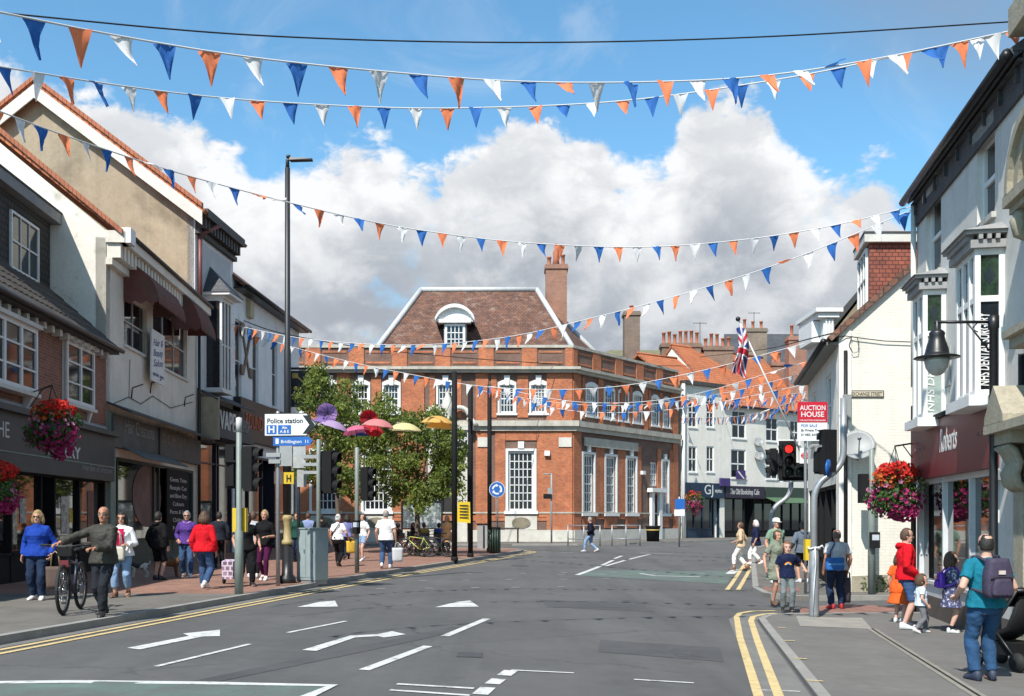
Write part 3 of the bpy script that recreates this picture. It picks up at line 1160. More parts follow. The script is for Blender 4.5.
# each bay's casement stands open a little
s3, z3 = L1.q(0, 318)
s4, _ = L1.q(27, 330)
boxbay(rt, L1, s3 - 1.2, s4, L1.q(0, 386)[1], z3, .26, 3, 3, OFFWHITE)
ztf = L1.q(0, 412)[1]
zbf = L1.q(0, 470)[1]
shopfront(fa, S_a + .3, L1.q(106)[0], zbf + .05, [0, .22, .42, .56, .68, .74, .86, 1], BLACKM, .75, door=4)
fa.wall(S_a, S_b, -.4, 6.8, BRICKRED)
shell(rt, L1, S_a, S_b, -9.5, 6.8, BRICKRED)
b = MB()
b.fbox(L1, S_a, L1.q(107)[0], .01, .22, zbf, ztf)
b.fbox(L1, S_a - .05, L1.q(108)[0], .01, .38, ztf, ztf + .14)
fas = b.build('fascia', DARKF, rt)
b = MB()
b.fbox(L1, S_a, L1.q(107)[0], .222, .236, zbf + .40, zbf + .425)
b.build('pinstripe', mk('pale_green_line', (.22, .30, .26), .6, .1), fas)
fl = L1.shifted(.222)
text(fas, 'lettering', 'BAKERY', fl, (L1.q(37)[0] + L1.q(72)[0]) / 2, zbf + .50, 0, .30, LETTER, L1.q(72)[0] - L1.q(37)[0], bold=.02)
text(fas, 'lettering', 'Artisan Bakers & Confectioners', fl, L1.q(88)[0] + .1, zbf + .22, 0, .17, mk('dim_lettering', (.25, .25, .24), .6, .1), 2.4, shear=.15)
text(fas, 'lettering', 'THE', fl, L1.q(2)[0] - .6, zbf + .72, 0, .35, LETTER, .9)
for px, w, z0, z1, c in ((13, .5, 1.0, 2.3, (.50, .46, .34)), (66, .55, 1.2, 2.2, (.52, .50, .44)), (73, .3, 1.5, 1.9, (.60, .42, .05)), (25, .35, 1.5, 2.1, (.42, .40, .36)), (92, .5, .95, 2.4, (.22, .09, .07))):
 s = L1.q(px)[0]
 MB().fbox(L1, s, s + w, -.125, -.118, z0, z1).build('window_poster', mk('poster_%d' % px, c, .6, .4, 5, stain=((.12, .08, .06), .52, .60, 9, .8)), rt)
MB().fbox(L1, S_a, S_b, .003, .035, ztf + .142, ztf + .30).build('lead_flashing', LEAD, rt)
# roof and dormer
P = L1.pt
pitched(rt, L1, S_a, S_b - .15, 0, -9.6, 6.8, 11.0, TILEDK, .45, 0)
b = MB()
k = 4.2 / 4.8
ns = int((S_b - .15 - S_a) / .075)
prof = [0, .028, .040, .028]
for j in range(13):
 ra, rb = [], []
 for i in range(ns + 1):
  s = S_a + i * .075
  h = prof[i % 4]
  ra.append(P(s, .46 - .40 * j, 6.8 - k * .46 + k * .40 * j + .18 + h))
  rb.append(P(s, .46 - .40 * (j + 1), 6.8 - k * .46 + k * .40 * (j + 1) + .145 + h))
 n = len(ra)
 b.add(ra + rb + [p - Vector((0, 0, .06)) for p in ra], [(i, i + 1, n + i + 1, n + i) for i in range(n - 1)] + [(2 * n + i, 2 * n + i + 1, i + 1, i) for i in range(n - 1)])
b.build('roof_tiles', mk('weathered_tile', (.062, .050, .042), .85, .45, 2.2, .3, 30, stain=((.10, .085, .06), .55, .75, 1.5, .6)), rt)
MB().fbox(L1, S_a, S_b - .1, .02, .42, 6.42, 6.50).build('soffit', DKWOOD, rt)
gutter(L1, S_a, S_b - .1, .52, 6.52, BLACK, rt)
for i in range(16):
 s = S_b - .6 - i * .5
 MB().fbox(L1, s, s + .16, .02, .24, 6.26, 6.42).build('eaves_bracket', OFFWHITE, rt)
dd = -1.55
s5 = L1.q(50, 230, dd)[0]
s6 = s5 - 5.2
zt5 = L1.q(48, 222, dd)[1]
zb5 = L1.q(48, 285, dd)[1]
b = MB()
b.fbox(L1, s6, s5, -5, dd, zb5 - .4, zt5)
dm = b.build('dormer', mk('dark_hung_tiles', (.05, .042, .038), .8, .3, 2, .6, brick=((.035, .03, .028), (.01, .01, .01), .2, .18, .02, .5)), rt)
b = MB()
b.fbox(L1, s6 - .2, s5 + .2, -5, dd + .28, zt5, zt5 + .30)
b.build('flat_roof', mk('grey_fascia_board', (.22, .22, .22), .7, .2, 3), dm)
MB().fbox(L1, s6 - .22, s5 + .22, -5, dd + .3, zt5 + .302, zt5 + .36).build('roof_felt', FELT, dm)
fd = Facade(rt, L1.shifted(dd))
sa, sb = L1.q(9, 240, dd)[0], L1.q(37, 240, dd)[0]
fd.win(sa, sb, L1.q(9, 268, dd)[1], L1.q(9, 209, dd)[1], 3, 2, hole=False, deep=0)

# ------------------------------------------------------------------ white shop with awnings
rt = thing('awning_house', 'whitewashed house with maroon window awnings and a dentil cornice', 'house', L1.pt(24, 0, 0))
fa = Facade(rt, L1)
ZE = 10.1
for xa, xb, ya, yb in ((124, 147, 292, 344), (153, 187, 300, 362)):
 sa, zz = L1.q(xa, ya)
 sb = L1.q(xb, ya)[0]
 fa.win(sa, sb, L1.q(xa, yb)[1] + .0, zz, 2 if xa < 150 else 3, 2, deep=.15, mat=OFFWHITE)
for i, (xa, xb, yt, yo, hood) in enumerate(((124, 172, 262, 302, 0), (172, 206, 294, 322, 1))):
 sa = L1.q(123, 300)[0] if i == 0 else L1.q(171, 300)[0]
 sb = L1.q(186, 300, 1.1)[0] if i == 0 else L1.q(216, 320, 1.1)[0]
 zt = L1.q(123, 262)[1] if i == 0 else L1.q(171, 289)[1]
 zl = L1.q(159, 297, 1.1)[1] if i == 0 else L1.q(189, 315, 1.1)[1]
 b = MB()
 cols = 4
 prof = [(0.02, zt), (.40, zt - .10), (.80, zt - (zt - zl) * .38), (1.04, zl + .22), (1.08, zl)]
 Pp = L1.pt
 mid = [Pp(sa, d, z) for d, z in prof]
 for k in range(len(prof) - 1):
  (d0, z0), (d1, z1_) = prof[k], prof[k + 1]
  b.quad(Pp(sa, d0, z0), Pp(sa, d1, z1_), Pp(sb, d1, z1_), Pp(sb, d0, z0))
  b.quad(Pp(sa + .01, d0, z0 - .02), Pp(sb - .01, d0, z0 - .02), Pp(sb - .01, d1 - .02, z1_ - .02), Pp(sa + .01, d1 - .02, z1_ - .02))
 for s in (sa, sb):
  b.poly([Pp(s, .02, zl)] + [Pp(s, d, z) for d, z in reversed(prof)])
 # scalloped valance
 nsc = 14
 for k in range(nsc):
  a, c = sa + (sb - sa) * k / nsc, sa + (sb - sa) * (k + 1) / nsc
  b.poly([Pp(a, 1.085, zl), Pp(c, 1.085, zl), Pp(c, 1.085, zl - .12), Pp((a + c) / 2, 1.085, zl - .22), Pp(a, 1.085, zl - .12)])
 for k in range(3):
  a, c = .02 + .35 * k, .02 + .35 * (k + 1)
  b.poly([Pp(sa - .002, a, zl), Pp(sa - .002, c, zl), Pp(sa - .002, c, zl - .12), Pp(sa - .002, (a + c) / 2, zl - .22), Pp(sa - .002, a, zl - .12)])
 b.build('awning', mk('faded_maroon_canvas', (.17, .065, .055), .9, .25, 1.5, .2, 20, transl=.12, stain=((.10, .085, .055), .48, .62, .9, .8)), rt)
sa, zz = L1.q(107, 405)
sb = L1.q(194)[0]
zf1, zf0 = L1.q(115, 408)[1], L1.q(115, 448)[1]
shopfront(fa, S_b + .6, L1.q(194)[0], zf0 - .25, [0, .06, .46, .52, .70, 1], mk('dark_green_timber', (.035, .06, .05), .55, .2, 3), .9, door=2)
fa.wall(S_b, S_c, -.4, ZE - .2, GREYR)
b = MB()
b.fbox(L1, S_b + .1, S_c - .2, .01, .20, zf0, zf1 - .25)
f1 = b.build('fascia', mk('weathered_sign_board', (.10, .095, .088), .7, .3, 2, .1, 30), rt)
ff = L1.shifted(.202)
text(f1, 'lettering', 'Hair Creations', ff, L1.q(134)[0], zf0 + .5, 0, .45, mk('dim_lettering', (.25, .25, .24), .6, .1), 3.0)
text(f1, 'lettering', 'BEAUTY', ff, L1.q(172)[0], zf0 + .5, 0, .55, mk('bronze_lettering', (.16, .11, .07), .6, .1), 3.8)
MB().fbox(L1, S_b + 4.6, S_b + 4.75, .2, .26, zf0, zf1 - .25).build('fascia_post', DKWOOD, rt)
slab('canopy_roof', [P(S_b, .02, zf1 + .12), P(S_b, .75, zf1 - .18), P(S_c - .1, .75, zf1 - .18), P(S_c - .1, .02, zf1 + .12)], .06, SLATE, rt)
slab('shop_blind', [P(S_b + .9, .22, zf0 + .05), P(S_b + .9, .9, zf0 - .3), P(S_b + 5.8, .9, zf0 - .3), P(S_b + 5.8, .22, zf0 + .05)], .03, mk('grey_blind', (.11, .115, .115), .8, .2, 4), rt)
MB().fbox(L1, S_b + .05, S_b + .5, .003, .12, -.4, zf1 - .2).build('pilaster', mk('sage_paint', (.20, .26, .21), .6, .2, 3), rt)
# pink poster behind the glass, menu board on the pier
dent = dentils(L1, S_b - .05, S_c, ZE - 1.0, ZE, .55, .34, GREYR, rt)
gutter(L1, S_b, S_c, .60, ZE - .02, DKWOOD, rt, .07)
gable(rt, L1, S_b, -.0, -13.5, ZE, 15.7, .35, WASH)
b = MB()
b.fbox(L1, S_b - .02, S_b + .45, .36, .72, ZE - .35, ZE + .1)
b.build('corbel', WHITE, rt)
pitched(rt, L1, S_b + .02, S_c - .1, .3, -13.5 - .3, ZE + .02, 15.75, TILEOR, .25, .06)
b = MB()
k = (15.75 - ZE) / 6.9
for i in range(60):
 t0, t1 = i / 60, (i + .93) / 60
 q = lambda t, dz: P(S_b - .13, .5 - 7.1 * t, ZE - .13 + (15.88 - ZE + .12) * t + dz)
 b.prism([q(t0, .0), q(t1, .0), q(t1, .17), q(t0, .17)], L1.t * .2)
b.build('verge_tile', TERRA, rt)
# small white gable extension roof slope seen against the cream wall
sgn = thing('banner_sign', 'tall white banner sign with handwriting on the white shop wall', 'sign', P(L1.q(155)[0], .2, 5))
s0, zt = L1.q(151, 328, .25)
sa2 = L1.q(164, 330, .25)[0]
b = MB()
b.fbox(L1, s0, sa2, .22, .27, L1.q(151, 380, .25)[1], zt)
b.build('board', WHITE, sgn)
fs = L1.shifted(.272)
for j, (w_, yy) in enumerate((('Hair &', .22), ('Beauty', .42), ('Salon', .62))):
 text(sgn, 'lettering', w_, fs, (s0 + sa2) / 2, zt - (zt - L1.q(151, 380, .25)[1]) * yy - .1, 0, .24, mk('blue_ink', (.05, .08, .2), .6), (sa2 - s0) * .72, shear=.25, slope=.12)
text(sgn, 'lettering', 'upstairs open', fs, (s0 + sa2) / 2, L1.q(151, 374, .25)[1], 0, .14, mk('blue_ink', (.05, .08, .2), .6), (sa2 - s0) * .8)
downpipe(L1, [(S_c - .12, .12, ZE - 1.0), (S_c - .12, .12, -.3)], BLACK, rt, .06)
for px, py in ((150, 386), (131, 391), (184, 400)):
 s, z = L1.q(px, py)
 MB().tube([P(s, .01, z - .25), P(s, .05, z + .1), P(s + .25, .3, z + .25)], .022, 6).build('sign_bracket', BLACK, rt)
cbl = thing('wall_cable', 'thin black cable drooping along the cream shop front below the awnings', 'cable', P(S_b + 1, .05, 6))
b = MB()
cab = [L1.q(112, 404), L1.q(128, 397), L1.q(140, 404), L1.q(152, 396), L1.q(170, 408), L1.q(192, 402)]
b.tube([P(s, .03, z) for s, z in cab], .012, 5)
b.tube([P(cab[1][0], .03, cab[1][1]), P(cab[1][0] + .1, .03, cab[1][1] + 1.2)], .010, 5)
b.build('wire', BLACKM, cbl)
mnu = thing('menu_board', 'tall black price board with white writing beside the salon doorway', 'sign', P(L1.q(178)[0], .1, 1))
s0, zt = L1.q(167, 468, .06)
sa2 = L1.q(189, 468, .06)[0]
zb = L1.q(167, 540, .06)[1]
MB().fbox(L1, s0, sa2, .003, .06, zb, zt).build('board', BLACKM, mnu)
fs = L1.shifted(.062)
for j, w_ in enumerate(('Gents Trim', 'Restyle Cut', 'and Blow Dry', 'Colours', 'Perms & Sets', 'Children', 'Nails')):
 text(mnu, 'lettering', w_, fs, (s0 + sa2) / 2, zt - .45 - j * (zt - zb - .5) / 7, 0, .15, LETTER, (sa2 - s0) * (.75 if len(w_) > 8 else .5))
pst = thing('poster', 'round pink portrait poster in the salon window', 'poster', P(L1.q(142)[0], .0, 2))
s0, zc = L1.q(150, 494, -.1)
b = MB()
prof = []
cx, cz = L1.q(148, 496, -.1)
ring = [L1.pt(cx + 1.6 * math.cos(2 * math.pi * i / 40), -.125, cz + 1.05 * math.sin(2 * math.pi * i / 40)) for i in range(40)]
b.prism(ring, L1.n * .012)
b.build('backing', mk('dull_pink_print', (.16, .085, .085), .6, .4, 1.5), pst)

# ------------------------------------------------------------------ tall grey house behind it, vape shop below
L2 = Frame(-12.75, 40.2, 1, -.058)
Q = L2.pt
T_a, T_b = 0.0, L2.q(233)[0]
rt = thing('gabled_house', 'tall grey house with buff stained gable wall and dark bracketed eaves over the vape shop', 'house', Q(2, 0, 0))
fa = Facade(rt, L2)
ZG = 14.2
shopfront(fa, T_a + .2, T_b - .05, 4.9, [0, .1, .55, .62, 1], mk('navy_timber', (.012, .016, .035), .5, .2, 3), .5, transom=3.9)
fa.wall(T_a, T_b, -.4, ZG, BLUER)
gable(rt, L2, T_a - .0, -.02, -12.9, ZG, 19.1, .35, CREAMR)
shell(rt, L2, T_a + .4, T_b, -12.8, ZG, BLUER)
pitched(rt, L2, T_a, T_b, 0, -12.9, ZG, 19.1, TILEOR, .55, .35)
k = (19.1 - ZG) / 6.45
for sgnm in (1, -1):
 c = -6.45
 e = c + sgnm * 6.9
 ze = ZG - k * .45
 MB().prism([Q(T_a - .35, c, 19.08), Q(T_a - .35, e, ze), Q(T_a - .35, e, ze - .55), Q(T_a - .35, c, 19.08 - .55)], L2.t * -.06).build('bargeboard', OFFWHITE, rt)
 b = MB()
 for i in range(40):
  t0, t1 = i / 40, (i + .92) / 40
  q = lambda t, dz: Q(T_a - .43, c + (e - c) * t, 19.24 + (ze + .12 - 19.22) * t + dz)
  b.prism([q(t0, 0), q(t1, 0), q(t1, .2), q(t0, .2)], L2.t * .2)
 b.build('verge_tile', TERRA, rt)
dentils(L2, T_a, T_b, ZG - 1.1, ZG - .12, .55, .34, DKWOOD, rt)
downpipe(L2, [(.25, .12, ZG - 1.0), (.25, .12, 10.0)], mk('oxide_red_pipe', (.16, .05, .045), .5, .2, 4), rt, .09)
downpipe(L2, [(1.1, .6, ZG - .5), (.25, .12, ZG - 1.1)], mk('oxide_red_pipe', (.16, .05, .045), .5, .2, 4), rt, .09)
MB().fbox(L2, .6, T_b - .5, .004, .05, 10.6, 12.9).build('render_panel', DGREYR, rt)
# oriel window with a hipped slate cap
sa, zt = L2.q(207, 290, .8)
sb = L2.q(231, 290, .8)[0]
sa, sb = L2.q(204)[0], L2.q(231.5, 300, .75)[0]
zt = L2.q(217, 295, .75)[1]
zb = L2.q(217, 388, .75)[1]
bw = boxbay(rt, L2, sa, sb, zb, zt, .75, 3, 2, WHITE, brackets=False)
MB().prism([Q(sa - .25, 0, zt + .1), Q(sa - .25, 1.15, zt + .1), Q(sb + .25, 1.15, zt + .1), Q(sb + .25, 0, zt + .1)], (0, 0, .12)).build('bay_cornice', WHITE, bw)
apx = (sa + sb) / 2
b = MB()
c = [Q(sa - .3, .003, zt + .22), Q(sa - .3, 1.2, zt + .22), Q(sb + .3, 1.2, zt + .22), Q(sb + .3, .003, zt + .22), Q(apx, .003, zt + 1.5)]
b.add(c, [(0, 1, 4), (1, 2, 4), (2, 3, 4), (3, 0, 4), (3, 2, 1, 0)])
b.build('bay_roof', SLATE, bw)
zf1, zf0 = L2.q(200, 398, .4)[1], L2.q(200, 436, .4)[1]
b = MB()
b.prism([Q(T_a + .05, .01, zf1), Q(T_a + .05, .45, zf1 - .05), Q(T_a + .05, 1.0, zf0), Q(T_a + .05, .01, zf0)], L2.t * (T_b - T_a - .1))
f2 = b.build('fascia', mk('dark_grey_sign', (.045, .042, .042), .6, .3, 2), rt)
MB().fbox(L2, T_a - .08, T_a + .04, .01, 1.0, zf0 - .1, zf1 + .1).build('fascia_end', mk('buff_board', (.35, .31, .22), .7, .2, 3), rt)
fv = Frame(0, 0, 1, -.058)
fv.o = Q(0, .72, 0)
text(f2, 'lettering', 'VAPE', fv, 1.5, zf0 + .35, .10, .8, LETTER, 1.9, bold=.012, depth=.03)
text(f2, 'lettering', 'SHOP', fv, T_b - .75, zf0 + .5, .10, .5, mk('dim_lettering', (.25, .25, .24), .6, .1), .9, depth=.03)
slab('canopy_roof', [Q(T_a - .1, .02, zf1 + .5), Q(T_a - .1, 1.0, zf1 + .02), Q(T_b, 1.0, zf1 + .02), Q(T_b, .02, zf1 + .5)], .06, SLATE, rt)

# ------------------------------------------------------------------ crossed keys inn
U_a, U_b = T_b + .02, L2.q(299)[0]
rt = thing('inn_house', 'pale blue grey inn with dark slate roof and a crossed keys emblem on its wall', 'house', Q((U_a + U_b) / 2, 0, 0))
fa = Facade(rt, L2)
ZI = L2.q(240, 282)[1]
for xa, xb, ya, yb in ((235, 240, 318, 400), (252.5, 257, 330, 404), (272, 276, 340, 406), (286, 289, 346, 408)):
 sa, zz = L2.q(xa, ya)
 sb = L2.q(xb, ya)[0]
 fa.win(sa, max(sb, sa + .9), L2.q(xa, yb)[1], zz, 1, 2, deep=.15, mat=WHITE)
shopfront(fa, U_a + .2, U_b - .2, 4.6, 5, mk('navy_timber', (.012, .016, .035), .5, .2, 3), .8, door=2)
fa.wall(U_a, U_b, -.4, ZI, BLUER)
shell(rt, L2, U_a, U_b, -11, ZI, BLUER)
gable(rt, L2, U_b - .3, -.05, -11, ZI, ZI + 4.2, .28, BLUER)
pitched(rt, L2, U_a, U_b, 0, -11, ZI, ZI + 4.2, TILEBR, .6, .1)
gutter(L2, U_a, U_b, .66, ZI - .42, BLACK, rt, .09)
b = MB()
b.fbox(L2, U_a, U_b, .02, .55, ZI - .5, ZI - .42)
b.build('soffit', BLACK, rt)
zf1, zf0 = L2.q(244, 398, .3)[1], L2.q(244, 440, .3)[1]
f3 = MB().fbox(L2, U_a, U_b - .1, .01, .35, zf0, zf1).build('fascia', mk('black_pub_board', (.02, .018, .018), .5, .2, 3), rt)
text(f3, 'lettering', 'ROUND', L2.shifted(.352), L2.q(254, 400, .35)[0], zf0 + .6, 0, .65, LETTERO, L2.q(263, 400, .35)[0] - L2.q(246, 400, .35)[0], depth=.03)
# keys in relief
kx, kz = L2.q(246, 355, .02)
ke = MB()
for sg in (1, -1):
 ke.prism([Q(kx - .55 * sg - .09, .004, kz + 1.0), Q(kx - .55 * sg + .09, .004, kz + 1.0), Q(kx + .5 * sg + .09, .004, kz - 1.0), Q(kx + .5 * sg - .09, .004, kz - 1.0)], L2.n * (.06 if sg > 0 else .075))
 ring = [Q(kx - .55 * sg + .32 * math.cos(a), .004, kz + 1.1 + .32 * math.sin(a)) for a in [2 * math.pi * i / 16 for i in range(16)]]
 ke.prism(ring, L2.n * .07)
 ke.prism([Q(kx + .5 * sg, .004, kz - 1.0), Q(kx + .5 * sg + .3 * sg, .004, kz - 1.0), Q(kx + .5 * sg + .3 * sg, .004, kz - .55), Q(kx + .3 * sg, .004, kz - .55)], L2.n * .08)
ke.build('keys_emblem', mk('bronze_relief', (.17, .12, .085), .6, .2, 6), rt)
axx, axz = L2.q(246, 308, .1)
MB().fbox(L2, axx + .3, axx + .85, .003, .22, axz - .35, axz + .45).build('alarm_box', mk('buff_plastic', (.42, .36, .22), .5, .1), rt)
# ================================================================== the bank
BF = Frame(-22, 66, 0, -1)
BR = Frame(4, 66, .788, -.616)
SL = BF.q(270)[0]
SRt = 26.0
RL = BR.q(677.5)[0]
rt = thing('bank_building', 'orange brick corner bank with white sash windows, stone bands and a brown hipped roof', 'building', (2, 68, 0))
fb, fr_ = Facade(rt, BF), Facade(rt, BR)
zq = lambda py: BF.q(500, py)[1]
Z_PL, Z_SILL, Z_STR0, Z_STR1, Z_COR0, Z_COR1, Z_PAR = zq(530), zq(514), zq(431), zq(421), zq(373), zq(367.5), zq(347.5)
STONEW = mk('pale_portland_stone', (.56, .54, .48), .8, .16, 1.2, .2, 14, stain=((.22, .20, .17), .56, .8, 1.1, .5))


def arched_surround(fr, s0, s1, z0, z1, name='window_surround', key=True, d=.07, w=.11):
 b = MB()
 b.fbox(fr, s0 - w, s0 + .01, .004, d, z0 - .02, z1 - .15)
 b.fbox(fr, s1 - .01, s1 + w, .004, d, z0 - .02, z1 - .15)
 b.fbox(fr, s0 - w - .08, s1 + w + .08, .004, d + .06, z0 - .15, z0 - .02)
 P = fr.pt
 n = 8
 lo, hi = [], []
 for i in range(n + 1):
  u = i / n
  s = s0 - w + (s1 - s0 + 2 * w) * u
  lift = .22 * (1 - (2 * u - 1) ** 2)
  lo.append(P(s, .004, z1 - .15 + lift * .6))
  hi.append(P(s, .004, z1 + .08 + lift))
 for i in range(n):
  b.prism([lo[i], lo[i + 1], hi[i + 1], hi[i]], fr.n * d)
 if key:
  m = (s0 + s1) / 2
  b.prism([P(m - .13, .005, z1 - .1), P(m + .13, .005, z1 - .1), P(m + .2, .005, z1 + .55), P(m - .2, .005, z1 + .55)], fr.n * (d + .07))
 return b.build(name, WHITE, rt)


quoins = []
# front, upper windows
for c in (298, 330, 361, 391.5, 445.5, 507, 538.5):
 hw = 7.6
 sa, sb = BF.q(c - hw)[0], BF.q(c + hw)[0]
 z0, z1 = zq(413), zq(384)
 fb.win(sa, sb, z0, z1, 4, 4, fw=.12, bar=.045, deep=.16, sill=False)
 arched_surround(BF, sa, sb, z0, z1)
 quoins.append((sa - .55, sa - .18, z0 - .3, z1 + .55))
 quoins.append((sb + .18, sb + .55, z0 - .3, z1 + .55))
# front, tall ground floor windows
for c in (325, 376.5, 521):
 sa, sb = BF.q(c - 13)[0], BF.q(c + 13)[0]
 z0, z1 = zq(511), zq(451)
 fb.win(sa, sb, z0, z1, 5, 7, fw=.15, bar=.055, deep=.16, sill=False, mid=False)
 b = MB()
 w = .16
 b.fbox(BF, sa - w, sa + .01, .004, .1, z0, z1)
 b.fbox(BF, sb - .01, sb + w, .004, .1, z0, z1)
 b.fbox(BF, sa - w, sb + w, .004, .1, z1, z1 + .16)
 b.fbox(BF, sa - w - .1, sb + w + .1, .004, .2, z0 - .2, z0)
 m = (sa + sb) / 2
 b.fbox(BF, m - .2, m + .2, .005, .16, z1 + .162, z1 + .62)
 b.build('window_surround', WHITE, rt)
 quoins.append((sa - .85, sa - .18, z0 - .4, z1 + 1.3))
 quoins.append((sb + .18, sb + .85, z0 - .4, z1 + 1.3))
 quoins.append((sa - .16, sb + .16, z1 + .7, z1 + 1.3))
 b = MB()
 b.fbox(BF, sa - .2, sb + .2, .004, .09, zq(530) + .02, zq(515.5))
 ap = b.build('apron_panel', STONEW, rt)
 zc = (zq(530) + zq(515.5)) / 2
 ring = [BF.pt(m + .62 * math.cos(a), .092, zc + .36 * math.sin(a)) for a in [2 * math.pi * i / 24 for i in range(24)]]
 MB().prism(ring, BF.n * .05).build('cartouche', mk('dark_cartouche', (.22, .19, .13), .7, .3, 4), ap)
# front pilasters
for c in (312, 343.5, 408, 418, 482, 553):
 s = BF.q(c)[0]
 quoins.append((s - .42, s + .42, Z_PL, Z_STR0 - .02))
 quoins.append((s - .42, s + .42, Z_STR1 + .02, Z_COR0 - .02))
quoins.append((SRt - .95, SRt - .02, Z_PL, Z_STR0 - .02))
quoins.append((SRt - .95, SRt - .02, Z_STR1 + .02, Z_COR0 - .02))
b = MB()
for i, (a, c, z0, z1) in enumerate(quoins):
 b.fbox(BF, a, c, .003 + .0004 * i, .06 + .001 * i, z0, z1)
b.fbox(BF, SL, SRt, .003, .05, zq(512.5) - .55, zq(512.5) - .18)
b.build('brick_dressings', BRICKOR, rt)
for c in (484, 565):
 s = BF.q(c)[0]
 MB().fbox(BF, s - .42, s + .42, .09, .16, zq(447), zq(437.5)).build('stone_block', STONEW, rt)
for c in (434, 547):
 s = BF.q(c)[0]
 MB().fbox(BF, s - .18, s + .18, .1, .3, zq(456), zq(451)).build('alarm_box', WHITE, rt)
# door with scroll pediment
sa, sb = BF.q(430)[0], BF.q(466)[0]
fb.holes.append((sa + .6, sb - .6, -.4, zq(462)))
fb.wall(SL, SRt, -.4, Z_PAR - .02, BRICKBR)
b = MB()
for a, c in ((sa - .1, sa + .58), (sb - .58, sb + .1)):
 b.fbox(BF, a, c, .09, .42, -.1, zq(455))
b.fbox(BF, sa - .2, sb + .2, .09, .48, zq(455), zq(431) + .02)
b.fbox(BF, sa - .5, sb + .5, .10, .62, zq(431) + .02, zq(427))
for sg in (1, -1):
 m = (sa + sb) / 2
 pts, rr = [], []
 for i in range(30):
  t = i / 29
  ang = t * 4.6
  r = .75 * (1 - .72 * t)
  pts.append(BF.pt(m + sg * (.62 + .1 + r * math.cos(ang) * .9 - .1 * t), .4, zq(427) + .75 + r * math.sin(ang) * .85))
  rr.append(.17 - .06 * t)
 b.tube(pts, rr, 8)
 b.tube([BF.pt(m + sg * 1.35, .4, zq(427) + .6), BF.pt(m + sg * 1.75, .4, zq(427) + .2), BF.pt(m + sg * 1.95, .4, zq(427) + .06)], [.2, .17, .12], 8)
db = b.build('door_surround', STONEW, rt)
u = BF.pt((sa + sb) / 2, .4, 0)
MB().lathe([(.3, zq(427)), (.32, zq(424)), (.14, zq(421)), (.36, zq(412)), (.4, zq(405)), (.2, zq(398)), (.12, zq(394)), (.16, zq(390)), (.001, zq(386))], 14, (u.x, u.y, 0)).build('urn', STONEW, db)
b = MB()
b.quad(BF.pt(sa + .6, -.28, -.1), BF.pt(sb - .6, -.28, -.1), BF.pt(sb - .6, -.28, zq(462)), BF.pt(sa + .6, -.28, zq(462)))
b.build('door', mk('dark_doorway', (.03, .028, .027), .5, .3, 2), rt)
sg_ = thing('pub_sign_board', 'black sign board with white capitals above the white bank doorway', 'sign', BF.pt((sa + sb) / 2, .5, zq(445)))
b = MB()
b.fbox(BF, BF.q(440)[0], BF.q(467)[0], .49, .56, zq(455), zq(433))
b.build('board', BLACK, sg_)
f_ = BF.shifted(.562)
text(sg_, 'lettering', 'THE TAP', f_, BF.q(456)[0], zq(443), 0, .34, WHITE, 1.5, bold=.015)
text(sg_, 'lettering', 'FOOD + DRINK', f_, BF.q(455)[0], zq(449), 0, .16, WHITE, 1.25)
# stone bands, cornice, parapet
for fr, a, c in ((BF, SL, SRt), (BR, 0.0, RL)):
 e = .0 if fr is BF else .0
 b = MB()
 b.fbox(fr, a, c, .07, .16, -.3, Z_PL)
 b.build('plinth', STONEW, rt)
 b = MB()
 b.fbox(fr, a, c + (.25 if fr is BF else 0), .07, .22, Z_STR0, Z_STR0 + (Z_STR1 - Z_STR0) * .45)
 b.fbox(fr, a, c + (.4 if fr is BF else 0), .07, .42, Z_STR0 + (Z_STR1 - Z_STR0) * .45, Z_STR1)
 b.fbox(fr, a, c, .07, .13, zq(513.5), zq(512))
 b.build('string_course', STONE, rt)
 b = MB()
 b.fbox(fr, a, c + (.3 if fr is BF else 0), .065, .34, Z_COR0, Z_COR0 + .18)
 b.fbox(fr, a, c + (.5 if fr is BF else 0), .065, .55, Z_COR0 + .18, Z_COR1)
 b.build('cornice', STONE, rt)
 b = MB()
 b.fbox(fr, a, c + .05, -.36, .1, Z_PAR - .02, Z_PAR + .16)
 b.build('coping', STONE, rt)
 b = MB()
 w = 1.35
 n = int((c - a) / 2.6)
 for i in range(n + 1):
  s = a + (c - a) * i / n
  b.fbox(fr, max(a, s - .5), min(c, s + .5), .003, .07, Z_COR1 + .02, Z_PAR - .03)
 for i in range(n):
  s = a + (c - a) * (i + .5) / n
  b.fbox(fr, s - .78, s + .78, .003, .04, Z_COR1 + .25, Z_COR1 + .38)
  b.fbox(fr, s - .78, s + .78, .003, .04, Z_PAR - .35, Z_PAR - .24)
 b.build('parapet_panel', BRICKOR, rt)
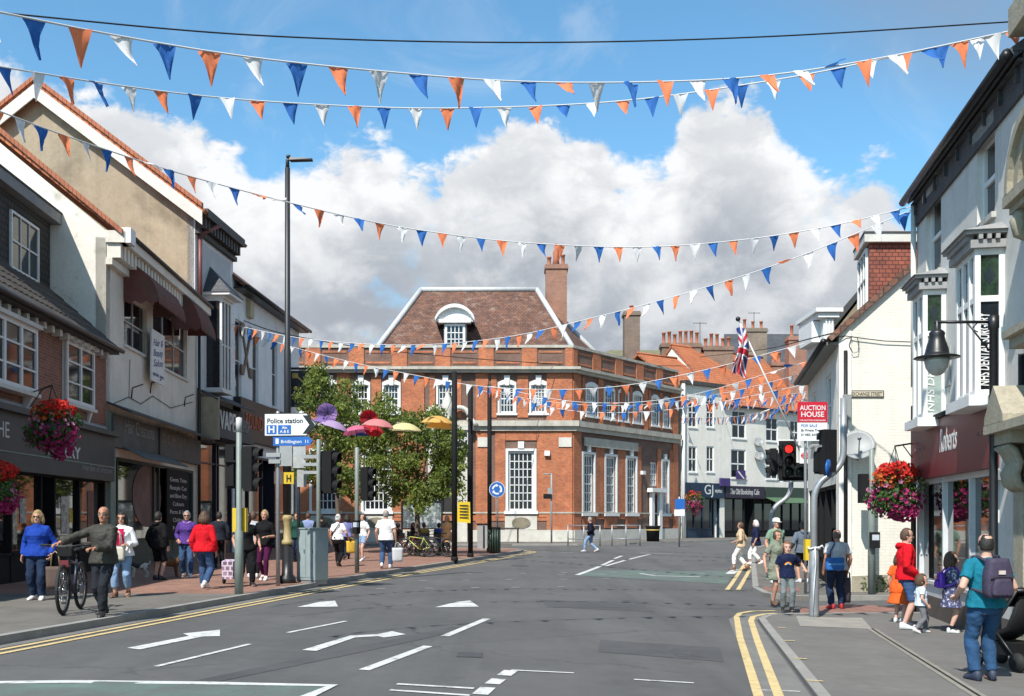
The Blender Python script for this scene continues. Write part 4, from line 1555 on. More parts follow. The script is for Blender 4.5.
# east face
quoins = []
zr = lambda px, py: BR.q(px, py)[1]
for xa, xb in ((586, 597), (604, 613.5), (618.5, 627.5), (633, 641), (651.5, 658), (663, 669)):
 sa, sb = BR.q(xa)[0], BR.q(xb)[0]
 z0, z1 = zq(413), zq(383)
 fr_.win(sa, sb, z0, z1, 4, 4, fw=.12, bar=.05, deep=.16, sill=False)
 arched_surround(BR, sa, sb, z0, z1, key=False)
 quoins += [(sa - .5, sa - .18, z0 - .3, z1 + .5), (sb + .18, sb + .5, z0 - .3, z1 + .5)]
for xa, xb in ((582.5, 593.5), (605, 615.5), (626, 635.5), (661.5, 667.5)):
 sa, sb = BR.q(xa)[0], BR.q(xb)[0]
 z0, z1 = zq(513), zq(453)
 fr_.win(sa, sb, z0, z1, 4, 6, fw=.14, bar=.055, deep=.16, sill=False)
 b = MB()
 b.fbox(BR, sa - .16, sa + .01, .004, .1, z0, z1)
 b.fbox(BR, sb - .01, sb + .16, .004, .1, z0, z1)
 b.fbox(BR, sa - .16, sb + .16, .004, .1, z1, z1 + .16)
 b.fbox(BR, sa - .26, sb + .26, .004, .2, z0 - .2, z0)
 b.fbox(BR, (sa + sb) / 2 - .16, (sa + sb) / 2 + .16, .005, .15, z1 + .162, z1 + .55)
 b.build('window_surround', WHITE, rt)
 quoins += [(sa - .7, sa - .18, z0 - .4, z1 + .9), (sb + .18, sb + .7, z0 - .4, z1 + .9), (sa - .1, sb + .1, Z_PL + .1, z0 - .25)]
sa, sb = BR.q(649.5)[0], BR.q(658)[0]
fr_.win(sa + .1, sb - .1, zq(482), zq(455), 3, 4, fw=.12, bar=.05, deep=.16, sill=False)
fr_.holes.append((sa + .25, sb - .25, -.3, zq(493)))
fr_.wall(0, RL, -.4, Z_PAR - .02, BRICKBR)
b = MB()
b.fbox(BR, sa - .15, sa + .25, .08, .3, -.1, zq(489))
b.fbox(BR, sb - .25, sb + .15, .08, .3, -.1, zq(489))
b.fbox(BR, sa - .5, sb + .5, .08, .55, zq(489), zq(484.5))
b.build('door_surround', WHITE, rt)
b = MB()
b.quad(BR.pt(sa + .25, -.28, -.1), BR.pt(sb - .25, -.28, -.1), BR.pt(sb - .25, -.28, zq(493)), BR.pt(sa + .25, -.28, zq(493)))
b.build('door', mk('grey_green_door', (.20, .23, .22), .5, .1), rt)
quoins += [(.02, .9, Z_PL, Z_STR0 - .02), (.02, .9, Z_STR1 + .02, Z_COR0 - .02), (RL - .8, RL - .02, Z_PL, Z_STR0 - .02), (RL - .8, RL - .02, Z_STR1 + .02, Z_COR0 - .02)]
for x in (600, 622, 645):
 s = BR.q(x)[0]
 quoins += [(s - .3, s + .3, Z_STR1 + .02, Z_COR0 - .02)]
b = MB()
for i, (a, c, z0, z1) in enumerate(quoins):
 b.fbox(BR, a, c, .003 + .0004 * i, .06 + .001 * i, z0, z1)
b.build('brick_dressings', BRICKOR, rt)
MB().fbox(BR, BR.q(583)[0], BR.q(636)[0], .062, .2, zq(445), zq(436)).build('stone_panel', STONE, rt)
MB().fbox(BR, BR.q(641)[0] - .2, BR.q(641)[0] + .2, .062, .3, zq(470), zq(466)).build('alarm_box', WHITE, rt)
# far walls
cn = BR.pt(RL, 0, 0)
b = MB()
b.prism([(-22 + SL, 66.4, -.4), (-22 + SL, 90, -.4), (cn.x - .5, 90, -.4), (cn.x - .4, cn.y + .2, -.4)][::-1], (0, 0, 0.001))
b.v, b.f, b.m, b.smooth = [], [], [], []
pts = [(-22 + SL + .02, 66.35), (-22 + SL + .02, 92), (cn.x - .3, 92), (cn.x - .02, cn.y + .02)]
for p, q in zip(pts, pts[1:]):
 b.quad((p[0], p[1], -.4), (p[0], p[1], Z_PAR), (q[0], q[1], Z_PAR), (q[0], q[1], -.4))
b.build('rear_wall', BRICKBR, rt)
# hipped roof behind the parapet
yb, yt = 67.6, 73.5
A = at(372, 352, yb)
D = at(577, 352, yb)
B_ = at(421, 291, yt)
C_ = at(537, 291, yt)
E_ = at(545, 291.5, yt + 4.5)
F_ = at(618, 360, yb + 9.5)
zA = Z_PAR - .3
for p in (A, D, F_):
 p.z = zA
zT = B_.z
for p in (C_, E_):
 p.z = zT
rf = slab('roof', [A, D, C_, B_], .2, TILEBR, rt)
slab('roof', [D, F_, E_, C_], .2, TILEBR, rt)
slab('roof', [Vector((A.x, 90, zA)), A, B_, Vector((B_.x, 85, zT))], .2, TILEBR, rt)
slab('roof_flat', [B_, C_, E_, Vector((E_.x, 85, zT)), Vector((B_.x, 85, zT))], .1, LEAD, rt)
b = MB()
LH = mk('pale_lead_hip', (.50, .51, .51), .6, .15, 3, .1, 20)
for p, q in ((A, B_), (B_, C_), (C_, D), (C_, E_), (E_, F_)):
 b.tube([p + Vector((0, 0, .10)), q + Vector((0, 0, .10))], .19, 8)
b.build('lead_hip', LH, rt)
# dormer with segmental pediment
yd = 67.95
dz = lambda py: CAM_H + (HORIZON - py) / FPX * yd
dx = lambda px: (px - 512) / FPX * yd
dm = MB()
dm.box(dx(444), dx(466), yd, yd + 3.2, dz(349), dz(323))
dmo = dm.build('dormer', LEAD, rt)
b = MB()
n = 14
arc = []
for i in range(n + 1):
 a = math.pi * (.12 + .76 * i / n)
 arc.append((dx(455) + dx(512 + 21) * math.cos(a) * 1.0, dz(323) - .45 + 1.45 * math.sin(a)))
low = (arc[0][1])
for (x0, z0), (x1, z1) in zip(arc, arc[1:]):
 b.hexa([(x1, yd - .4, z1), (x0, yd - .4, z0), (x0, yd + 2.6, z0), (x1, yd + 2.6, z1), (x1, yd - .4, z1 + .24), (x0, yd - .4, z0 + .24), (x0, yd + 2.6, z0 + .24), (x1, yd + 2.6, z1 + .24)])
b.box(dx(439), dx(471), yd - .3, yd + .3, dz(323) - .02, dz(321) + .08)
b.prism([(x, yd - .1, z) for x, z in arc], (0, .3, 0))
b.build('pediment', WHITE, dmo)
FD = Frame(dx(444), yd, 0, -1)
fdm = Facade(rt, FD)
w = fdm.win(.06, dx(466) - dx(444) - .06, dz(348), dz(324), 4, 3, hole=False, fw=.16, bar=.06, sill=False, deep=0)


def stack(root, x0, x1, y0, y1, z0, z1, pots, mat, npot=2, poth=.7, capm=None):
 b = MB()
 b.box(x0, x1, y0, y1, z0, z1 - .35)
 b.box(x0 - .1, x1 + .1, y0 - .1, y1 + .1, z1 - .35, z1 - .12)
 b.box(x0 - .04, x1 + .04, y0 - .04, y1 + .04, z1 - .12, z1)
 c = b.build('chimney', mat, root)
 rn = random.Random(int(x0 * 10))
 for i in range(npot):
  x = x0 + (x1 - x0) * (i + .5) / npot
  h = poth * rn.uniform(.75, 1.2)
  MB().lathe([(.17, z1), (.17, z1 + .12), (.13, z1 + .2), (.14, z1 + h - .12), (.18, z1 + h - .1), (.18, z1 + h), (.12, z1 + h), (.12, z1 + h - .2)], 10, (x, (y0 + y1) / 2, 0)).build('pot', pots, c)
 return c


yc = 75.0
cx0, cx1 = (546 - 512) / FPX * yc, (567 - 512) / FPX * yc
zc = lambda py, y: CAM_H + (HORIZON - py) / FPX * y
stack(rt, cx0, cx1, yc, yc + 1.6, zT - 3, zc(264, yc), TERRA, mk('chimney_brick', (.34, .14, .08), .85, .25, 1, .3, brick=((.26, .10, .06), (.3, .24, .2), .225, .075, .01, .5)), 3, .8)
MB().lathe([(.3, zc(264, yc)), (.2, zc(256, yc)), (.26, zc(250, yc)), (.12, zc(246, yc)), (.12, zc(241, yc)), (.001, zc(240, yc))], 10, ((cx0 + cx1) / 2, yc + .8, 0)).build('cowl', TERRA, rt)
yc = 84
x0, x1 = (624.5 - 512) / FPX * yc, (640 - 512) / FPX * yc
stack(rt, x0, x1, yc, yc + 1.3, 9, zc(311, yc), TERRA, mk('grey_brown_brick', (.22, .15, .105), .85, .25, 1, .3, brick=((.17, .12, .09), (.2, .17, .15), .225, .075, .01, .5)), 1, .6)
# mossy roof of the house behind the bank
rt2 = thing('mossy_house', 'mossy roofed house peeping over the bank parapet', 'house', (11, 92, 0))
zz = zc(358, 92)
b = MB()
b.box(7.5, 17, 90.5, 100, -.3, zz)
b.build('wall', DRAB, rt2)
pr = [at(600, 362, 91), at(700, 372, 91), at(662, 352, 96), at(618, 352, 96)]
slab('roof', [Vector((7.3, 90.2, zz - .1)), Vector((17.2, 90.2, zz - .1)), Vector((15.5, 95.5, zc(350, 95.5))), Vector((9.5, 95.5, zc(350, 95.5)))], .15, mk('mossy_tiles', (.17, .16, .085), .9, .3, 1.5, .4, 8), rt2)

# ================================================================== terrace across the junction
TF = Frame(13.3, 77.6, .6, -.8)
CHB = mk('sooty_brick', (.26, .20, .145), .9, .25, 1, .3, brick=((.2, .15, .11), (.2, .18, .15), .225, .075, .01, .5))
t0, t1, t2 = 0.0, TF.q(722)[0], TF.q(812)[0]
rt = thing('jeweller_house', 'narrow white three storey house with sash windows over the navy jeweller shop', 'house', TF.pt(2, 0, 0))
fa = Facade(rt, TF)
ZA = TF.q(700, 386)[1]
for xa, xb in ((688.5, 697), (706.5, 714)):
 for ya, yb in ((397, 427), (446, 472)):
  sa, zz = TF.q(xa, ya)
  sb = TF.q(xb, ya)[0]
  fa.win(sa, sb, TF.q(xa, yb)[1], zz, 2, 2, fw=.1, bar=.06, deep=.12, mat=WHITE)
zf1, zf0 = TF.q(700, 483)[1], TF.q(700, 498)[1]
shopfront(fa, t0 + .3, t1 - .25, zf0, 4, mk('navy_shop_paint', (.012, .03, .06), .5, .2, 3), .8, door=3)
fa.wall(t0, t1, -.4, ZA, WHITER)
shell(rt, TF, t0, t1, -9, ZA, WHITER)
f4 = MB().fbox(TF, t0 + .1, t1 - .05, .01, .3, zf0, zf1).build('fascia', mk('navy_shop_paint', (.012, .03, .06)), rt)
text(f4, 'lettering', 'GJ', TF.shifted(.302), TF.q(706)[0], zf0 + .3, 0, .75, LETTER, 1.0)
text(f4, 'lettering', 'FINE JEWELLERY', TF.shifted(.302), TF.q(716)[0], zf0 + .45, 0, .22, LETTER, .9)
MB().fbox(TF, t0 - .05, t1 + .1, -.3, .3, ZA, ZA + .3).build('parapet', FELT, rt)
pitched(rt, TF, t0, t1, -1.0, -9, ZA + .1, ZA + 2.9, TILEOR, .3, .1)
dn = TF.pt(-.15, .15, 0)
MB().tube([(dn.x, dn.y, -.3), (dn.x, dn.y, ZA)], .14, 8).build('downpipe', WHITE, rt)
zc_ = TF.q(690, 348)
for (xa, xb, yt, np_) in ((662, 701, 340, 7), (704, 733, 343, 5)):
 y = 86.0
 c = stack(rt, (xa - 512) / FPX * y, (xb - 512) / FPX * y, y, y + 1.2, ZA, zc(yt + 3, y), TERRA, mk('sooty_red_brick', (.26, .15, .10), .9, .3, 1, .3, brick=((.2, .12, .085), (.2, .18, .15), .225, .075, .01, .5)), np_, 1.0)
rt = thing('cafe_house', 'long white house with an orange pantile roof over the dark purple cafe', 'house', TF.pt(8, 0, 0))
fa = Facade(rt, TF)
ZB = TF.q(724, 402)[1]
for xa, xb, ya, yb in ((732, 746, 410, 438), (731, 746, 449, 478), (766, 778, 417, 441), (766, 778, 452, 479), (790, 800, 420, 444)):
 sa, zz = TF.q(xa, ya)
 sb = TF.q(xb, ya)[0]
 fa.win(sa, sb, TF.q(xa, yb)[1], zz, 2, 2, fw=.1, bar=.07, deep=.12, mat=WHITE, glass=GLASS)
zf1, zf0 = TF.q(730, 486)[1], TF.q(730, 498)[1]
shopfront(fa, t1 + .3, t2 - .3, zf0, 9, BLACKM, .6, door=2)
fa.wall(t1 + .01, t2, -.4, ZB, WHITER)
shell(rt, TF, t1 + .02, t2, -11, ZB, WHITER)
gable(rt, TF, t1 + .02, -.05, -11, ZB, ZB + 5.2, .3, WHITER)
pitched(rt, TF, t1, t2, 0, -11, ZB, ZB + 5.2, TILEOR, .35, .1)
gutter(TF, t1, t2, .42, ZB - .3, BLACK, rt, .09)
f5 = MB().fbox(TF, t1 + .1, TF.q(762)[0], .01, .3, zf0, zf1).build('fascia', mk('purple_black_board', (.025, .018, .035), .5, .2, 3), rt)
text(f5, 'lettering', 'The Old Bookshop Cafe', TF.shifted(.302), TF.q(742)[0], zf0 + .3, 0, .45, LETTER, 3.6)
f6 = MB().fbox(TF, TF.q(764)[0], t2 - .1, .01, .25, zf0, zf1).build('fascia', mk('dark_green_board', (.03, .05, .035), .5, .2, 3), rt)
slab('canopy', [TF.pt(TF.q(764)[0], .02, zf0 + .2), TF.pt(TF.q(764)[0], 1.4, zf0 - .35), TF.pt(TF.q(800)[0], 1.4, zf0 - .35), TF.pt(TF.q(800)[0], .02, zf0 + .2)], .05, mk('green_canvas', (.07, .13, .07), .8, .2, 3), rt)
for (xa, xb, yt, np_, y) in ((742, 767, 328, 3, 96), (789, 808, 336, 2, 88), (772, 784, 362, 2, 92)):
 stack(rt, (xa - 512) / FPX * y, (xb - 512) / FPX * y, y, y + 1.3, ZB + 1, zc(yt, y), TERRA, CHB if y == 96 else mk('chimney_brick', (.34, .14, .08)), np_, .9)
# grey slate house behind
rt = thing('slate_house', 'dark slate roofed house behind the orange pantile roof', 'house', (25, 104, 0))
zz = zc(382, 102)
b = MB()
b.box(21, 34, 101, 112, -.3, zz)
b.build('wall', mk('weathered_boarding', (.25, .27, .29), .8, .25, 1.4, .2, 8), rt)
slab('roof', [Vector((20.8, 100.6, zz - .1)), Vector((34.2, 100.6, zz - .1)), Vector((34.2, 106, zc(334, 106))), Vector((22.5, 106, zc(334, 106)))], .15, SLATE, rt)
# purple hanging banner and plaques
for px, py, y, lab in ((700, 322, 86.5, 'thin television aerial on the sooty chimney of the jeweller house'), (754, 312, 96.5, 'thin television aerial on the stack behind the orange roof')):
 p = at(px, py, y)
 t = thing('roof_aerial', lab, 'aerial', p)
 MB().tube([p + Vector((0, 0, -3)), p], .03, 5).build('mast', DKWOOD, t)
 b = MB()
 b.tube([p + Vector((-.6, 0, -.1)), p + Vector((.6, 0, -.1))], .02, 5)
 for k in range(5):
  b.tube([p + Vector((-.5 + .25 * k, -.25, -.1)), p + Vector((-.5 + .25 * k, .25, -.1))], .014, 4)
 b.build('antenna', DKWOOD, t)
bn = thing('hanging_banner', 'purple banner with a white stripe hanging under a terrace window', 'banner', TF.pt(TF.q(740)[0], .2, 4))
s, z = TF.q(736, 470, .15)
MB().fbox(TF, s, TF.q(745.5, 470, .15)[0], .14, .17, TF.q(736, 479, .15)[1], z).build('cloth', mk('purple_cloth', (.05, .03, .14), .8, .2), bn)
MB().prism([TF.pt(s + .15, .172, z - .1), TF.pt(s + .35, .172, z - .1), TF.pt(s + 1.05, .172, z - .68), TF.pt(s + .85, .172, z - .68)], TF.n * .006).build('stripe', WHITE, bn)
bx = thing('projecting_sign', 'plain purple box sign at the end of the cafe fascia', 'sign', TF.pt(t1, .4, 4))
s, z = TF.q(720, 478, .4)
MB().fbox(TF, s, TF.q(729.5, 478, .4)[0], .32, .5, TF.q(720, 486, .4)[1], z).build('board', mk('purple_cloth', (.05, .03, .14)), bx)


def dish(name, label, px, py, y, r, normal, wallpt=None, grp=None):
 t = thing(name, label, 'satellite dish', at(px, py, y), grp)
 n = Vector(normal).normalized()
 b = MB()
 prof = [(.001, 0)] + [(r * i / 6, .22 * r * (i / 6) ** 2) for i in range(1, 7)] + [(r * .98, .22 * r + .015), (r * .5, .075 * r + .01), (.001, .01)]
 b.lathe(prof[:7] + [(r * 1.0, .22 * r - .02), (r * .5, .055 * r - .03), (.001, -.03)], 20)
 M = Matrix.Translation(at(px, py, y)) @ n.to_track_quat('Z', 'Y').to_matrix().to_4x4()
 b.xform(M)
 b.build('reflector', mk('dish_grey', (.27, .28, .28), .5, .12, 3), t)
 c = at(px, py, y)
 b = MB()
 b.tube([c + Vector((0, 0, -r * .9)), c + n * r * .5 + Vector((0, 0, -r * .8)), c + n * r * 1.0 + Vector((0, 0, -r * .1))], .015, 6)
 b.ball(c + n * r * 1.0, .05)
 b.build('feed_arm', GREYPOLE, t)
 b = MB()
 b.tube([c - n * .03, c - n * .15 + Vector((0, 0, -.1)), Vector(wallpt)], .025, 6)
 b.build('bracket', GREYPOLE, t)
 return t


for i, (px, py) in enumerate(((758.5, 442), (759, 456))):
 s, z = TF.q(px, py)
 dish('satellite_dish', ('upper grey dish' if i == 0 else 'lower grey dish') + ' on the white cafe terrace wall', px, py, TF.pt(s, .5, 0).y, .42, (.1, -1, .5), TF.pt(s + .1, .0, z - .4), 'dishes on the terrace wall')

# ================================================================== east side: whitewashed gable house
WX, WY = 8.2, 25.0
WF = Frame(WX, WY, 0, -1)
SFr = Frame(WX + .19 * 7.6, WY + 7.6, -.982, .19)
SLen = math.hypot(.19 * 7.6, 7.6)
rt = thing('gable_house', 'whitewashed cottage with a blank gable end and red tile hung dormer', 'house', (10, 27, 0))
ZW, ZWR = 6.3, 10.6
fa = Facade(rt, SFr)
for a in (1.2, 5.0):
 fa.win(a, a + 1.1, 3.9, 5.5, 2, 2, mat=WHITE)
shopfront(fa, .3, SLen - .4, 2.5, 5, BLACKM, .5, door=3)
fa.wall(0, SLen, -.6, ZW, WHITER)
G0 = MB()
P = WF.pt
dpt = 9.6
G0.prism([P(0, 0, -.6), P(dpt, 0, -.6), P(dpt, 0, ZW), P(dpt / 2, 0, ZWR), P(0, 0, ZW)], (0, .3, 0))
G0.build('gable_wall', mk('white_painted_brick', (.74, .71, .63), .8, .09, 1.0, .18, streak=.16, brick=((.72, .69, .61), (.67, .64, .565), .225, .075, .012, .5), stain=((.36, .32, .26), .60, .74, 1.6, .6)), rt)
b = MB()
b.prism([P(0.02, -.002, -.5), P(dpt, -.002, -.5), P(dpt, -.002, .1), P(7, -.002, .22), P(4.2, -.002, .12), P(2, -.002, .25), P(0.02, -.002, .16)], (0, -.035, 0))
b.build('rubble_base', TAN, rt)
k = (ZWR - ZW) / (dpt / 2)
# roof: west slope and east slope
fx = Vector((.19, .982, 0)).normalized()
r0, r1 = Vector((WX, WY, 0)), Vector((WX, WY, 0)) + fx * SLen
rid0 = Vector((WX + dpt / 2, WY, 0))
rid1 = rid0 + fx * SLen
ea = Vector((-.32, 0, ZW - .32 * k + .12))
slab('roof', [r0 + ea - fx * .12, r1 + ea, rid1 + Vector((0, 0, ZWR + .12)), rid0 + Vector((0, 0, ZWR + .12)) - fx * .12], .14, TILEBR, rt)
e0 = Vector((WX + dpt + .4, WY, ZW - .4 * k + .12))
slab('roof', [e0 - fx * .12, e0 + fx * SLen, rid1 + Vector((0, 0, ZWR + .12)), rid0 + Vector((0, 0, ZWR + .12)) - fx * .12], .14, TILEBR, rt)
MB().prism([P(-.31, -.0, ZW - .31 * k + .13), P(dpt / 2, 0, ZWR + .13), P(dpt / 2, 0, ZWR - .05), P(-.31, 0, ZW - .31 * k - .05)], (0, -.05, 0)).build('bargeboard', BLACK, rt)
gutter(SFr, -.1, SLen + .1, .38, ZW - .26, BLACK, rt, .075)
MB().fbox(SFr, 0, SLen, .004, .33, ZW - .34, ZW - .27).build('soffit', mk('grey_soffit', (.22, .22, .21), .7, .2, 3), rt)
MB().tube([P(.12, .06, ZW - .5), P(.12, .06, -.4)], .05, 8).build('downpipe', BLACK, rt)
# dormer with hung tiles on the cheek
dy = 26.6
X0, X1 = (869 - 512) / FPX * dy, 13.0
zt, zb = zc(243, dy), zc(302, dy) - .4
def skew(x0, x1, y0, y1, z0, z1):
 k_ = .19 / .982
 f_ = lambda x, y: (x + (y - dy) * k_, y)
 return MB().hexa([(*f_(x0, y0), z0), (*f_(x1, y0), z0), (*f_(x1, y1), z0), (*f_(x0, y1), z0), (*f_(x0, y0), z1), (*f_(x1, y0), z1), (*f_(x1, y1), z1), (*f_(x0, y1), z1)])


b = skew(X0, X1, dy, dy + 1.7, zb - .8, zt)
d_ = b.build('dormer', TILERED, rt)
b = skew(X0 - .14, X1 + .1, dy - .14, dy + 1.8, zt, zt + .22)
b.build('flat_roof', OFFWHITE, d_)
skew(X0 - .16, X1 + .1, dy - .16, dy + 1.82, zt + .222, zt + .27).build('roof_felt', FELT, d_)
FD = Frame(X0 + 1.7 * .1935, dy + 1.7, -.982, .19)
Facade(rt, FD).win(.1, 1.6, zb + .35, zt - .1, 3, 2, hole=False, deep=0)
# plate, cables, dish
sp = thing('street_plate', 'small cream street name plate on the white gable', 'sign', P(1, .05, 4.8))
s0, z0 = WF.q(849, 397.5)
s1, z1 = WF.q(883.5, 390.5)
MB().fbox(WF, s0, s1, .003, .03, z0, z1).build('border', DKWOOD, sp)
MB().fbox(WF, s0 + .025, s1 - .025, .031, .034, z0 + .025, z1 - .025).build('board', mk('cream_plate', (.62, .55, .42), .5, .1), sp)
text(sp, 'lettering', 'EXCHANGE STREET', WF.shifted(.036), (s0 + s1) / 2, (z0 + z1) / 2 - .045, 0, .09, DKWOOD, .76, bold=.01)
cbl = thing('wall_cable', 'thin black cable looping across the white gable', 'cable', P(2, .05, 5))
b = MB()
b.tube([at(838, 337 + 0, 24.9), at(846, 336, 24.93), at(860, 338, 24.93), at(884, 341, 24.93), at(912, 342, 24.93)], .012, 5)
b.tube([at(852, 336, 24.92), at(849, 345, 24.92), at(853, 353, 24.92), at(858, 352, 24.92), at(859, 344, 24.92), at(857, 337, 24.92)], .009, 5)
b.build('wire', BLACKM, cbl)
s, z = WF.q(858, 446, .4)
dish('satellite_dish', 'big grey dish low on the blank white gable', 858, 446, WY - .42, .40, (-.25, -1, .45), (WF.pt(s + .1, 0, z - .3)))
MB().fbox(WF, .06, .24, .003, .12, 4.1, 4.7).build('meter_box', mk('dish_grey', (.27, .28, .28)), rt)
# weeds at the wall foot
wd = MB()
rn = random.Random(5)
leaf_cloud(wd, [((WX + a, WY - .2, .02), .4, .14, .22) for a in (.8, 1.3, 2.0, 2.6, 3.3)], 380, .05, rn)
o = wd.build('weeds', mk('weed_green', (.08, .13, .035), .7, .3, 4, transl=.3))
o['kind'] = 'stuff'

# brown house behind it
rt = thing('brown_house', 'drab brown rendered house with a white corniced bay behind the whitewashed cottage', 'house', (12, 37, 0))
by = 36.5
b = MB()
b.prism([at(824, 345, by), at(873, 283, by), at(960, 283, by), Vector((16.5, by, -.4)), Vector(((824 - 512) / FPX * by, by, -.4))], (1.9, 7, 0))
b.build('wall', DRAB, rt)
b = MB()
p0, p1, p2 = at(822, 343, by), at(872, 280, by), at(962, 280, by)
b.prism([p0, p1, p1 + Vector((0, 0, .22)), p0 + Vector((-.15, 0, .22))], (1.9, 7, 0))
b.prism([p1, p2, p2 + Vector((0, 0, .22)), p1 + Vector((0, 0, .22))], (1.9, 7, 0))
b.build('roof', FELT, rt)
yb_ = 35.2
xx = lambda px: (px - 512) / FPX * yb_
b = MB()
b.box(xx(823.5), xx(834), yb_, yb_ + 2, zc(352, yb_), zc(318, yb_))
b.box(xx(814), xx(841), yb_ - .25, yb_ + 2.3, zc(313, yb_), zc(309, yb_))
b.box(xx(817), xx(838), yb_ - .15, yb_ + 2.2, zc(318, yb_), zc(313, yb_))
for p in (826, 829, 832):
 b.box(xx(p) - .03, xx(p) + .03, yb_ - .06, yb_, zc(352, yb_), zc(319, yb_))
b.box(xx(815), xx(823.4), yb_ + .4, yb_ + 2, zc(340, yb_), zc(319, yb_))
b.build('corniced_bay', WHITE, rt)

# ------------------------------------------------------------------ dental surgery house
DF = Frame(8.3, 20.5, -.986, .167)
d0, d1 = 0.0, DF.q(989, 400, .5)[0]
ds = DF.q(988.5, 450, .16)[0]
rt = thing('surgery_house', 'white rendered house with two oriel bays above the maroon shop', 'house', DF.pt(2, 0, 0))
fa = Facade(rt, DF)
ZD = 8.2
P = DF.pt
DREND = mk('off_white_render', (.60, .58, .54), .85, .12, .8, .15, 18, streak=.28, stain=((.40, .385, .35), .56, .8, .7, .6))
for xa, xb, ya, yb in ((926, 941, 183, 268), (977, 995, 124, 212)):
 sa = DF.q(xa)[0]
 sb = DF.q(xb)[0]
 z1 = DF.q(xb, ya)[1] + .0
 z0 = DF.q(xb, yb)[1] - .0
 fa.win(sa, sb, z0, z1, 1, 2, fw=.09, bar=.05, deep=.16, mat=WHITE, sill=mk('stone_sill', (.42, .40, .36), .8, .2, 3))
 MB().fbox(DF, sa - .1, sb + .1, .003, .05, z1 + .01, z1 + .2).build('lintel', DREND, rt)
zs1, zs0 = DF.q(955, 425, .15)[1], DF.q(955, 470, .15)[1]
zs1, zs0 = 3.42, 2.38
shopfront(fa, .28, ds - .02, zs0, [0, .36, .70, 1], mk('white_shop_frame', (.60, .61, .62), .45, .1, 3), .35, z0=-.5, fw=.06, deep=.12)
fa.wall(0, d1, -.6, ZD, DREND)
# dark plinth under the windows
MB().fbox(DF, .05, d1 - .05, .003, .03, -.6, .12).build('plinth', mk('dark_stone_plinth', (.10, .085, .075), .6, .2, 3), rt)
b = MB()
c0, c1 = P(0, 0, 0), P(0, -9, 0)
b.prism([P(0, -.3, -.6), P(0, -.3, ZD), P(0, -5, ZD + 3), P(0, -9.5, ZD), P(0, -9.5, -.6)], DF.t * .3)
b.build('end_wall', DREND, rt)
pitched(rt, DF, 0, d1 + .0, 0, -9.5, ZD, ZD + 3.2, SLATE, .24, .02)
gutter(DF, -.1, d1, .26, ZD - .08, BLACK, rt, .075)
b = MB()
b.fbox(DF, 0, d1, .004, .05, ZD - .62, ZD - .05)
n = 9
for i in range(n):
 s = .2 + (d1 - .4) * i / (n - 1)
 b.fbox(DF, s - .025, s + .025, .05, .10, ZD - .42, ZD - .22)
b.fbox(DF, 0, d1, .05, .12, ZD - .2, ZD - .15)
b.build('eaves_board', mk('weathered_black_board', (.045, .045, .048), .7, .4, 4, .2, 20, stain=((.3, .3, .29), .62, .7, 5, .5)), rt)
downpipe(DF, [(.06, .08, ZD - .2), (.06, .08, 4.3)], OFFWHITE, rt, .055)
downpipe(DF, [(.16, .10, 3.9), (.16, .10, -.4)], BLACK, rt, .055)
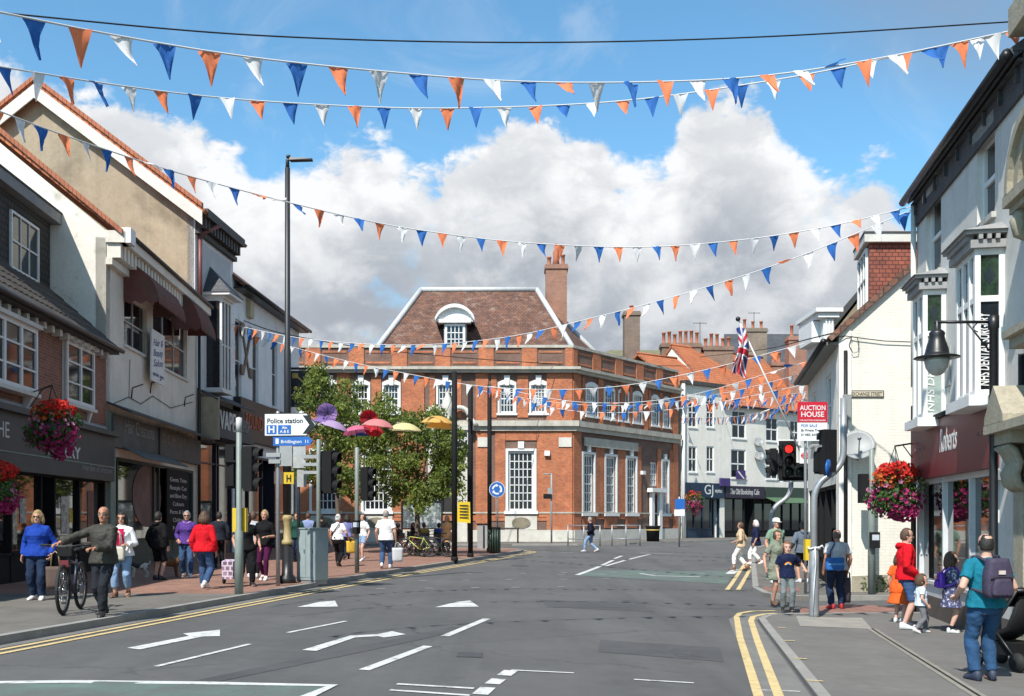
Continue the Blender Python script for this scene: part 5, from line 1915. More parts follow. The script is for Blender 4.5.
# oriel bays with leaded top lights
for i, (xw, xf, yt, ybm, dp) in enumerate(((1001, 955.5, 249, 402, .42), (942, 912.5, 290, 418, .40))):
 sn = DF.q(975 if i == 0 else 923, 300, dp)[0]
 sf = DF.q(xf, 300, dp)[0]
 zt = DF.q(975 if i == 0 else 923, yt, dp)[1]
 zb = DF.q(975 if i == 0 else 923, ybm, dp)[1]
 zb = max(zb, 3.45)
 b = MB()
 b.fbox(DF, sf - .12, sn + .12, .003, dp + .12, zb - .16, zb)
 base = b.build('oriel', WHITE, rt)
 b = MB()
 b.fbox(DF, sf - .08, sn + .08, .003, dp + .08, zt, zt + .12)
 nn = 12
 for j in range(nn):
  s = sf + (sn - sf) * (j + .5) / nn
  b.fbox(DF, s - .04, s + .04, dp + .02, dp + .13, zt + .12, zt + .2)
 for d in (.1, .22, .34):
  b.fbox(DF, sn + .02, sn + .13, d, d + .06, zt + .12, zt + .2)
 b.fbox(DF, sf - .14, sn + .14, .003, dp + .16, zt + .2, zt + .25)
 b.add([P(sf - .18, .003, zt + .25), P(sf - .18, dp + .2, zt + .25), P(sn + .18, dp + .2, zt + .25), P(sn + .18, .003, zt + .25), P(sf + .1, .003, zt + .42), P(sn - .1, .003, zt + .42)],
          [(1, 0, 4), (1, 4, 5, 2), (2, 5, 3), (0, 1, 2, 3)])
 b.build('bay_cornice', mk('grey_white_lead', (.27, .27, .265), .65, .2, 3, .1, 20), base)
 fw = .09
 f = MB()
 ztr = zb + (zt - zb) * .64
 mids = [sf + (sn - sf) * t for t in ((.0, .36, .68, 1) if i == 0 else (0, .5, 1))]
 for j, s in enumerate(mids):
  a = min(max(s - fw / 2, sf), sn - fw)
  f.fbox(DF, a, a + fw, dp - .08, dp, zb, zt)
 for z in (zb, ztr, zt - .09):
  for j in range(len(mids) - 1):
   a = min(max(mids[j] - fw / 2, sf), sn - fw) + fw
   c = min(max(mids[j + 1] - fw / 2, sf), sn - fw)
   f.fbox(DF, a, c, dp - .075, dp - .006, z, z + .09)
 for s in (sf, sn - .07):
  f.fbox(DF, s, s + .07, .003, .08, zb, zt)
  for z in (zb, ztr, zt - .09):
   f.fbox(DF, s + .004, s + .066, .08, dp - .08, z, z + .09)
 f.build('frame', WHITE, base)
 p = MB()
 p.quad(P(sf + .05, dp - .045, zb + .09), P(sn - .05, dp - .045, zb + .09), P(sn - .05, dp - .045, ztr), P(sf + .05, dp - .045, ztr))
 for s in (sf + .035, sn - .035):
  p.quad(P(s, .08, zb + .09), P(s, dp - .08, zb + .09), P(s, dp - .08, ztr), P(s, .08, ztr))
 p.build('pane', GLASS if i == 0 else mk('pale_sign_glass', (.30, .36, .33), .15, .2, 2), base)
 p = MB()
 p.quad(P(sf + .05, dp - .045, ztr + .09), P(sn - .05, dp - .045, ztr + .09), P(sn - .05, dp - .045, zt - .09), P(sf + .05, dp - .045, zt - .09))
 p.build('leaded_pane', mk('leaded_grey_glass', (.11, .12, .125), .2, .6, 7, .3, 12, brick=((.16, .17, .17), (.03, .03, .03), .22, .24, .02, .5)), base)
 for s in (sf + .035, sn - .035):
  p = MB().quad(P(s, .08, ztr + .09), P(s, dp - .08, ztr + .09), P(s, dp - .08, zt - .09), P(s, .08, zt - .09))
  p.build('stained_pane', mk('green_stained_glass', (.022, .042, .024), .12, .8, 9), base)
 # small diamond of the leaded light
 q = MB()
 cz, cdp = (ztr + .09 + zt - .09) / 2, dp / 2
 q.prism([P(sn - .033, cdp, cz - .14), P(sn - .033, cdp + .09, cz), P(sn - .033, cdp, cz + .14), P(sn - .033, cdp - .09, cz)], DF.t * .006)
 q.build('lozenge', mk('dark_glass_lozenge', (.02, .03, .035), .1), base)
 # lettering down the side light, reading upwards
 fs = Frame(0, 0, DF.t.x, DF.t.y)
 fs.o = P(sn - .031, 0, 0)
 sc = (P(0, dp / 2, 0) - P(0, 0, 0)).dot(fs.t)
 tl = ztr - zb - .25
 if i == 0:
  text(base, 'lettering', 'NHS DENTAL SURGERY', fs, sc, zb + .12 + tl / 2, 0, .15, WHITE, tl * .95, turn=R(90), bold=.012, shear=.15)
 else:
  text(base, 'lettering', 'NHS DENTAL', fs, sc, zb + .12 + tl / 2, 0, .13, WHITE, tl, turn=R(90), bold=.012, shear=.15)
MB().fbox(DF, DF.q(944)[0], DF.q(944)[0] + .5, .003, .03, 4.0, 4.7).build('render_patch', mk('grey_patch', (.35, .345, .33), .85, .1), rt)
ff = MB().fbox(DF, .25, ds, .01, .16, zs0, zs1).build('fascia', mk('maroon_board', (.13, .022, .028), .45, .12, 2), rt)
MB().fbox(DF, .2, ds + .05, .008, .22, zs1, zs1 + .08).build('fascia_cap', BLACKM, rt)
fs = DF.shifted(.162)
sc = (.25 + ds) / 2 + .15
text(ff, 'lettering', 'Roberts', fs, sc + .1, zs0 + .42, 0, .42, LETTER, 1.15, shear=.35)
text(ff, 'lettering', 'BAKERS & CAKES', fs, .95, zs0 + .55, 0, .07, mk('dusty_pink_lettering', (.36, .20, .19), .6), .75)
text(ff, 'lettering', 'est 1953', fs, .95, zs0 + .40, 0, .06, mk('dusty_pink_lettering', (.36, .20, .19), .6), .35)
text(ff, 'lettering', 'COFFEE', fs, ds - .4, zs0 + .5, 0, .10, mk('dusty_pink_lettering', (.36, .20, .19), .6), .45)
MB().fbox(DF, DF.q(968, 450, .2)[0] + 1.0, DF.q(968, 450, .2)[0] + 1.3, .01, .14, zs0 - .2, zs0 - .05).build('camera_box', GREYPOLE, rt)

# ------------------------------------------------------------------ stone fronted house nearest the camera
e0, e1 = d1, d1 + 9
rt = thing('stone_house', 'buff limestone front with carved brackets, pediment and round arch', 'house', DF.pt(d1 + 2, 0, 0))
fa = Facade(rt, DF)
fa.holes.append((e0 + 1.1, e0 + 2.2, -.7, 2.5))
fa.win(e0 + .75, e0 + 1.6, 4.3, 5.9, 1, 2, deep=.2, mat=OFFWHITE)
fa.wall(e0, e1, -.6, 8.6, mk('cream_stone_front', (.50, .46, .36), .85, .2, 1.2, .3, 20, stain=((.24, .21, .15), .52, .78, 1.3, .6)))
b = MB()
b.fbox(DF, e0, e1, -9, -.31, -.6, 8.4)
b.build('rear_wall', DRAB, rt)
MB().fbox(DF, e0 - .03, e1, -.3, .24, 8.35, 8.75).build('eaves_cornice', TAN, rt)
b = MB()
b.fbox(DF, e0 + .06, e0 + .62, .003, .20, -.6, 2.62)
b.fbox(DF, e0 + .02, e0 + .66, .003, .26, -.6, -.1)
b.fbox(DF, e0 + .14, e0 + .54, .202, .225, .1, 2.0)
b.build('pilaster', TAN, rt)
# carved bracket: a scroll with leaf ridges
b = MB()
for k in range(6):
 s = e0 + .12 + k * .09
 b.tube([P(s, .2, 2.0), P(s, .30, 2.08), P(s, .33, 2.22), P(s, .27, 2.36), P(s, .34, 2.52), P(s, .44, 2.6)], [.045, .06, .07, .055, .06, .05], 8)
b.build('console_bracket', TAN, rt)
b = MB()
b.fbox(DF, e0 - .02, e0 + .80, .003, .46, 2.62, 2.78)
b.fbox(DF, e0 - .06, e0 + 2.6, .003, .56, 2.78, 2.90)
# sloping pediment block
b.prism([P(e0 - .02, .56, 2.905), P(e0 + .80, .56, 2.905), P(e0 + .80, .56, 3.0), P(e0 + .39, .56, 3.42), P(e0 - .02, .56, 3.0)], DF.n * -.54)
b.build('door_hood', TAN, rt)
b = MB()
sx = DF.q(1002, 300, .42)[0]
b.fbox(DF, sx + .04, e0 + 3.2, .003, .34, 3.92, 4.06)
b.fbox(DF, sx, e0 + 3.2, .003, .42, 4.06, 4.16)
b.build('sill_band', TAN, rt)
b = MB()
for s in (sx + .27, sx + 1.77):
 b.fbox(DF, s - .16, s + .16, .003, .16, 4.16, 5.75)
 b.tube([P(s, .12, 5.35), P(s, .28, 5.45), P(s, .30, 5.6), P(s, .22, 5.75)], [.06, .10, .11, .09], 8)
b.fbox(DF, sx, sx + 2.04, .003, .42, 5.85, 6.0)
b.fbox(DF, sx + .04, sx + 2.0, .003, .34, 5.75, 5.85)
n = 16
for r0_, r1_, dd in ((.62, .80, .34), (.80, .92, .42)):
 for i in range(n):
  a0, a1 = math.pi * i / n, math.pi * (i + 1) / n
  cs = sx + 1.0
  pp = [P(cs + math.cos(a) * r, .003, 6.002 + math.sin(a) * r) for a, r in ((a0, r0_), (a1, r0_), (a1, r1_), (a0, r1_))]
  b.prism(pp, DF.n * dd)
b.build('arched_window_surround', TAN, rt)
MB().prism([P(sx + 1.0 + .62 * math.cos(math.pi * i / 12), .004, 6.004 + .62 * math.sin(math.pi * i / 12)) for i in range(13)], DF.n * .05).build('tympanum', mk('dark_recess_stone', (.10, .085, .06), .9, .2), rt)
b = MB()
b.quad(P(e0 + 1.1, -.28, -.6), P(e0 + 2.2, -.28, -.6), P(e0 + 2.2, -.28, 2.5), P(e0 + 1.1, -.28, 2.5))
b.build('door', DKWOOD, rt)
downpipe(DF, [(e0 + .03, .08, 3.9), (e0 + .03, .08, -.5)], BLACK, rt, .05)
# ================================================================== bunting and cables
def curve3(pts, n=160):
 """smooth line through measured points (pixel x, pixel y, distance)"""
 P3 = [at(*p) for p in pts]
 P3 = [P3[0] * 2 - P3[1]] + P3 + [P3[-1] * 2 - P3[-2]]
 out = []
 for i in range(1, len(P3) - 2):
  p0, p1, p2, p3 = P3[i - 1:i + 3]
  for k in range(n):
   t = k / n
   out.append(.5 * ((2 * p1) + (p2 - p0) * t + (2 * p0 - 5 * p1 + 4 * p2 - p3) * t * t + (3 * p1 - p0 - 3 * p2 + p3) * t ** 3))
 out.append(P3[-2])
 return out


FLAGC = [mk('orange_bunting', (.84, .235, .10), .85, .10, 3, transl=.30), mk('white_bunting', (.74, .74, .74), .85, .08, 3, transl=.30), mk('blue_bunting', (.025, .14, .45), .85, .12, 3, transl=.3)]
_FLAG = {}


def flag_mesh(colour, var, w, h):
 key = (colour, var, round(w, 2), round(h, 2))
 if key in _FLAG:
  return _FLAG[key]
 rn = random.Random(var * 31 + 5)
 bow, tw, fold, rip, cut = rn.uniform(-.4, .4), rn.uniform(-.45, .45), rn.uniform(-.5, .5), rn.uniform(.03, .11), rn.uniform(-.08, .08)
 mb = MB()
 R_, C_ = 6, 4
 vs = []
 for i in range(R_ + 1):
  t = i / R_
  ww = w * (1 - t) * .5 + .004
  for j in range(C_ + 1):
   u = (j / C_ * 2 - 1)
   x = ww * u + cut * w * t
   z = -h * t + .06 * h * abs(u) * math.sin(3 * t)
   y = bow * h * t * t + tw * x * t * 1.4 + fold * abs(x) * .6 + rip * w * math.sin(u * 3.5 + t * 5 + var)
   vs.append((x, y, z))
 mb.sm = True
 mb.add(vs, [(i * 5 + j, i * 5 + j + 1, (i + 1) * 5 + j + 1, (i + 1) * 5 + j) for i in range(R_) for j in range(C_)])
 me = mb.mesh('pennant')
 me.materials.append(FLAGC[colour])
 _FLAG[key] = me
 return me


def bunting(label, pts, spacing, w, h, start=0, seed=1, phase=.3, calm=.2, step=1):
 line = curve3(pts, 40)
 root = thing('bunting', label, 'bunting', line[0], 'strings of orange, white and blue bunting over the street')
 b = MB()
 b.tube(line, .011, 5)
 b.build('cord', mk('white_tape', (.66, .66, .66), .8, .08), root)
 rn = random.Random(seed)
 acc, nxt, k = 0.0, spacing * phase, start
 o0 = line[0]
 for a, c in zip(line, line[1:]):
  d = (c - a).length
  while acc + d >= nxt:
   p = a.lerp(c, (nxt - acc) / d)
   t = (c - a).normalized()
   f = bpy.data.objects.new('pennant', flag_mesh(k % 3, rn.randrange(9), w * rn.choice((.94, 1.0, 1.05)), h))
   COL.objects.link(f)
   f.parent = root
   f.location = p - o0
   swing = rn.gauss(-.12, calm)
   if rn.random() < .06:
    swing -= 1.1
   f.rotation_euler = Matrix((t, Vector((0, 0, 1)).cross(t).normalized(), t.cross(Vector((0, 0, 1)).cross(t).normalized()))).transposed().to_euler() if False else (0, 0, 0)
   yv = Vector((0, 0, 1)).cross(t).normalized()
   zv = t.cross(yv)
   M = Matrix((t, yv, zv)).transposed()
   M = M @ Matrix.Rotation(swing, 3, 'X') @ Matrix.Rotation(rn.gauss(0, .10), 3, 'Z')
   f.rotation_euler = M.to_euler()
   nxt += spacing * rn.uniform(.93, 1.07)
   k += step
  acc += d
 return root


bunting('bunting with the biggest flags, the topmost string across the whole sky', [(-40, 4, 9.0), (120, 36, 10.3), (250, 57, 11.2), (380, 71, 12.0), (512, 81, 12.8), (640, 82, 13.3), (760, 76, 13.6), (880, 58, 13.9), (1034, 26, 14.1)], .49, .235, .36, 1, 3, .45)
bunting('bunting second from the top, crossing just under the biggest string', [(-40, 60, 11.2), (110, 84, 13), (225, 98, 14.2), (350, 106, 15), (460, 108, 15.4), (620, 101, 15.5), (780, 79, 15.2), (900, 55, 14.8), (1034, 27, 14.2)], .465, .22, .32, 0, 8, .25, step=-1)
bunting('bunting running from the tall gable down past the street lamp to the surgery house', [(-30, 100, 12.8), (75, 139, 14.6), (200, 179, 16.8), (350, 217, 18.8), (440, 233, 19.6), (530, 243, 20.2), (640, 247, 20.8), (740, 240, 21), (830, 226, 20.9), (914, 206, 20.7)], .415, .215, .32, 2, 4, .2)
bunting('bunting rising from the vape shop oriel across the bank roof to the surgery eaves', [(221, 322, 43.2), (300, 338, 39), (400, 345, 35.5), (500, 338, 31.5), (600, 316, 27.8), (700, 289, 25), (800, 256, 22.7), (914, 209, 20.7)], .56, .27, .38, 1, 6)
bunting('bunting sagging across the upper windows of the bank from the inn', [(240, 332, 46), (330, 357, 42.5), (409, 374, 40), (490, 387, 37.5), (600, 388, 35.5), (700, 371, 34.3), (806, 343, 33.6)], .58, .30, .40, 1, 9)
bunting('bunting sagging low from a black post over the stone string course', [(489, 388, 45), (560, 409, 42), (640, 412, 39), (720, 402, 36.5), (807, 384, 33.7)], .56, .28, .38, 0, 12)
bunting('bunting from a black post to the cottage eaves, between two lower strings', [(489, 386, 44.8), (580, 402, 41), (680, 397, 37.5), (806, 362, 33.7)], .56, .28, .38, 2, 14)
bunting('bunting across the end of the bank at the height of its upper window sills', [(478, 390, 50), (560, 403, 47), (640, 405, 43), (720, 394, 38.5), (806, 373, 33.7)], .6, .28, .38, 1, 21)
bunting('lowest bunting under the terrace eaves, from the bank corner to the cottage', [(681, 418, 76), (740, 416, 56), (807, 398, 33.8)], .85, .34, .46, 0, 23)
bunting('short bunting along the front of the jeweller and cafe terrace', [(679, 400, 77), (735, 402, 62), (806, 392, 44)], .8, .38, .5, 2, 17)
for lab, pts, r in (('thin dark cable high across the sky', [(-30, 10, 12), (250, 35, 13), (512, 42.5, 14), (760, 37, 14.2), (1040, 20, 14.3)], .011),
     ('sagging dark cable from the inn to the far terrace', [(236, 318, 46), (290, 335, 48), (400, 352, 55), (560, 364, 66), (690, 366, 78)], .022),
     ('dark cable between the cafe terrace and the cottage', [(700, 357, 82), (760, 350, 60), (838, 332, 25)], .02)):
 t = thing('overhead_cable', lab, 'cable', at(*pts[0]))
 MB().tube(curve3(pts, 20), r, 5).build('wire', BLACKM, t)


# ================================================================== traffic lights
LENSR = mk('red_lamp_lit', (.9, .02, .015), .3, .05, emit=1.6)
LENSD = mk('dark_lens', (.035, .012, .01), .2, .3, 5)
LENSG = mk('dark_green_lens', (.01, .03, .025), .2, .3, 5)


def signal_head(parent, pos, ang, lit=None, n=3, board=None, size=1.0, extra=False):
 """a traffic signal head facing ang (0 = towards the camera, measured anticlockwise from above)"""
 M = Matrix.Translation(Vector(pos)) @ Matrix.Rotation(ang, 4, 'Z') @ Matrix.Scale(size, 4)
 b = MB()
 h = .31
 b.box(-.15, .15, -.09, .10, -n * h / 2, n * h / 2)
 b.box(-.10, .10, .10, .16, -n * h / 2 + .05, n * h / 2 - .05)
 if extra:
  b.box(.152, .46, -.09, .10, -n * h / 2, -n * h / 2 + h)
 b.xform(M)
 hd = b.build('signal_head', BLACKM, parent)
 if board:
  w, hh = .24, n * h / 2 + .09
  for mat, dd, gr in ((BLACKM, .12, 0.0), (WHITE, .131, .035)):
   b = MB()
   if extra:
    pts = [(-w - gr, dd, -hh - gr), (.55 + gr, dd, -hh - gr), (.55 + gr, dd, -hh + .5 + gr), (w + gr, dd, -hh + .5 + gr), (w + gr, dd, hh + gr), (-w - gr, dd, hh + gr)]
   else:
    pts = [(-w - gr, dd, -hh - gr), (w + gr, dd, -hh - gr), (w + gr, dd, hh + gr), (-w - gr, dd, hh + gr)]
   b.prism(pts, (0, .008, 0))
   b.xform(M)
   b.build('backing_board' if gr == 0 else 'white_border', mat, hd)
 spots = [(0, (n / 2 - .5 - i) * h, i) for i in range(n)]
 if extra:
  spots.append((.306, -n * h / 2 + h / 2, 3))
 for x, z, i in spots:
  b = MB()
  b.lathe([(.105, 0), (.105, .012), (.07, .028), (.001, .034)], 16, (0, 0, 0))
  b.xform(M @ Matrix.Translation((x, -.09, z)) @ Matrix.Rotation(R(90), 4, 'X'))
  b.build('lens', LENSR if lit == i else (LENSD if i < 2 else LENSG), hd)
  b = MB()
  m = 9
  vs = []
  for k in range(m + 1):
   a = math.pi * (-.12 + 1.24 * k / m)
   for yy, rr in ((-.09, .125), (-.30 + .08 * abs(math.cos(a)), .12)):
    vs.append((x + math.cos(a) * rr, yy, z + math.sin(a) * rr))
  b.sm = True
  b.add(vs, [(2 * k, 2 * k + 1, 2 * k + 3, 2 * k + 2) for k in range(m)])
  b.xform(M)
  b.build('hood', BLACKM, hd)
 return hd


YELLOWB = mk('yellow_box_paint', (.62, .42, .02), .45, .1, 4)


def push_button(parent, pos, ang, body=None, size=1.0):
 M = Matrix.Translation(Vector(pos)) @ Matrix.Rotation(ang, 4, 'Z') @ Matrix.Scale(size, 4)
 b = MB()
 b.box(-.09, .09, -.16, -.05, -.16, .16)
 b.xform(M)
 o = b.build('push_button_box', body or BLACKM, parent)
 b = MB()
 b.box(-.07, .07, -.165, -.161, 0.0, .11)
 b.xform(M)
 b.build('lamp_panel', mk('pale_panel', (.5, .55, .6), .3, .1), o)
 return o


def pole(parent, x, y, z0, z1, r, mat, sleeve=None, name='pole'):
 b = MB()
 if sleeve:
  b.lathe([(sleeve[0], z0 - .1), (sleeve[0], z0 + sleeve[1]), (r, z0 + sleeve[1] + .06), (r, z1), (r * .6, z1 + .02), (.001, z1 + .02)], 16, (x, y, 0))
 else:
  b.lathe([(r, z0 - .1), (r, z1), (r * .6, z1 + .02), (.001, z1 + .02)], 14, (x, y, 0))
 return b.build(name, mat, parent)


p = G(239, 594, PAVE)
zt = lambda py, y: CAM_H + (HORIZON - py) / FPX * y
t = thing('traffic_light', 'traffic light on a thick sleeved post with yellow box, beside the vape shop', 'traffic light', p)
pole(t, p.x, p.y, p.z, zt(424, p.y), .055, GREENGREY, (.085, zt(532, p.y) - p.z))
MB().lathe([(.062, zt(432, p.y)), (.062, zt(418, p.y)), (.001, zt(417, p.y))], 12, (p.x, p.y, 0)).build('cap', mk('pale_cap', (.5, .5, .48), .5, .1), t)
signal_head(t, (p.x - .16, p.y + .22, zt(466, p.y)), R(180 - 20), size=.95)
signal_head(t, (p.x + .23, p.y, zt(469, p.y)), R(80), size=.95)
push_button(t, (p.x - .02, p.y, zt(520, p.y)), R(180), YELLOWB, 1.5)
MB().box(p.x - .30, p.x + .2, p.y + .02, p.y + .10, zt(462, p.y), zt(460, p.y)).build('bracket', BLACKM, t)

p = at(318.5, 519, 25.5)
z0 = gz(p.x, p.y) + PAVE
t = thing('traffic_light', 'slim grey traffic light behind the utility cabinet with two black heads', 'traffic light', (p.x, p.y, z0))
pole(t, p.x, p.y, z0, zt(440, p.y), .055, GREENGREY)
signal_head(t, (p.x + .30, p.y - .02, zt(472, p.y)), R(75), size=1.15)
signal_head(t, (p.x + .12, p.y + .3, zt(472, p.y)), R(165), size=1.15)
MB().box(p.x, p.x + .3, p.y - .02, p.y + .02, zt(470, p.y), zt(468, p.y)).build('bracket', BLACKM, t)

p = G(357, 573, PAVE)
t = thing('traffic_light', 'grey pedestrian crossing post with push button, beside the shopper with carrier bag', 'traffic light', p)
pole(t, p.x, p.y, p.z, zt(448, p.y), .062, GREENGREY)
signal_head(t, (p.x + .28, p.y, zt(484, p.y)), R(70), size=1.0)
push_button(t, (p.x, p.y, zt(527, p.y)), 0, None, 1.15)


def swan(t, base, px0, px1, pyb, pyt, r, mat, ytop):
 """post that steps sideways halfway up"""
 x0 = base.x
 x1 = (px1 - 512) / FPX * base.y
 za, zb, zc_ = zt(pyb, base.y), zt(pyt, base.y), zt(ytop, base.y)
 pts = [Vector((x0, base.y, base.z - .1))]
 zm_ = (za + zb) / 2
 for i in range(21):
  u = i / 20
  k3 = ((1 - u) ** 3, 3 * u * (1 - u) ** 2, 3 * u * u * (1 - u), u ** 3)
  zz = k3[0] * za + k3[1] * (za + (zb - za) * .62) + k3[2] * (zb - (zb - za) * .62) + k3[3] * zb
  pts.append(Vector((x0 + (x1 - x0) * (k3[2] + k3[3]), base.y, zz)))
 pts.append(Vector((x1, base.y, zc_)))
 return MB().tube(pts, r, 14).build('pole', mat, t)


p = G(814, 614, PAVE)
t = thing('traffic_light', 'thick grey swan necked traffic light that the boy leans on', 'traffic light', p)
swan(t, p, 814, 843.5, 503, 448, .064, GREYPOLE, 398)
MB().lathe([(.085, p.z - .1), (.092, p.z + .02), (.092, p.z + 1.2), (.066, p.z + 1.26)], 14, (p.x, p.y, 0)).build('sleeve', GREYPOLE, t)
push_button(t, (p.x - .03, p.y + .0, zt(550, p.y)), R(180), YELLOWB, 1.25)
signal_head(t, (p.x + .28, p.y + .05, zt(452, p.y)), R(200), size=.92)
hd = signal_head(t, (p.x + .17, p.y + .15, zt(462, p.y)), R(110), size=.7, n=2)
b = MB()
c = Vector((p.x + .20, p.y - .25, zt(469, p.y)))
b.lathe([(.17, -.01), (.17, .01), (.001, .012)], 20)
b.xform(Matrix.Translation(c) @ Matrix.Rotation(R(55), 4, 'Z') @ Matrix.Rotation(R(90), 4, 'X'))
b.build('round_sign', mk('sign_blue', (.02, .12, .42), .35, .08), t)
MB().box(p.x, p.x + .35, p.y, p.y + .05, zt(447, p.y), zt(445, p.y)).build('bracket', GREYPOLE, t)
tp = thing('plastic_tape', 'twisted white tape tied round the grey post beside the boy', 'tape', (p.x, p.y - .13, p.z))
b = MB()
zz = zt(548, p.y)
b.tube([Vector((p.x + .105 * math.cos(a), p.y + .105 * math.sin(a), zz + .015 * math.sin(3 * a))) for a in [2 * math.pi * i / 16 for i in range(17)]], .018, 5)
b.tube([(p.x - .02, p.y - .14, zz), (p.x - .01, p.y - .145, zz - .3), (p.x - .04, p.y - .14, zz - .7), (p.x - .07, p.y - .15, p.z + .05)], [.016, .012, .015, .01], 5)
b.tube([(p.x + .03, p.y - .14, zz), (p.x + .10, p.y - .17, zz + .05), (p.x + .16, p.y - .14, zz - .02)], [.012, .02, .006], 5)
b.build('tape', mk('white_tape', (.66, .66, .66)), tp)

p = G(771.5, 562, PAVE)
t = thing('traffic_light', 'traffic light showing red on a white edged black board', 'traffic light', p)
swan(t, p, 771.5, 791, 520, 484, .09, GREYPOLE, 481)
ptop = Vector(((797 - 512) / FPX * p.y, p.y, zt(461, p.y)))
signal_head(t, (ptop.x - .34, p.y - .05, zt(460.5, p.y)), R(-6), lit=0, board=True, size=1.34, extra=True)
signal_head(t, (ptop.x - .86, p.y + .15, zt(462, p.y)), R(-95), size=1.1)
MB().box(ptop.x - .7, ptop.x - .2, p.y + .06, p.y + .12, zt(466, p.y), zt(463, p.y)).build('bracket', BLACKM, t)
p = Vector(((872.5 - 512) / FPX * 24.2, 24.2, gz(8.7, 24.2) + PAVE))
t = thing('traffic_light', 'grey pedestrian signal post in front of the white gable wall', 'traffic light', p)
pole(t, p.x - .02, p.y, p.z, zt(450, p.y), .062, GREENGREY, (.088, zt(500, p.y) - p.z))
MB().box(p.x - .32, p.x - .12, p.y - .1, p.y + .12, zt(503, p.y), zt(474, p.y)).build('signal_head', BLACKM, t)
push_button(t, (p.x, p.y - .02, zt(540, p.y)), 0, None, 1.2)

# ================================================================== lamps
p = G(287.5, 583, PAVE)
t = thing('street_lamp', 'tall dark street lamp with a gold banded base and flat lantern', 'street lamp', p)
b = MB()
b.lathe([(.20, p.z - .05), (.20, p.z + .12), (.13, p.z + .2), (.12, p.z + .9), (.10, zt(548, p.y)), (.10, zt(545, p.y))], 16, (p.x, p.y, 0))
b.build('base', BLACK, t)
b = MB()
b.lathe([(.10, zt(545, p.y)), (.135, zt(544, p.y)), (.135, zt(541, p.y)), (.095, zt(539, p.y)), (.085, zt(526, p.y)), (.105, zt(520, p.y)), (.125, zt(518, p.y)), (.09, zt(515, p.y))], 16, (p.x, p.y, 0))
b.build('collar', mk('tarnished_gold', (.34, .265, .12), .6, .25, 5), t)
b = MB()
b.lathe([(.085, zt(515, p.y)), (.08, zt(350, p.y)), (.065, zt(348, p.y)), (.06, zt(168, p.y)), (.001, zt(167, p.y))], 14, (p.x, p.y, 0))
b.build('pole', DARKPOLE, t)
zl = zt(161, p.y)
b = MB()
b.tube([(p.x, p.y, zl - .22), (p.x, p.y, zl + .02), (p.x + .12, p.y, zl + .05)], [.05, .045, .03], 8)
b.hexa([(p.x + .06, p.y - .09, zl), (p.x + .58, p.y - .08, zl + .01), (p.x + .58, p.y + .08, zl + .01), (p.x + .06, p.y + .09, zl), (p.x + .06, p.y - .07, zl + .07), (p.x + .58, p.y - .05, zl + .05), (p.x + .58, p.y + .05, zl + .05), (p.x + .06, p.y + .07, zl + .07)])
b.lathe([(.05, zl + .07), (.05, zl + .13), (.001, zl + .14)], 8, (p.x + .02, p.y, 0))
b.build('lantern', DARKPOLE, t)

py_ = 14.0
px_ = (993.5 - 512) / FPX * py_
z0 = gz(px_, py_) + PAVE
t = thing('bracket_lamp', 'black heritage lamp hanging from a post arm outside the surgery', 'street lamp', (px_, py_, z0))
b = MB()
b.lathe([(.10, z0 - .05), (.10, z0 + .5), (.06, z0 + .56), (.055, zt(330, py_)), (.075, zt(328, py_)), (.075, zt(316, py_)), (.001, zt(315, py_))], 12, (px_, py_, 0))
b.build('pole', BLACK, t)
xl = (937 - 512) / FPX * py_
za = zt(322, py_)
b = MB()
b.tube([(px_, py_, za), (xl - .04, py_, za)], .022, 8)
b.tube([(px_ - .06, py_, za - .4), (px_ - .36, py_, za - .02)], .012, 6)
b.tube([(px_ - .22, py_, za), (px_ - .30, py_, za - .1), (px_ - .22, py_, za - .14)], .01, 6)
b.build('arm', BLACK, t)
zl = zt(358, py_)
b = MB()
b.lathe([(.02, za + .03), (.03, za), (.045, za - .10), (.09, za - .13), (.11, za - .16), (.10, za - .20), (.12, za - .28), (.13, za - .30), (.16, za - .42), (.17, za - .46), (.30, zl + .015), (.31, zl), (.19, zl - .005)], 20, (xl, py_, 0))
b.build('lamp_cap', BLACK, t)
b = MB()
b.lathe([(.165, zl - .006), (.17, zl - .05), (.15, zl - .14), (.10, zl - .21), (.05, zl - .24), (.001, zl - .25)], 20, (xl, py_, 0))
b.build('globe', mk('lamp_globe', (.42, .42, .40), .12, .15, 3, spec=.7, coat=.4), t)

# ================================================================== signs
BLUE = mk('sign_blue', (.02, .12, .42), .35, .08)
SIGNW = mk('sign_white', (.70, .71, .71), .4, .06, 3)
SIGNG = mk('sign_grey_back', (.30, .31, .31), .5, .14, 4)
p = G(278, 586, PAVE)
t = thing('direction_sign', 'signpost with white police station and hospital arrow over a blue cycle arrow', 'sign', p)
pole(t, p.x, p.y, p.z, zt(412, p.y), .045, GREYPOLE)
Fs = Frame(p.x, p.y - .06, -.12, -1)


def fpx(px, py):
 return Fs.q(px, py)


def arrow_plate(x0, x1, y0, y1, d0, d1, mat, name='plate', tip=.45):
 s0, z1 = fpx(x0, y0)
 s1, z0 = fpx(x1, y1)
 zm = (z0 + z1) / 2
 k = (z1 - z0) * tip
 return MB().prism([Fs.pt(s0, d0, z0), Fs.pt(s1 - k, d0, z0), Fs.pt(s1, d0, zm), Fs.pt(s1 - k, d0, z1), Fs.pt(s0, d0, z1)], Fs.n * (d1 - d0))


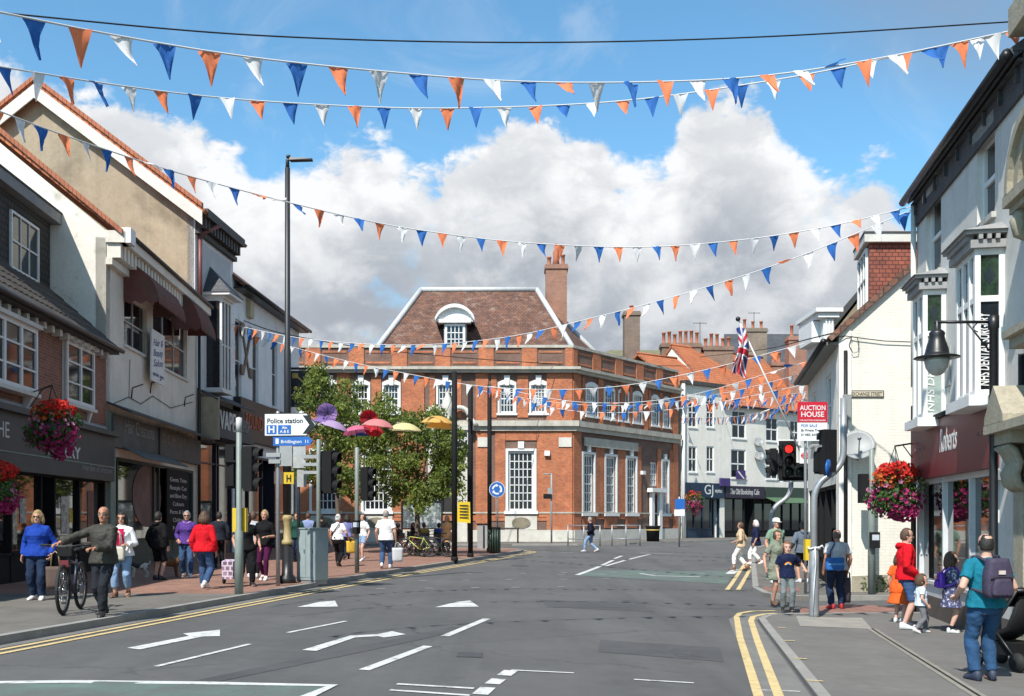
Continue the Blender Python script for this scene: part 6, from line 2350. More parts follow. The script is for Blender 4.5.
a = arrow_plate(264.5, 317, 413.5, 436, .0, .02, BLACK).build('plate', BLACK, t)
a2 = arrow_plate(265.3, 316, 414.3, 435.2, .021, .026, SIGNW).build('face', SIGNW, t)
s1, zm = fpx(315, 424.7)
zc0, zc1 = fpx(300, 434)[1], fpx(300, 415.5)[1]
k = (zc1 - zc0) / 2
w = .13
b = MB()
sA = fpx(307, 425)[0]
b.add([Fs.pt(sA - k * .45, .029, zc0), Fs.pt(sA - k * .45 + w, .029, zc0), Fs.pt(sA + w + k * .3, .029, zm), Fs.pt(sA - k * .45 + w, .029, zc1), Fs.pt(sA - k * .45, .029, zc1), Fs.pt(sA + k * .3, .029, zm)], [(0, 1, 2, 5), (5, 2, 3, 4)])
b.build('chevron', BLACK, a2)
ft = Fs.shifted(.027)
text(a2, 'lettering', 'Police station', ft, fpx(285.5, 420)[0], fpx(280, 423.2)[1], 0, .105, BLACK, fpx(303, 420)[0] - fpx(267.5, 420)[0], bold=.012)
for (x0, x1, tx) in ((267, 277, 'H'), (278.5, 291.5, 'A & E')):
 s0, z1 = fpx(x0, 425.3)
 s1, z0 = fpx(x1, 434.2)
 MB().fbox(Fs, s0, s1, .027, .031, z0, z1).build('panel', BLUE, a2)
 if tx == 'H':
  text(a2, 'lettering', 'H', Fs.shifted(.032), (s0 + s1) / 2, z0 + .035, 0, (z1 - z0) * .7, SIGNW, (s1 - s0) * .6, bold=.03)
 else:
  text(a2, 'lettering', 'Ain', Fs.shifted(.032), (s0 + s1) / 2, z0 + .115, 0, .06, SIGNW, (s1 - s0) * .4, bold=.02)
  text(a2, 'lettering', 'A & E', Fs.shifted(.032), (s0 + s1) / 2, z0 + .03, 0, .06, SIGNW, (s1 - s0) * .7, bold=.02)
c = arrow_plate(273.5, 313, 437, 445.5, .0, .02, BLUE).build('cycle_plate', BLUE, t)
text(c, 'lettering', 'Bridlington  11', Fs.shifted(.021), fpx(295, 441)[0], fpx(280, 443.3)[1], 0, .07, SIGNW, .62, bold=.01)
s0 = fpx(276, 441)[0]
MB().fbox(Fs, s0, s0 + .07, .021, .025, fpx(275, 444)[1], fpx(275, 438.6)[1]).build('symbol', SIGNW, c)
for x0, x1, y0, y1, m_ in ((280, 292.5, 446, 466, SIGNG), (293.5, 306, 446.5, 468, mk('notice_grey', (.36, .37, .36), .5, .25, 9))):
 s0, z1 = fpx(x0, y0)
 s1, z0 = fpx(x1, y1)
 MB().fbox(Fs, s0, s1, .0, .03, z0, z1).build('notice_board', m_, t)
for (xa, xb, ya, yb) in ((267, 281, 453, 457), (269.5, 281, 459.5, 463.5), (304, 319, 455, 458.5), (304, 319, 463, 466), (304, 319, 471, 474)):
 s0, z1 = fpx(xa, ya)
 s1, z0 = fpx(xb, yb)
 MB().fbox(Fs, s0, s1, .04, .055, z0, z1).build('finger_plate', SIGNG, t)
s0 = fpx(301, 520)[0]
q = Fs.pt(s0, .0, 0)
p2 = G(298.5, 581, PAVE)
t = thing('bus_stop_post', 'slim dark post with a grey timetable panel in front of the utility cabinet', 'sign', p2)
pole(t, p2.x, p2.y, p2.z, zt(470, p2.y), .04, DARKPOLE)
MB().box(p2.x - .02, p2.x + .21, p2.y - .07, p2.y - .045, zt(487, p2.y), zt(470, p2.y)).build('timetable', mk('notice_grey', (.36, .37, .36)), t)
lp = G(287.5, 583, PAVE)
t = thing('hydrant_plate', 'square yellow plate with a black H on the lamp post', 'sign', (lp.x, lp.y - .1, zt(478, lp.y)))
Fh = Frame(lp.x + .06, lp.y - .12, 0, -1)
zz0, zz1 = zt(484, lp.y), zt(472.5, lp.y)
MB().fbox(Fh, -.12, .12, 0, .01, zz0, zz1).build('plate', YELLOWB, t)
text(t, 'lettering', 'H', Fh.shifted(.011), 0, zz0 + .05, 0, .15, BLACK, .11, bold=.03)
MB().fbox(Fh, -.34, -.14, 0, .01, zz0, zz1 + .02).build('dark_plate', mk('brown_plate', (.10, .075, .06), .5), t)

# estate agent board, post office sign, flag
yb = 24.3
t = thing('agent_board', 'red and white auction house board beside the red signal', 'sign', at(800, 430, yb))
Fa = Frame(0, yb, 0, -1)
s0, z1 = Fa.q(797.5, 402)
s1, zm_ = Fa.q(827, 422.5)
kb = (s1 - s0) / .93
MB().fbox(Fa, s0, s1, 0, .03, zm_, z1).build('board', mk('agent_red', (.50, .015, .035), .4, .08), t)
z0 = Fa.q(797, 441)[1]
MB().fbox(Fa, s0 - .01, s1 + .0, .0, .025, z0, zm_ - .004).build('lower_board', SIGNW, t)
fa_ = Fa.shifted(.031)
text(t, 'lettering', 'AUCTION', fa_, (s0 + s1) / 2, z1 - .26 * kb, 0, .15 * kb, SIGNW, .80 * kb, bold=.012)
text(t, 'lettering', 'HOUSE', fa_, (s0 + s1) / 2, z1 - .47 * kb, 0, .16 * kb, SIGNW, .72 * kb, bold=.012)
text(t, 'lettering', 'FOR AUCTION 01482 866304', fa_, (s0 + s1) / 2, zm_ + .03, 0, .05 * kb, SIGNW, .80 * kb)
fa_ = Fa.shifted(.026)
text(t, 'lettering', 'FOR SALE', fa_, s0 + .36 * kb, zm_ - .14 * kb, 0, .08 * kb, BLUE, .5 * kb)
text(t, 'lettering', 'By Private Treaty', fa_, s0 + .45 * kb, zm_ - .28 * kb, 0, .07 * kb, BLACK, .7 * kb, shear=.2)
text(t, 'lettering', '01482 645522', fa_, s0 + .45 * kb, zm_ - .42 * kb, 0, .07 * kb, BLACK, .7 * kb)
s2, z2 = Fa.q(812, 424)
s3, z3 = Fa.q(829, 445)
MB().fbox(Fa, s2, s3, -.08, -.04, z3, z2).build('rear_board', mk('cream_sign', (.62, .60, .52), .5, .08), t)
pole(t, (806 - 512) / FPX * yb, yb + .05, gz(9, yb) + PAVE, z1, .035, GREYPOLE)
t = thing('post_office_sign', 'white square sign with a red oval between the red signal and the swan post', 'sign', at(805, 454, 33))
Fp = Frame(0, 33, 0, -1)
s0, z1 = Fp.q(799.5, 448)
s1, z0 = Fp.q(811, 463.5)
MB().fbox(Fp, s0, s1, 0, .05, z0, z1).build('board', SIGNW, t)
m, zc0 = (s0 + s1) / 2, (z0 + z1) / 2
MB().prism([Fp.pt(m + .16 * math.cos(a), .051, zc0 + .11 * math.sin(a)) for a in [2 * math.pi * i / 24 for i in range(24)]], Fp.n * .008).build('oval', mk('agent_red', (.50, .015, .035)), t)
text(t, 'lettering', 'POST', Fp.shifted(.06), m, zc0 + .01, 0, .06, SIGNW, .2)
text(t, 'lettering', 'OFFICE', Fp.shifted(.06), m, zc0 - .07, 0, .05, SIGNW, .22)
pole(t, (805 - 512) / FPX * 33 + .22, 33.08, gz(9, 33) + PAVE, z0 + .2, .04, GREYPOLE)

yf = 34.0
t = thing('flag_pole', 'slanting white flagpole leaning out from the cottage corner', 'flagpole', at(791, 430, yf))
a_, b_ = at(808, 468, yf), at(738, 319, yf - 1.5)
MB().tube([a_, b_], [.034, .024], 8).build('pole', WHITE, t)
MB().ball(b_, .08).build('finial', BLACK, t)
t = thing('union_flag', 'red white and blue union flag hanging limp from the slanting pole', 'flag', at(741, 327, yf - 1.4))
mats = [mk('flag_blue', (.03, .05, .22), .85, .12, 4), mk('flag_white', (.68, .68, .68), .85, .08, 4), mk('flag_red', (.50, .02, .04), .85, .1, 4)]
b = MB()
b.sm = True
NU, NV = 44, 66
top = at(742.5, 329, yf - 1.4)
vs = []
for j in range(NV + 1):
 v = j / NV
 for i in range(NU + 1):
  u = i / NU
  fold = math.sin(u * 13 + v * 2.2) * .13
  x = (u - .5) * (.26 + .20 * v) + .08 * math.sin(v * 5) + .06 * math.sin(u * 13 + 1.6)
  z = -v * 1.45 + u * .12 * (1 - v) - .35 * (u - .3) ** 2
  vs.append(top + Vector((x - .06, fold, z)))
b.v = [tuple(p) for p in vs]
for j in range(NV):
 for i in range(NU):
  # hoist runs along the folds: flag coordinates turned a quarter
  fx_, fy_ = (j + .5) / NV * 2 - 1, (i + .5) / NU * 2 - 1
  X, Y = fx_ * 2, fy_
  col = 0
  dg = min(abs(Y - X / 2), abs(Y + X / 2))
  if dg < .26:
   col = 1
  if dg < .10:
   col = 2
  if abs(X) < .36 or abs(Y) < .34:
   col = 1
  if abs(X) < .22 or abs(Y) < .20:
   col = 2
  n0 = j * (NU + 1) + i
  b.f.append((n0, n0 + 1, n0 + NU + 2, n0 + NU + 1))
  b.m.append(col)
  b.smooth.append(True)
b.build('cloth', mats, t)

# pub sign on the inn
yi = 54.0
t = thing('inn_sign', 'black hanging pub sign with gold crossed keys', 'sign', at(302, 388, yi))
Fi = Frame(0, yi, 0, -1)
s0, z1 = Fi.q(290, 370)
s1, z0 = Fi.q(315, 407)
bo = MB().fbox(Fi, s0, s1, -.06, .06, z0, z1 - .05).build('board', mk('inn_black', (.012, .018, .026), .4, .15), t)
MB().fbox(Fi, s0 - .3, s1 + .1, -.04, .04, z1 + .02, z1 + .14).build('bracket', BLACK, t)
b = MB()
m = (s0 + s1) / 2
for sg in (1, -1):
 d_ = .064 + .01 * (sg > 0)
 b.prism([Fi.pt(m + sg * .36 - .03, d_, z1 - .98), Fi.pt(m + sg * .36 + .03, d_, z1 - .92), Fi.pt(m - sg * .33 + .03, d_, z1 - .28), Fi.pt(m - sg * .33 - .03, d_, z1 - .34)], Fi.n * .012)
 b.prism([Fi.pt(m + sg * .36 + .11 * math.cos(a), d_, z1 - 1.0 + .11 * math.sin(a)) for a in [2 * math.pi * i / 14 for i in range(14)]], Fi.n * .014)
 b.prism([Fi.pt(m - sg * .38 - .16, d_, z1 - .45), Fi.pt(m - sg * .38 + .16, d_, z1 - .45), Fi.pt(m - sg * .38 + .16, d_, z1 - .18), Fi.pt(m - sg * .38 - .16, d_, z1 - .18)], Fi.n * .009)
b.build('keys', GOLD, bo)
text(bo, 'lettering', 'CROSSED', Fi.shifted(.061), m, z0 + .55, 0, .17, GOLD, 1.0)
text(bo, 'lettering', 'KEYS', Fi.shifted(.061), m, z0 + .25, 0, .17, GOLD, .55)

# roundabout sign, yellow notice
p = G(497.5, 553, PAVE)
t = thing('roundabout_sign', 'round blue mini roundabout sign with white arrows on a thin post', 'sign', p)
pole(t, p.x, p.y, p.z, zt(481, p.y), .035, GREYPOLE)
Fr_ = Frame(p.x - .02, p.y - .05, 0, -1)
zc_ = zt(489.5, p.y)
disc = lambda r, d: [Fr_.pt(r * math.cos(a), d, zc_ + r * math.sin(a)) for a in [2 * math.pi * i / 28 for i in range(28)]]
MB().prism(disc(.345, 0), Fr_.n * .02).build('rim', SIGNW, t)
di = MB().prism(disc(.325, .021), Fr_.n * .005).build('disc', BLUE, t)
for k in range(3):
 a0 = R(100 + 120 * k)
 b = MB()
 N_ = 8
 for i in range(N_):
  u0, u1 = a0 + R(75) * i / N_, a0 + R(75) * (i + 1) / N_
  b.add([Fr_.pt(r * math.cos(u), .028, zc_ + r * math.sin(u)) for u, r in ((u0, .15), (u0, .22), (u1, .22), (u1, .15))], [(0, 1, 2, 3)])
 u = a0
 b.add([Fr_.pt(.11 * math.cos(u), .028, zc_ + .11 * math.sin(u)), Fr_.pt(.26 * math.cos(u), .028, zc_ + .26 * math.sin(u)), Fr_.pt(.185 * math.cos(u - R(30)), .028, zc_ + .185 * math.sin(u - R(30)))], [(0, 1, 2)])
 b.build('arrow', SIGNW, di)
p = G(456, 559, PAVE)
t = thing('notice_post', 'grey post with a bright yellow notice between the black posts', 'sign', p)
pole(t, p.x, p.y, p.z, zt(492, p.y), .05, GREYPOLE)
MB().lathe([(.08, zt(496, p.y)), (.08, zt(491, p.y)), (.001, zt(490, p.y))], 10, (p.x, p.y, 0)).build('cap', YELLOWB, t)
b = MB()
b.hexa([(p.x + .03, p.y - .1, zt(522, p.y)), (p.x + .55, p.y - .06, zt(523, p.y)), (p.x + .55, p.y - .03, zt(523, p.y)), (p.x + .03, p.y - .07, zt(522, p.y)),
  (p.x + .08, p.y - .1, zt(502, p.y)), (p.x + .53, p.y - .06, zt(502, p.y)), (p.x + .53, p.y - .03, zt(502, p.y)), (p.x + .08, p.y - .07, zt(502, p.y))])
nb = b.build('notice', mk('notice_yellow', (.70, .48, .02), .5, .08), t)
b = MB()
for i in range(5):
 b.box(p.x + .14, p.x + .48, p.y - .108, p.y - .104, zt(506 + i * 3, p.y), zt(505 + i * 3, p.y))
b.build('text_lines', BLACK, nb)
for px, pyt, pyb, lab in ((454.5, 372, 561, 'tallest of the plain black posts, beside the yellow notice'), (470.5, 387, 557, 'plain black post just behind the yellow notice'), (489.5, 385, 551.5, 'plain black post beside the round blue sign')):
 p = G(px, pyb, PAVE)
 t = thing('black_post', lab, 'post', p, 'black posts on the corner')
 pole(t, p.x, p.y, p.z, zt(pyt, p.y), .10, BLACKM)
 b = MB()
 b.lathe([(.13, p.z - .02), (.13, p.z + .15), (.10, p.z + .16)], 12, (p.x, p.y, 0))
 b.build('foot', BLACKM, t)

# ================================================================== street furniture
p = G(313, 582, PAVE)
t = thing('utility_cabinet', 'grey green steel utility cabinet on the brick paving', 'cabinet', p)
CAB = mk('cabinet_paint', (.26, .32, .33), .5, .14, 3)
M = Matrix.Translation(p) @ Matrix.Rotation(R(-28), 4, 'Z')
h = zt(529, p.y) - p.z
b = MB()
b.box(-.28, .26, -.24, .24, .06, h)
b.xform(M)
b.build('body', CAB, t)
b = MB()
b.box(-.30, .28, -.26, .26, h, h + .03)
b.xform(M)
b.build('lid', CAB, t)
for x0, x1 in ((-.26, -.015), (.0, .24)):
 b = MB()
 b.box(x0, x1, -.252, -.242, .12, h - .05)
 b.xform(M)
 d_ = b.build('door', CAB, t)
 b = MB()
 b.box(x1 - .04, x1 - .02, -.27, -.253, h * .55, h * .62)
 b.xform(M)
 b.build('handle', CHROME, d_)
b = MB()
b.box(-.26, .24, -.22, .22, -.05, .06)
b.xform(M)
b.build('plinth', GREYPOLE, t)

p = G(494.5, 553.5, PAVE)
t = thing('litter_bin', 'dark green slatted litter bin under the round blue sign', 'bin', p)
for i in range(1):
 b = MB()
 zt1 = zt(527, p.y) - p.z
 for k in range(14):
  a = 2 * math.pi * k / 14
  c, s = math.cos(a) * .24, math.sin(a) * .24
  b.tube([(p.x - .02 + c, p.y + s, p.z + .05), (p.x - .02 + c, p.y + s, p.z + zt1 - .1)], .045, 6)
 b.build('slats', mk('bin_green', (.02, .04, .03), .5, .2, 4), t)
 MB().lathe([(.21, p.z + .02), (.21, p.z + zt1 - .2), (.27, p.z + zt1 - .12), (.29, p.z + zt1 - .05), (.27, p.z + zt1), (.18, p.z + zt1), (.16, p.z + zt1 - .1)], 16, (p.x - .02, p.y, 0)).build('liner', BLACKM, t)
p = G(653, 541.5, PAVE)
t = thing('litter_bin', 'black litter bin beside the side door of the bank', 'bin', p)
b = MB()
b.lathe([(.42, p.z), (.45, p.z + .9), (.5, p.z + .95), (.5, p.z + 1.05), (.36, p.z + 1.05), (.34, p.z + .9)], 14, (p.x, p.y, 0))
b.build('body', BLACKM, t)
b = MB()
b.lathe([(.46, p.z + .72), (.47, p.z + .8)], 14, (p.x, p.y, 0))
b.build('band', GOLD, t)
# bench, railing and back of a sign by the bank
p = G(505, 543, PAVE)
t = thing('bench', 'long dark bench against the brick front of the bank', 'bench', p)
MB().box(p.x - 1.1, p.x + .9, p.y, p.y + .5, p.z + .85, p.z + .95).build('seat', DKWOOD, t)
for dx_ in (-1.0, .75):
 MB().box(p.x + dx_, p.x + dx_ + .1, p.y + .05, p.y + .45, p.z - .02, p.z + .85).build('leg', BLACKM, t)
for x0, x1, lab in ((568, 600, 'grey pedestrian guard rail in front of the bank corner'), (612, 640, 'short grey guard rail under the side windows of the bank')):
 p0, p1 = G(x0, 545, PAVE), G(x1, 545.5 if x0 < 600 else 545, PAVE)
 t = thing('guard_rail', lab, 'railing', p0)
 for q in (p0, (p0 + p1) / 2, p1):
  MB().tube([(q.x, q.y, q.z - .05), (q.x, q.y, q.z + 1.15)], .04, 8).build('post', GREYPOLE, t)
 for z in (.35, 1.12):
  MB().tube([p0 + Vector((0, 0, z)), p1 + Vector((0, 0, z))], .032, 8).build('rail', GREYPOLE, t)
p = G(551.5, 543, PAVE)
t = thing('road_sign', 'grey post with the back of a small sign before the bank window', 'sign', p)
pole(t, p.x, p.y, p.z, zt(474, p.y), .055, SIGNG)
MB().tube([(p.x, p.y, zt(474, p.y)), (p.x - .5, p.y, zt(474, p.y))], .04, 6).build('arm', SIGNG, t)
MB().box(p.x - .25, p.x + .05, p.y - .08, p.y - .05, zt(495, p.y), zt(488, p.y)).build('plate', SIGNG, t)
MB().box(p.x - .5, p.x + .0, p.y - .15, p.y + .15, zt(494, p.y) - .3, zt(494, p.y)).build('signal_back', BLACKM, t)
p = G(681, 545, PAVE)
t = thing('parking_sign', 'small blue and white parking plates on a thin post at the bank corner', 'sign', p)
pole(t, p.x - .1, p.y, p.z, zt(497, p.y), .05, GREYPOLE)
MB().box(p.x - .35, p.x + .2, p.y - .09, p.y - .07, zt(509, p.y), zt(499, p.y)).build('blue_plate', BLUE, t)
MB().box(p.x - .4, p.x + .2, p.y - .09, p.y - .07, zt(516, p.y), zt(509.5, p.y)).build('white_plate', SIGNW, t)

# ================================================================== flowers
LEAF = mk('basket_leaf', (.055, .12, .022), .6, .35, 6, transl=.3)
FRED = mk('red_flower', (.60, .025, .015), .7, .3, 9, transl=.25)
FPINK = mk('magenta_flower', (.42, .025, .15), .7, .35, 9, transl=.25)
FLIL = mk('pale_pink_flower', (.50, .20, .32), .7, .3, 9, transl=.25)
FORG = mk('orange_flower', (.62, .15, .03), .7, .3, 9, transl=.25)


def hanging_basket(label, c, r, hook, seed, trail=.5, n=1.0, red=.5):
 rn = random.Random(seed)
 c = Vector(c)
 t = thing('hanging_basket', label, 'hanging basket', c, 'flower baskets along the street')
 b = MB()
 b.lathe([(.001, -r * .55), (r * .3, -r * .5), (r * .48, -r * .25), (r * .52, 0), (r * .45, 0), (r * .001, -.02)], 14, c)
 b.build('basket', DKWOOD, t)
 b = MB()
 for k in range(3):
  a = 2 * math.pi * k / 3 + .4
  b.tube([c + Vector((math.cos(a) * r * .5, math.sin(a) * r * .5, 0)), Vector(hook)], .008, 5)
 b.build('chain', BLACKM, t)
 blobs = [(c + Vector((0, 0, r * .25)), r * .75, r * .7, r * .55), (c + Vector((0, 0, -r * .3)), r * .85, r * .75, r * .6), (c + Vector((r * .15, 0, -r * .75)), r * .5, r * .5, r * trail)]
 lb = MB()
 leaf_cloud(lb, blobs + [(c + Vector((rn.uniform(-1, 1) * r * .8, rn.uniform(-1, 1) * r * .6, rn.uniform(-.9, .5) * r)), r * .35, r * .35, r * .35) for _ in range(7)], int(1500 * n), r * .085, rn)
 lb.build('foliage', LEAF, t)
 for name, mat, cs, cnt in (('red_flowers', FRED, [(c + Vector((r * .1, 0, r * .55)), r * .75, r * .7, r * .40)], 240 * red * 2),
                               ('orange_flowers', FORG, [(c + Vector((-r * .2, -r * .1, r * .35)), r * .7, r * .7, r * .4)], 70),
                               ('magenta_flowers', FPINK, [(c + Vector((0, 0, -r * .45)), r * 1.0, r * .85, r * .6), (c + Vector((r * .3, 0, -r * .8)), r * .5, r * .5, r * trail)], 430),
                               ('pale_flowers', FLIL, [(c + Vector((0, 0, -r * .1)), r * .95, r * .85, r * .7)], 60)):
  fb_ = MB()
  for _ in range(int(cnt * n)):
   cc, rx, ry, rz = rn.choice(cs)
   d = Vector((rn.gauss(0, 1), rn.gauss(0, 1), rn.gauss(0, 1))).normalized()
   k = rn.uniform(.72, 1.05)
   p = Vector(cc) + Vector((d.x * rx * k, d.y * ry * k, d.z * rz * k))
   nn = (d + Vector((rn.gauss(0, .3), rn.gauss(0, .3) - .3, rn.gauss(0, .3)))).normalized()
   u = nn.orthogonal().normalized()
   w = nn.cross(u)
   s = r * .088 * rn.uniform(.6, 1.25)
   m_ = 5
   vs = [p - nn * s * .3]
   for j in range(2 * m_):
    a = math.pi * j / m_
    rr = s * (1.0 if j % 2 == 0 else .62)
    vs.append(p + (u * math.cos(a) + w * math.sin(a)) * rr + nn * s * .25)
   fb_.add(vs, [(0, j + 1, (j + 1) % (2 * m_) + 1) for j in range(2 * m_)])
  fb_.build(name, mat, t)
 return t


def arm(parent_label, a, b, name='basket_bracket'):
 t = thing(name, parent_label, 'bracket', a)
 m_ = MB()
 m_.tube([a, b], .018, 6)
 m_.tube([Vector(a) - Vector((0, 0, .35)), Vector(a).lerp(Vector(b), .6)], .012, 6)
 m_.build('arm', BLACK, t)
 return t


yb1 = 22.0
c = at(52, 424, yb1)
s_, z_ = L1.q(44, 380)
w0 = L1.pt(L1.q(50)[0] - 1.2, .0, c.z + .95)
hk = Vector((c.x, c.y, c.z + .85))
arm('iron bracket over the bakery fascia holding a flower basket', w0, hk)
hanging_basket('large flower basket spilling magenta petunias over the bakery sign', c, .58, hk, 4, .55, 1.1, .35)
c = at(-6, 486, 19)
w0 = L1.pt(L1.q(-6)[0] - .4, .0, c.z + .95)
hk = Vector((c.x, c.y, c.z + .85))
arm('iron bracket over the bakery window at the picture edge', w0, hk)
hanging_basket('red topped flower basket cut off by the picture edge, over the bakery window', c, .50, hk, 9, .3, 1.0, .9)
c = at(894, 489, 19.8)
c.x += .02
w0 = DF.pt(.2, .1, c.z + .95)
hk = Vector((c.x, c.y, c.z + .85))
arm('iron bracket on the corner of the maroon shop', w0, hk)
hanging_basket('round red and magenta flower basket in front of the white gable', c, .56, hk, 12, .35, 1.2, .7)
s_, z_ = TF.q(692, 500, .6)
c = TF.pt(s_, .7, z_)
arm('iron bracket on the navy jeweller fascia', TF.pt(s_, .3, z_ + 1.1), c + Vector((0, 0, 1.05)))
hanging_basket('small green and pink flower basket on the navy jeweller shop', c, .8, c + Vector((0, 0, 1.0)), 15, .8, .6, .2)

# low planter greens under the tree, seen by the cafe
# ================================================================== trees
BARK = mk('bark', (.12, .09, .065), .9, .3, 5, .5, 14)
LEAVES = [mk('tree_leaf_light', (.25, .31, .06), .6, .3, 2, transl=.45), mk('tree_leaf_mid', (.155, .21, .042), .6, .3, 2, transl=.45), mk('tree_leaf_dark', (.085, .13, .03), .6, .3, 2, transl=.4)]


def tree(label, x, y, h, blobs, n, seed, size=.11):
 rn = random.Random(seed)
 z0 = gz(x, y) + PAVE
 t = thing('street_tree', label, 'tree', (x, y, z0), 'small trees on the brick plaza')
 b = MB()
 b.tube([(x, y, z0 - .1), (x + .03, y, z0 + 1.2), (x - .04, y + .05, z0 + 2.4), (x + .05, y, z0 + h * .6), (x, y, z0 + h * .85)], [.13, .11, .095, .06, .02], 10)
 for cb in blobs:
  c = Vector(cb[0])
  base = Vector((x, y, z0 + min(2.2 + rn.uniform(0, .8), c.z - z0 - .3)))
  m_ = base.lerp(c, .5) + Vector((0, 0, -.15))
  b.tube([base, m_, c], [.06, .04, .012], 6)
  for k in range(3):
   e = c + Vector((rn.uniform(-1, 1) * cb[1] * .8, rn.uniform(-1, 1) * cb[2] * .8, rn.uniform(-.8, .8) * cb[3]))
   b.tube([m_.lerp(c, .6), e], [.02, .006], 5)
 b.build('trunk', BARK, t)
 lb = MB()
 clumps = []
 for cb in blobs:
  for _ in range(16):
   d = Vector((rn.gauss(0, 1), rn.gauss(0, 1), rn.gauss(0, 1))).normalized() * rn.uniform(.35, 1.05)
   q = Vector(cb[0]) + Vector((d.x * cb[1], d.y * cb[2], d.z * cb[3]))
   k = rn.uniform(.22, .46)
   clumps.append((q, k * 1.2, k * 1.2, k))
 for cl in clumps:
  leaf_cloud(lb, [cl], int(n / len(clumps)), size, rn, rn.choice(((0, 0, 1), (1, 1, 2), (0, 1, 2), (0, 1))))
 lb.build('crown', LEAVES, t)
 return t


def blob(px, py, y, r, k=1.0):
 return (at(px, py, y), r, r, r * k)


tree('leafy green tree behind the lilac umbrellas', (338 - 512) / FPX * 43, 43, 7.4, [blob(318, 395, 43, .9), blob(337, 420, 43, 1.1), blob(322, 440, 42.5, 1.0), blob(352, 445, 43, 1.0), blob(345, 402, 43.5, .8), blob(312, 462, 43, .8), blob(352, 480, 42.5, .8), blob(315, 378, 43.2, .5)], 11000, 3, .085)
tree('broad green tree behind the pink and yellow umbrellas', (417 - 512) / FPX * 42, 42, 6.4, [blob(380, 420, 42, .9), blob(405, 430, 42, 1.1), blob(432, 432, 42, 1.0), blob(447, 440, 41.5, .85), blob(390, 455, 41.5, 1.0), blob(420, 460, 42, 1.1), blob(446, 475, 41.5, .9), blob(395, 485, 42, .85), blob(425, 492, 41.5, .8), blob(452, 462, 41.5, .6), blob(374, 440, 42, .7)], 15000, 8, .085)

# ================================================================== umbrellas strung over the plaza
def umbrella(label, c, r, mat, tilt=(0, 0), rot=0.0):
 c = Vector(c)
 t = thing('umbrella', label, 'umbrella', c, 'coloured umbrellas strung over the plaza')
 M = Matrix.Translation(c) @ Matrix.Rotation(tilt[0], 4, 'X') @ Matrix.Rotation(tilt[1], 4, 'Y') @ Matrix.Rotation(rot, 4, 'Z')
 b = MB()
 n = 8
 rings = [(0.001, .42), (.25, .40), (.55, .30), (.82, .14), (1.0, -.04)]
 vs, fs = [], []
 seg = n * 4
 for rr, z in rings:
  for k in range(seg):
   a = 2 * math.pi * k / seg
   sc = 1 - .07 * math.sin((k % 4) / 4 * math.pi) * rr
   vs.append((rr * r * sc * math.cos(a), rr * r * sc * math.sin(a), z * r + .03 * r * rr * math.sin((k % 4) / 4 * math.pi)))
 for i in range(len(rings) - 1):
  for k in range(seg):
   fs.append((i * seg + k, (i + 1) * seg + k, (i + 1) * seg + (k + 1) % seg, i * seg + (k + 1) % seg))
 b.sm = True
 b.add(vs, fs)
 b.xform(M)
 b.build('canopy', mat, t)
 b = MB()
 b.tube([(0, 0, .5 * r), (0, 0, -.75)], .012, 6)
 for k in range(n):
  a = 2 * math.pi * k / n
  b.tube([(0, 0, .38 * r), (.55 * r * math.cos(a), .55 * r * math.sin(a), .28 * r), (r * math.cos(a), r * math.sin(a), -.05 * r)], .006, 4)
 b.tube([(0, 0, -.72), (0, 0, -.86), (.04, 0, -.91), (.09, 0, -.88)], .018, 6)
 b.xform(M)
 b.build('frame', BLACKM, t)
 return t


uy = 37.5
U = lambda n_, c, tr=.4: mk('umbrella_' + n_, c, .7, .06, 2, transl=tr)
umbrella('lilac umbrella tipped on its side above the other lilac ones', at(327, 413, uy), .40, U('lilac', (.48, .30, .62)), (R(-70), 0))
umbrella('purple umbrella directly under the tipped lilac one', at(325, 422, uy), .50, U('purple', (.25, .15, .45)), (R(6), R(8)))
umbrella('pale lilac umbrella tilted down beside the purple one', at(334, 427, uy - .5), .54, U('pale_lilac', (.52, .38, .64)), (R(4), R(18)), .3)
umbrella('deep pink umbrella at the end of the pink ones', at(356, 432, uy), .56, U('deep_pink', (.68, .18, .30)), (R(-4), R(-10)))
umbrella('red umbrella tipped up on edge behind the pink one', at(369, 419, uy + .4), .37, U('red', (.55, .02, .03)), (R(-75), R(10)), .2)
umbrella('red umbrella hanging under the salmon pink one', at(374, 431, uy + .4), .36, U('red', (.55, .02, .03)), (R(40), R(10)))
umbrella('salmon pink umbrella in front of the red ones', at(378, 426, uy - .4), .62, U('salmon', (.74, .28, .28)), (R(3), R(6)), .4)
umbrella('cream yellow umbrella between the salmon and orange ones', at(405, 430, uy), .64, U('cream', (.80, .74, .38)), (R(2), R(3)))
umbrella('small blue umbrella almost hidden behind the pink ones', at(364, 433, uy + .8), .45, U('blue', (.04, .20, .55)), (R(20), 0))
umbrella('upper amber umbrella beside the tallest black post', at(437, 423, uy), .64, U('amber', (.78, .48, .14)), (R(2), R(2)))
umbrella('lower amber umbrella peeping out under the upper one', at(440, 428, uy + .3), .60, U('amber', (.78, .48, .14)), (R(2), R(4)), .4)
t = thing('umbrella_wire', 'thin wire carrying the coloured umbrellas', 'wire', at(300, 415, uy))
MB().tube(curve3([(300, 405, uy), (355, 421, uy), (405, 424, uy), (440, 418, uy), (454, 395, 36.6)], 12), .010, 5).build('wire', BLACKM, t)
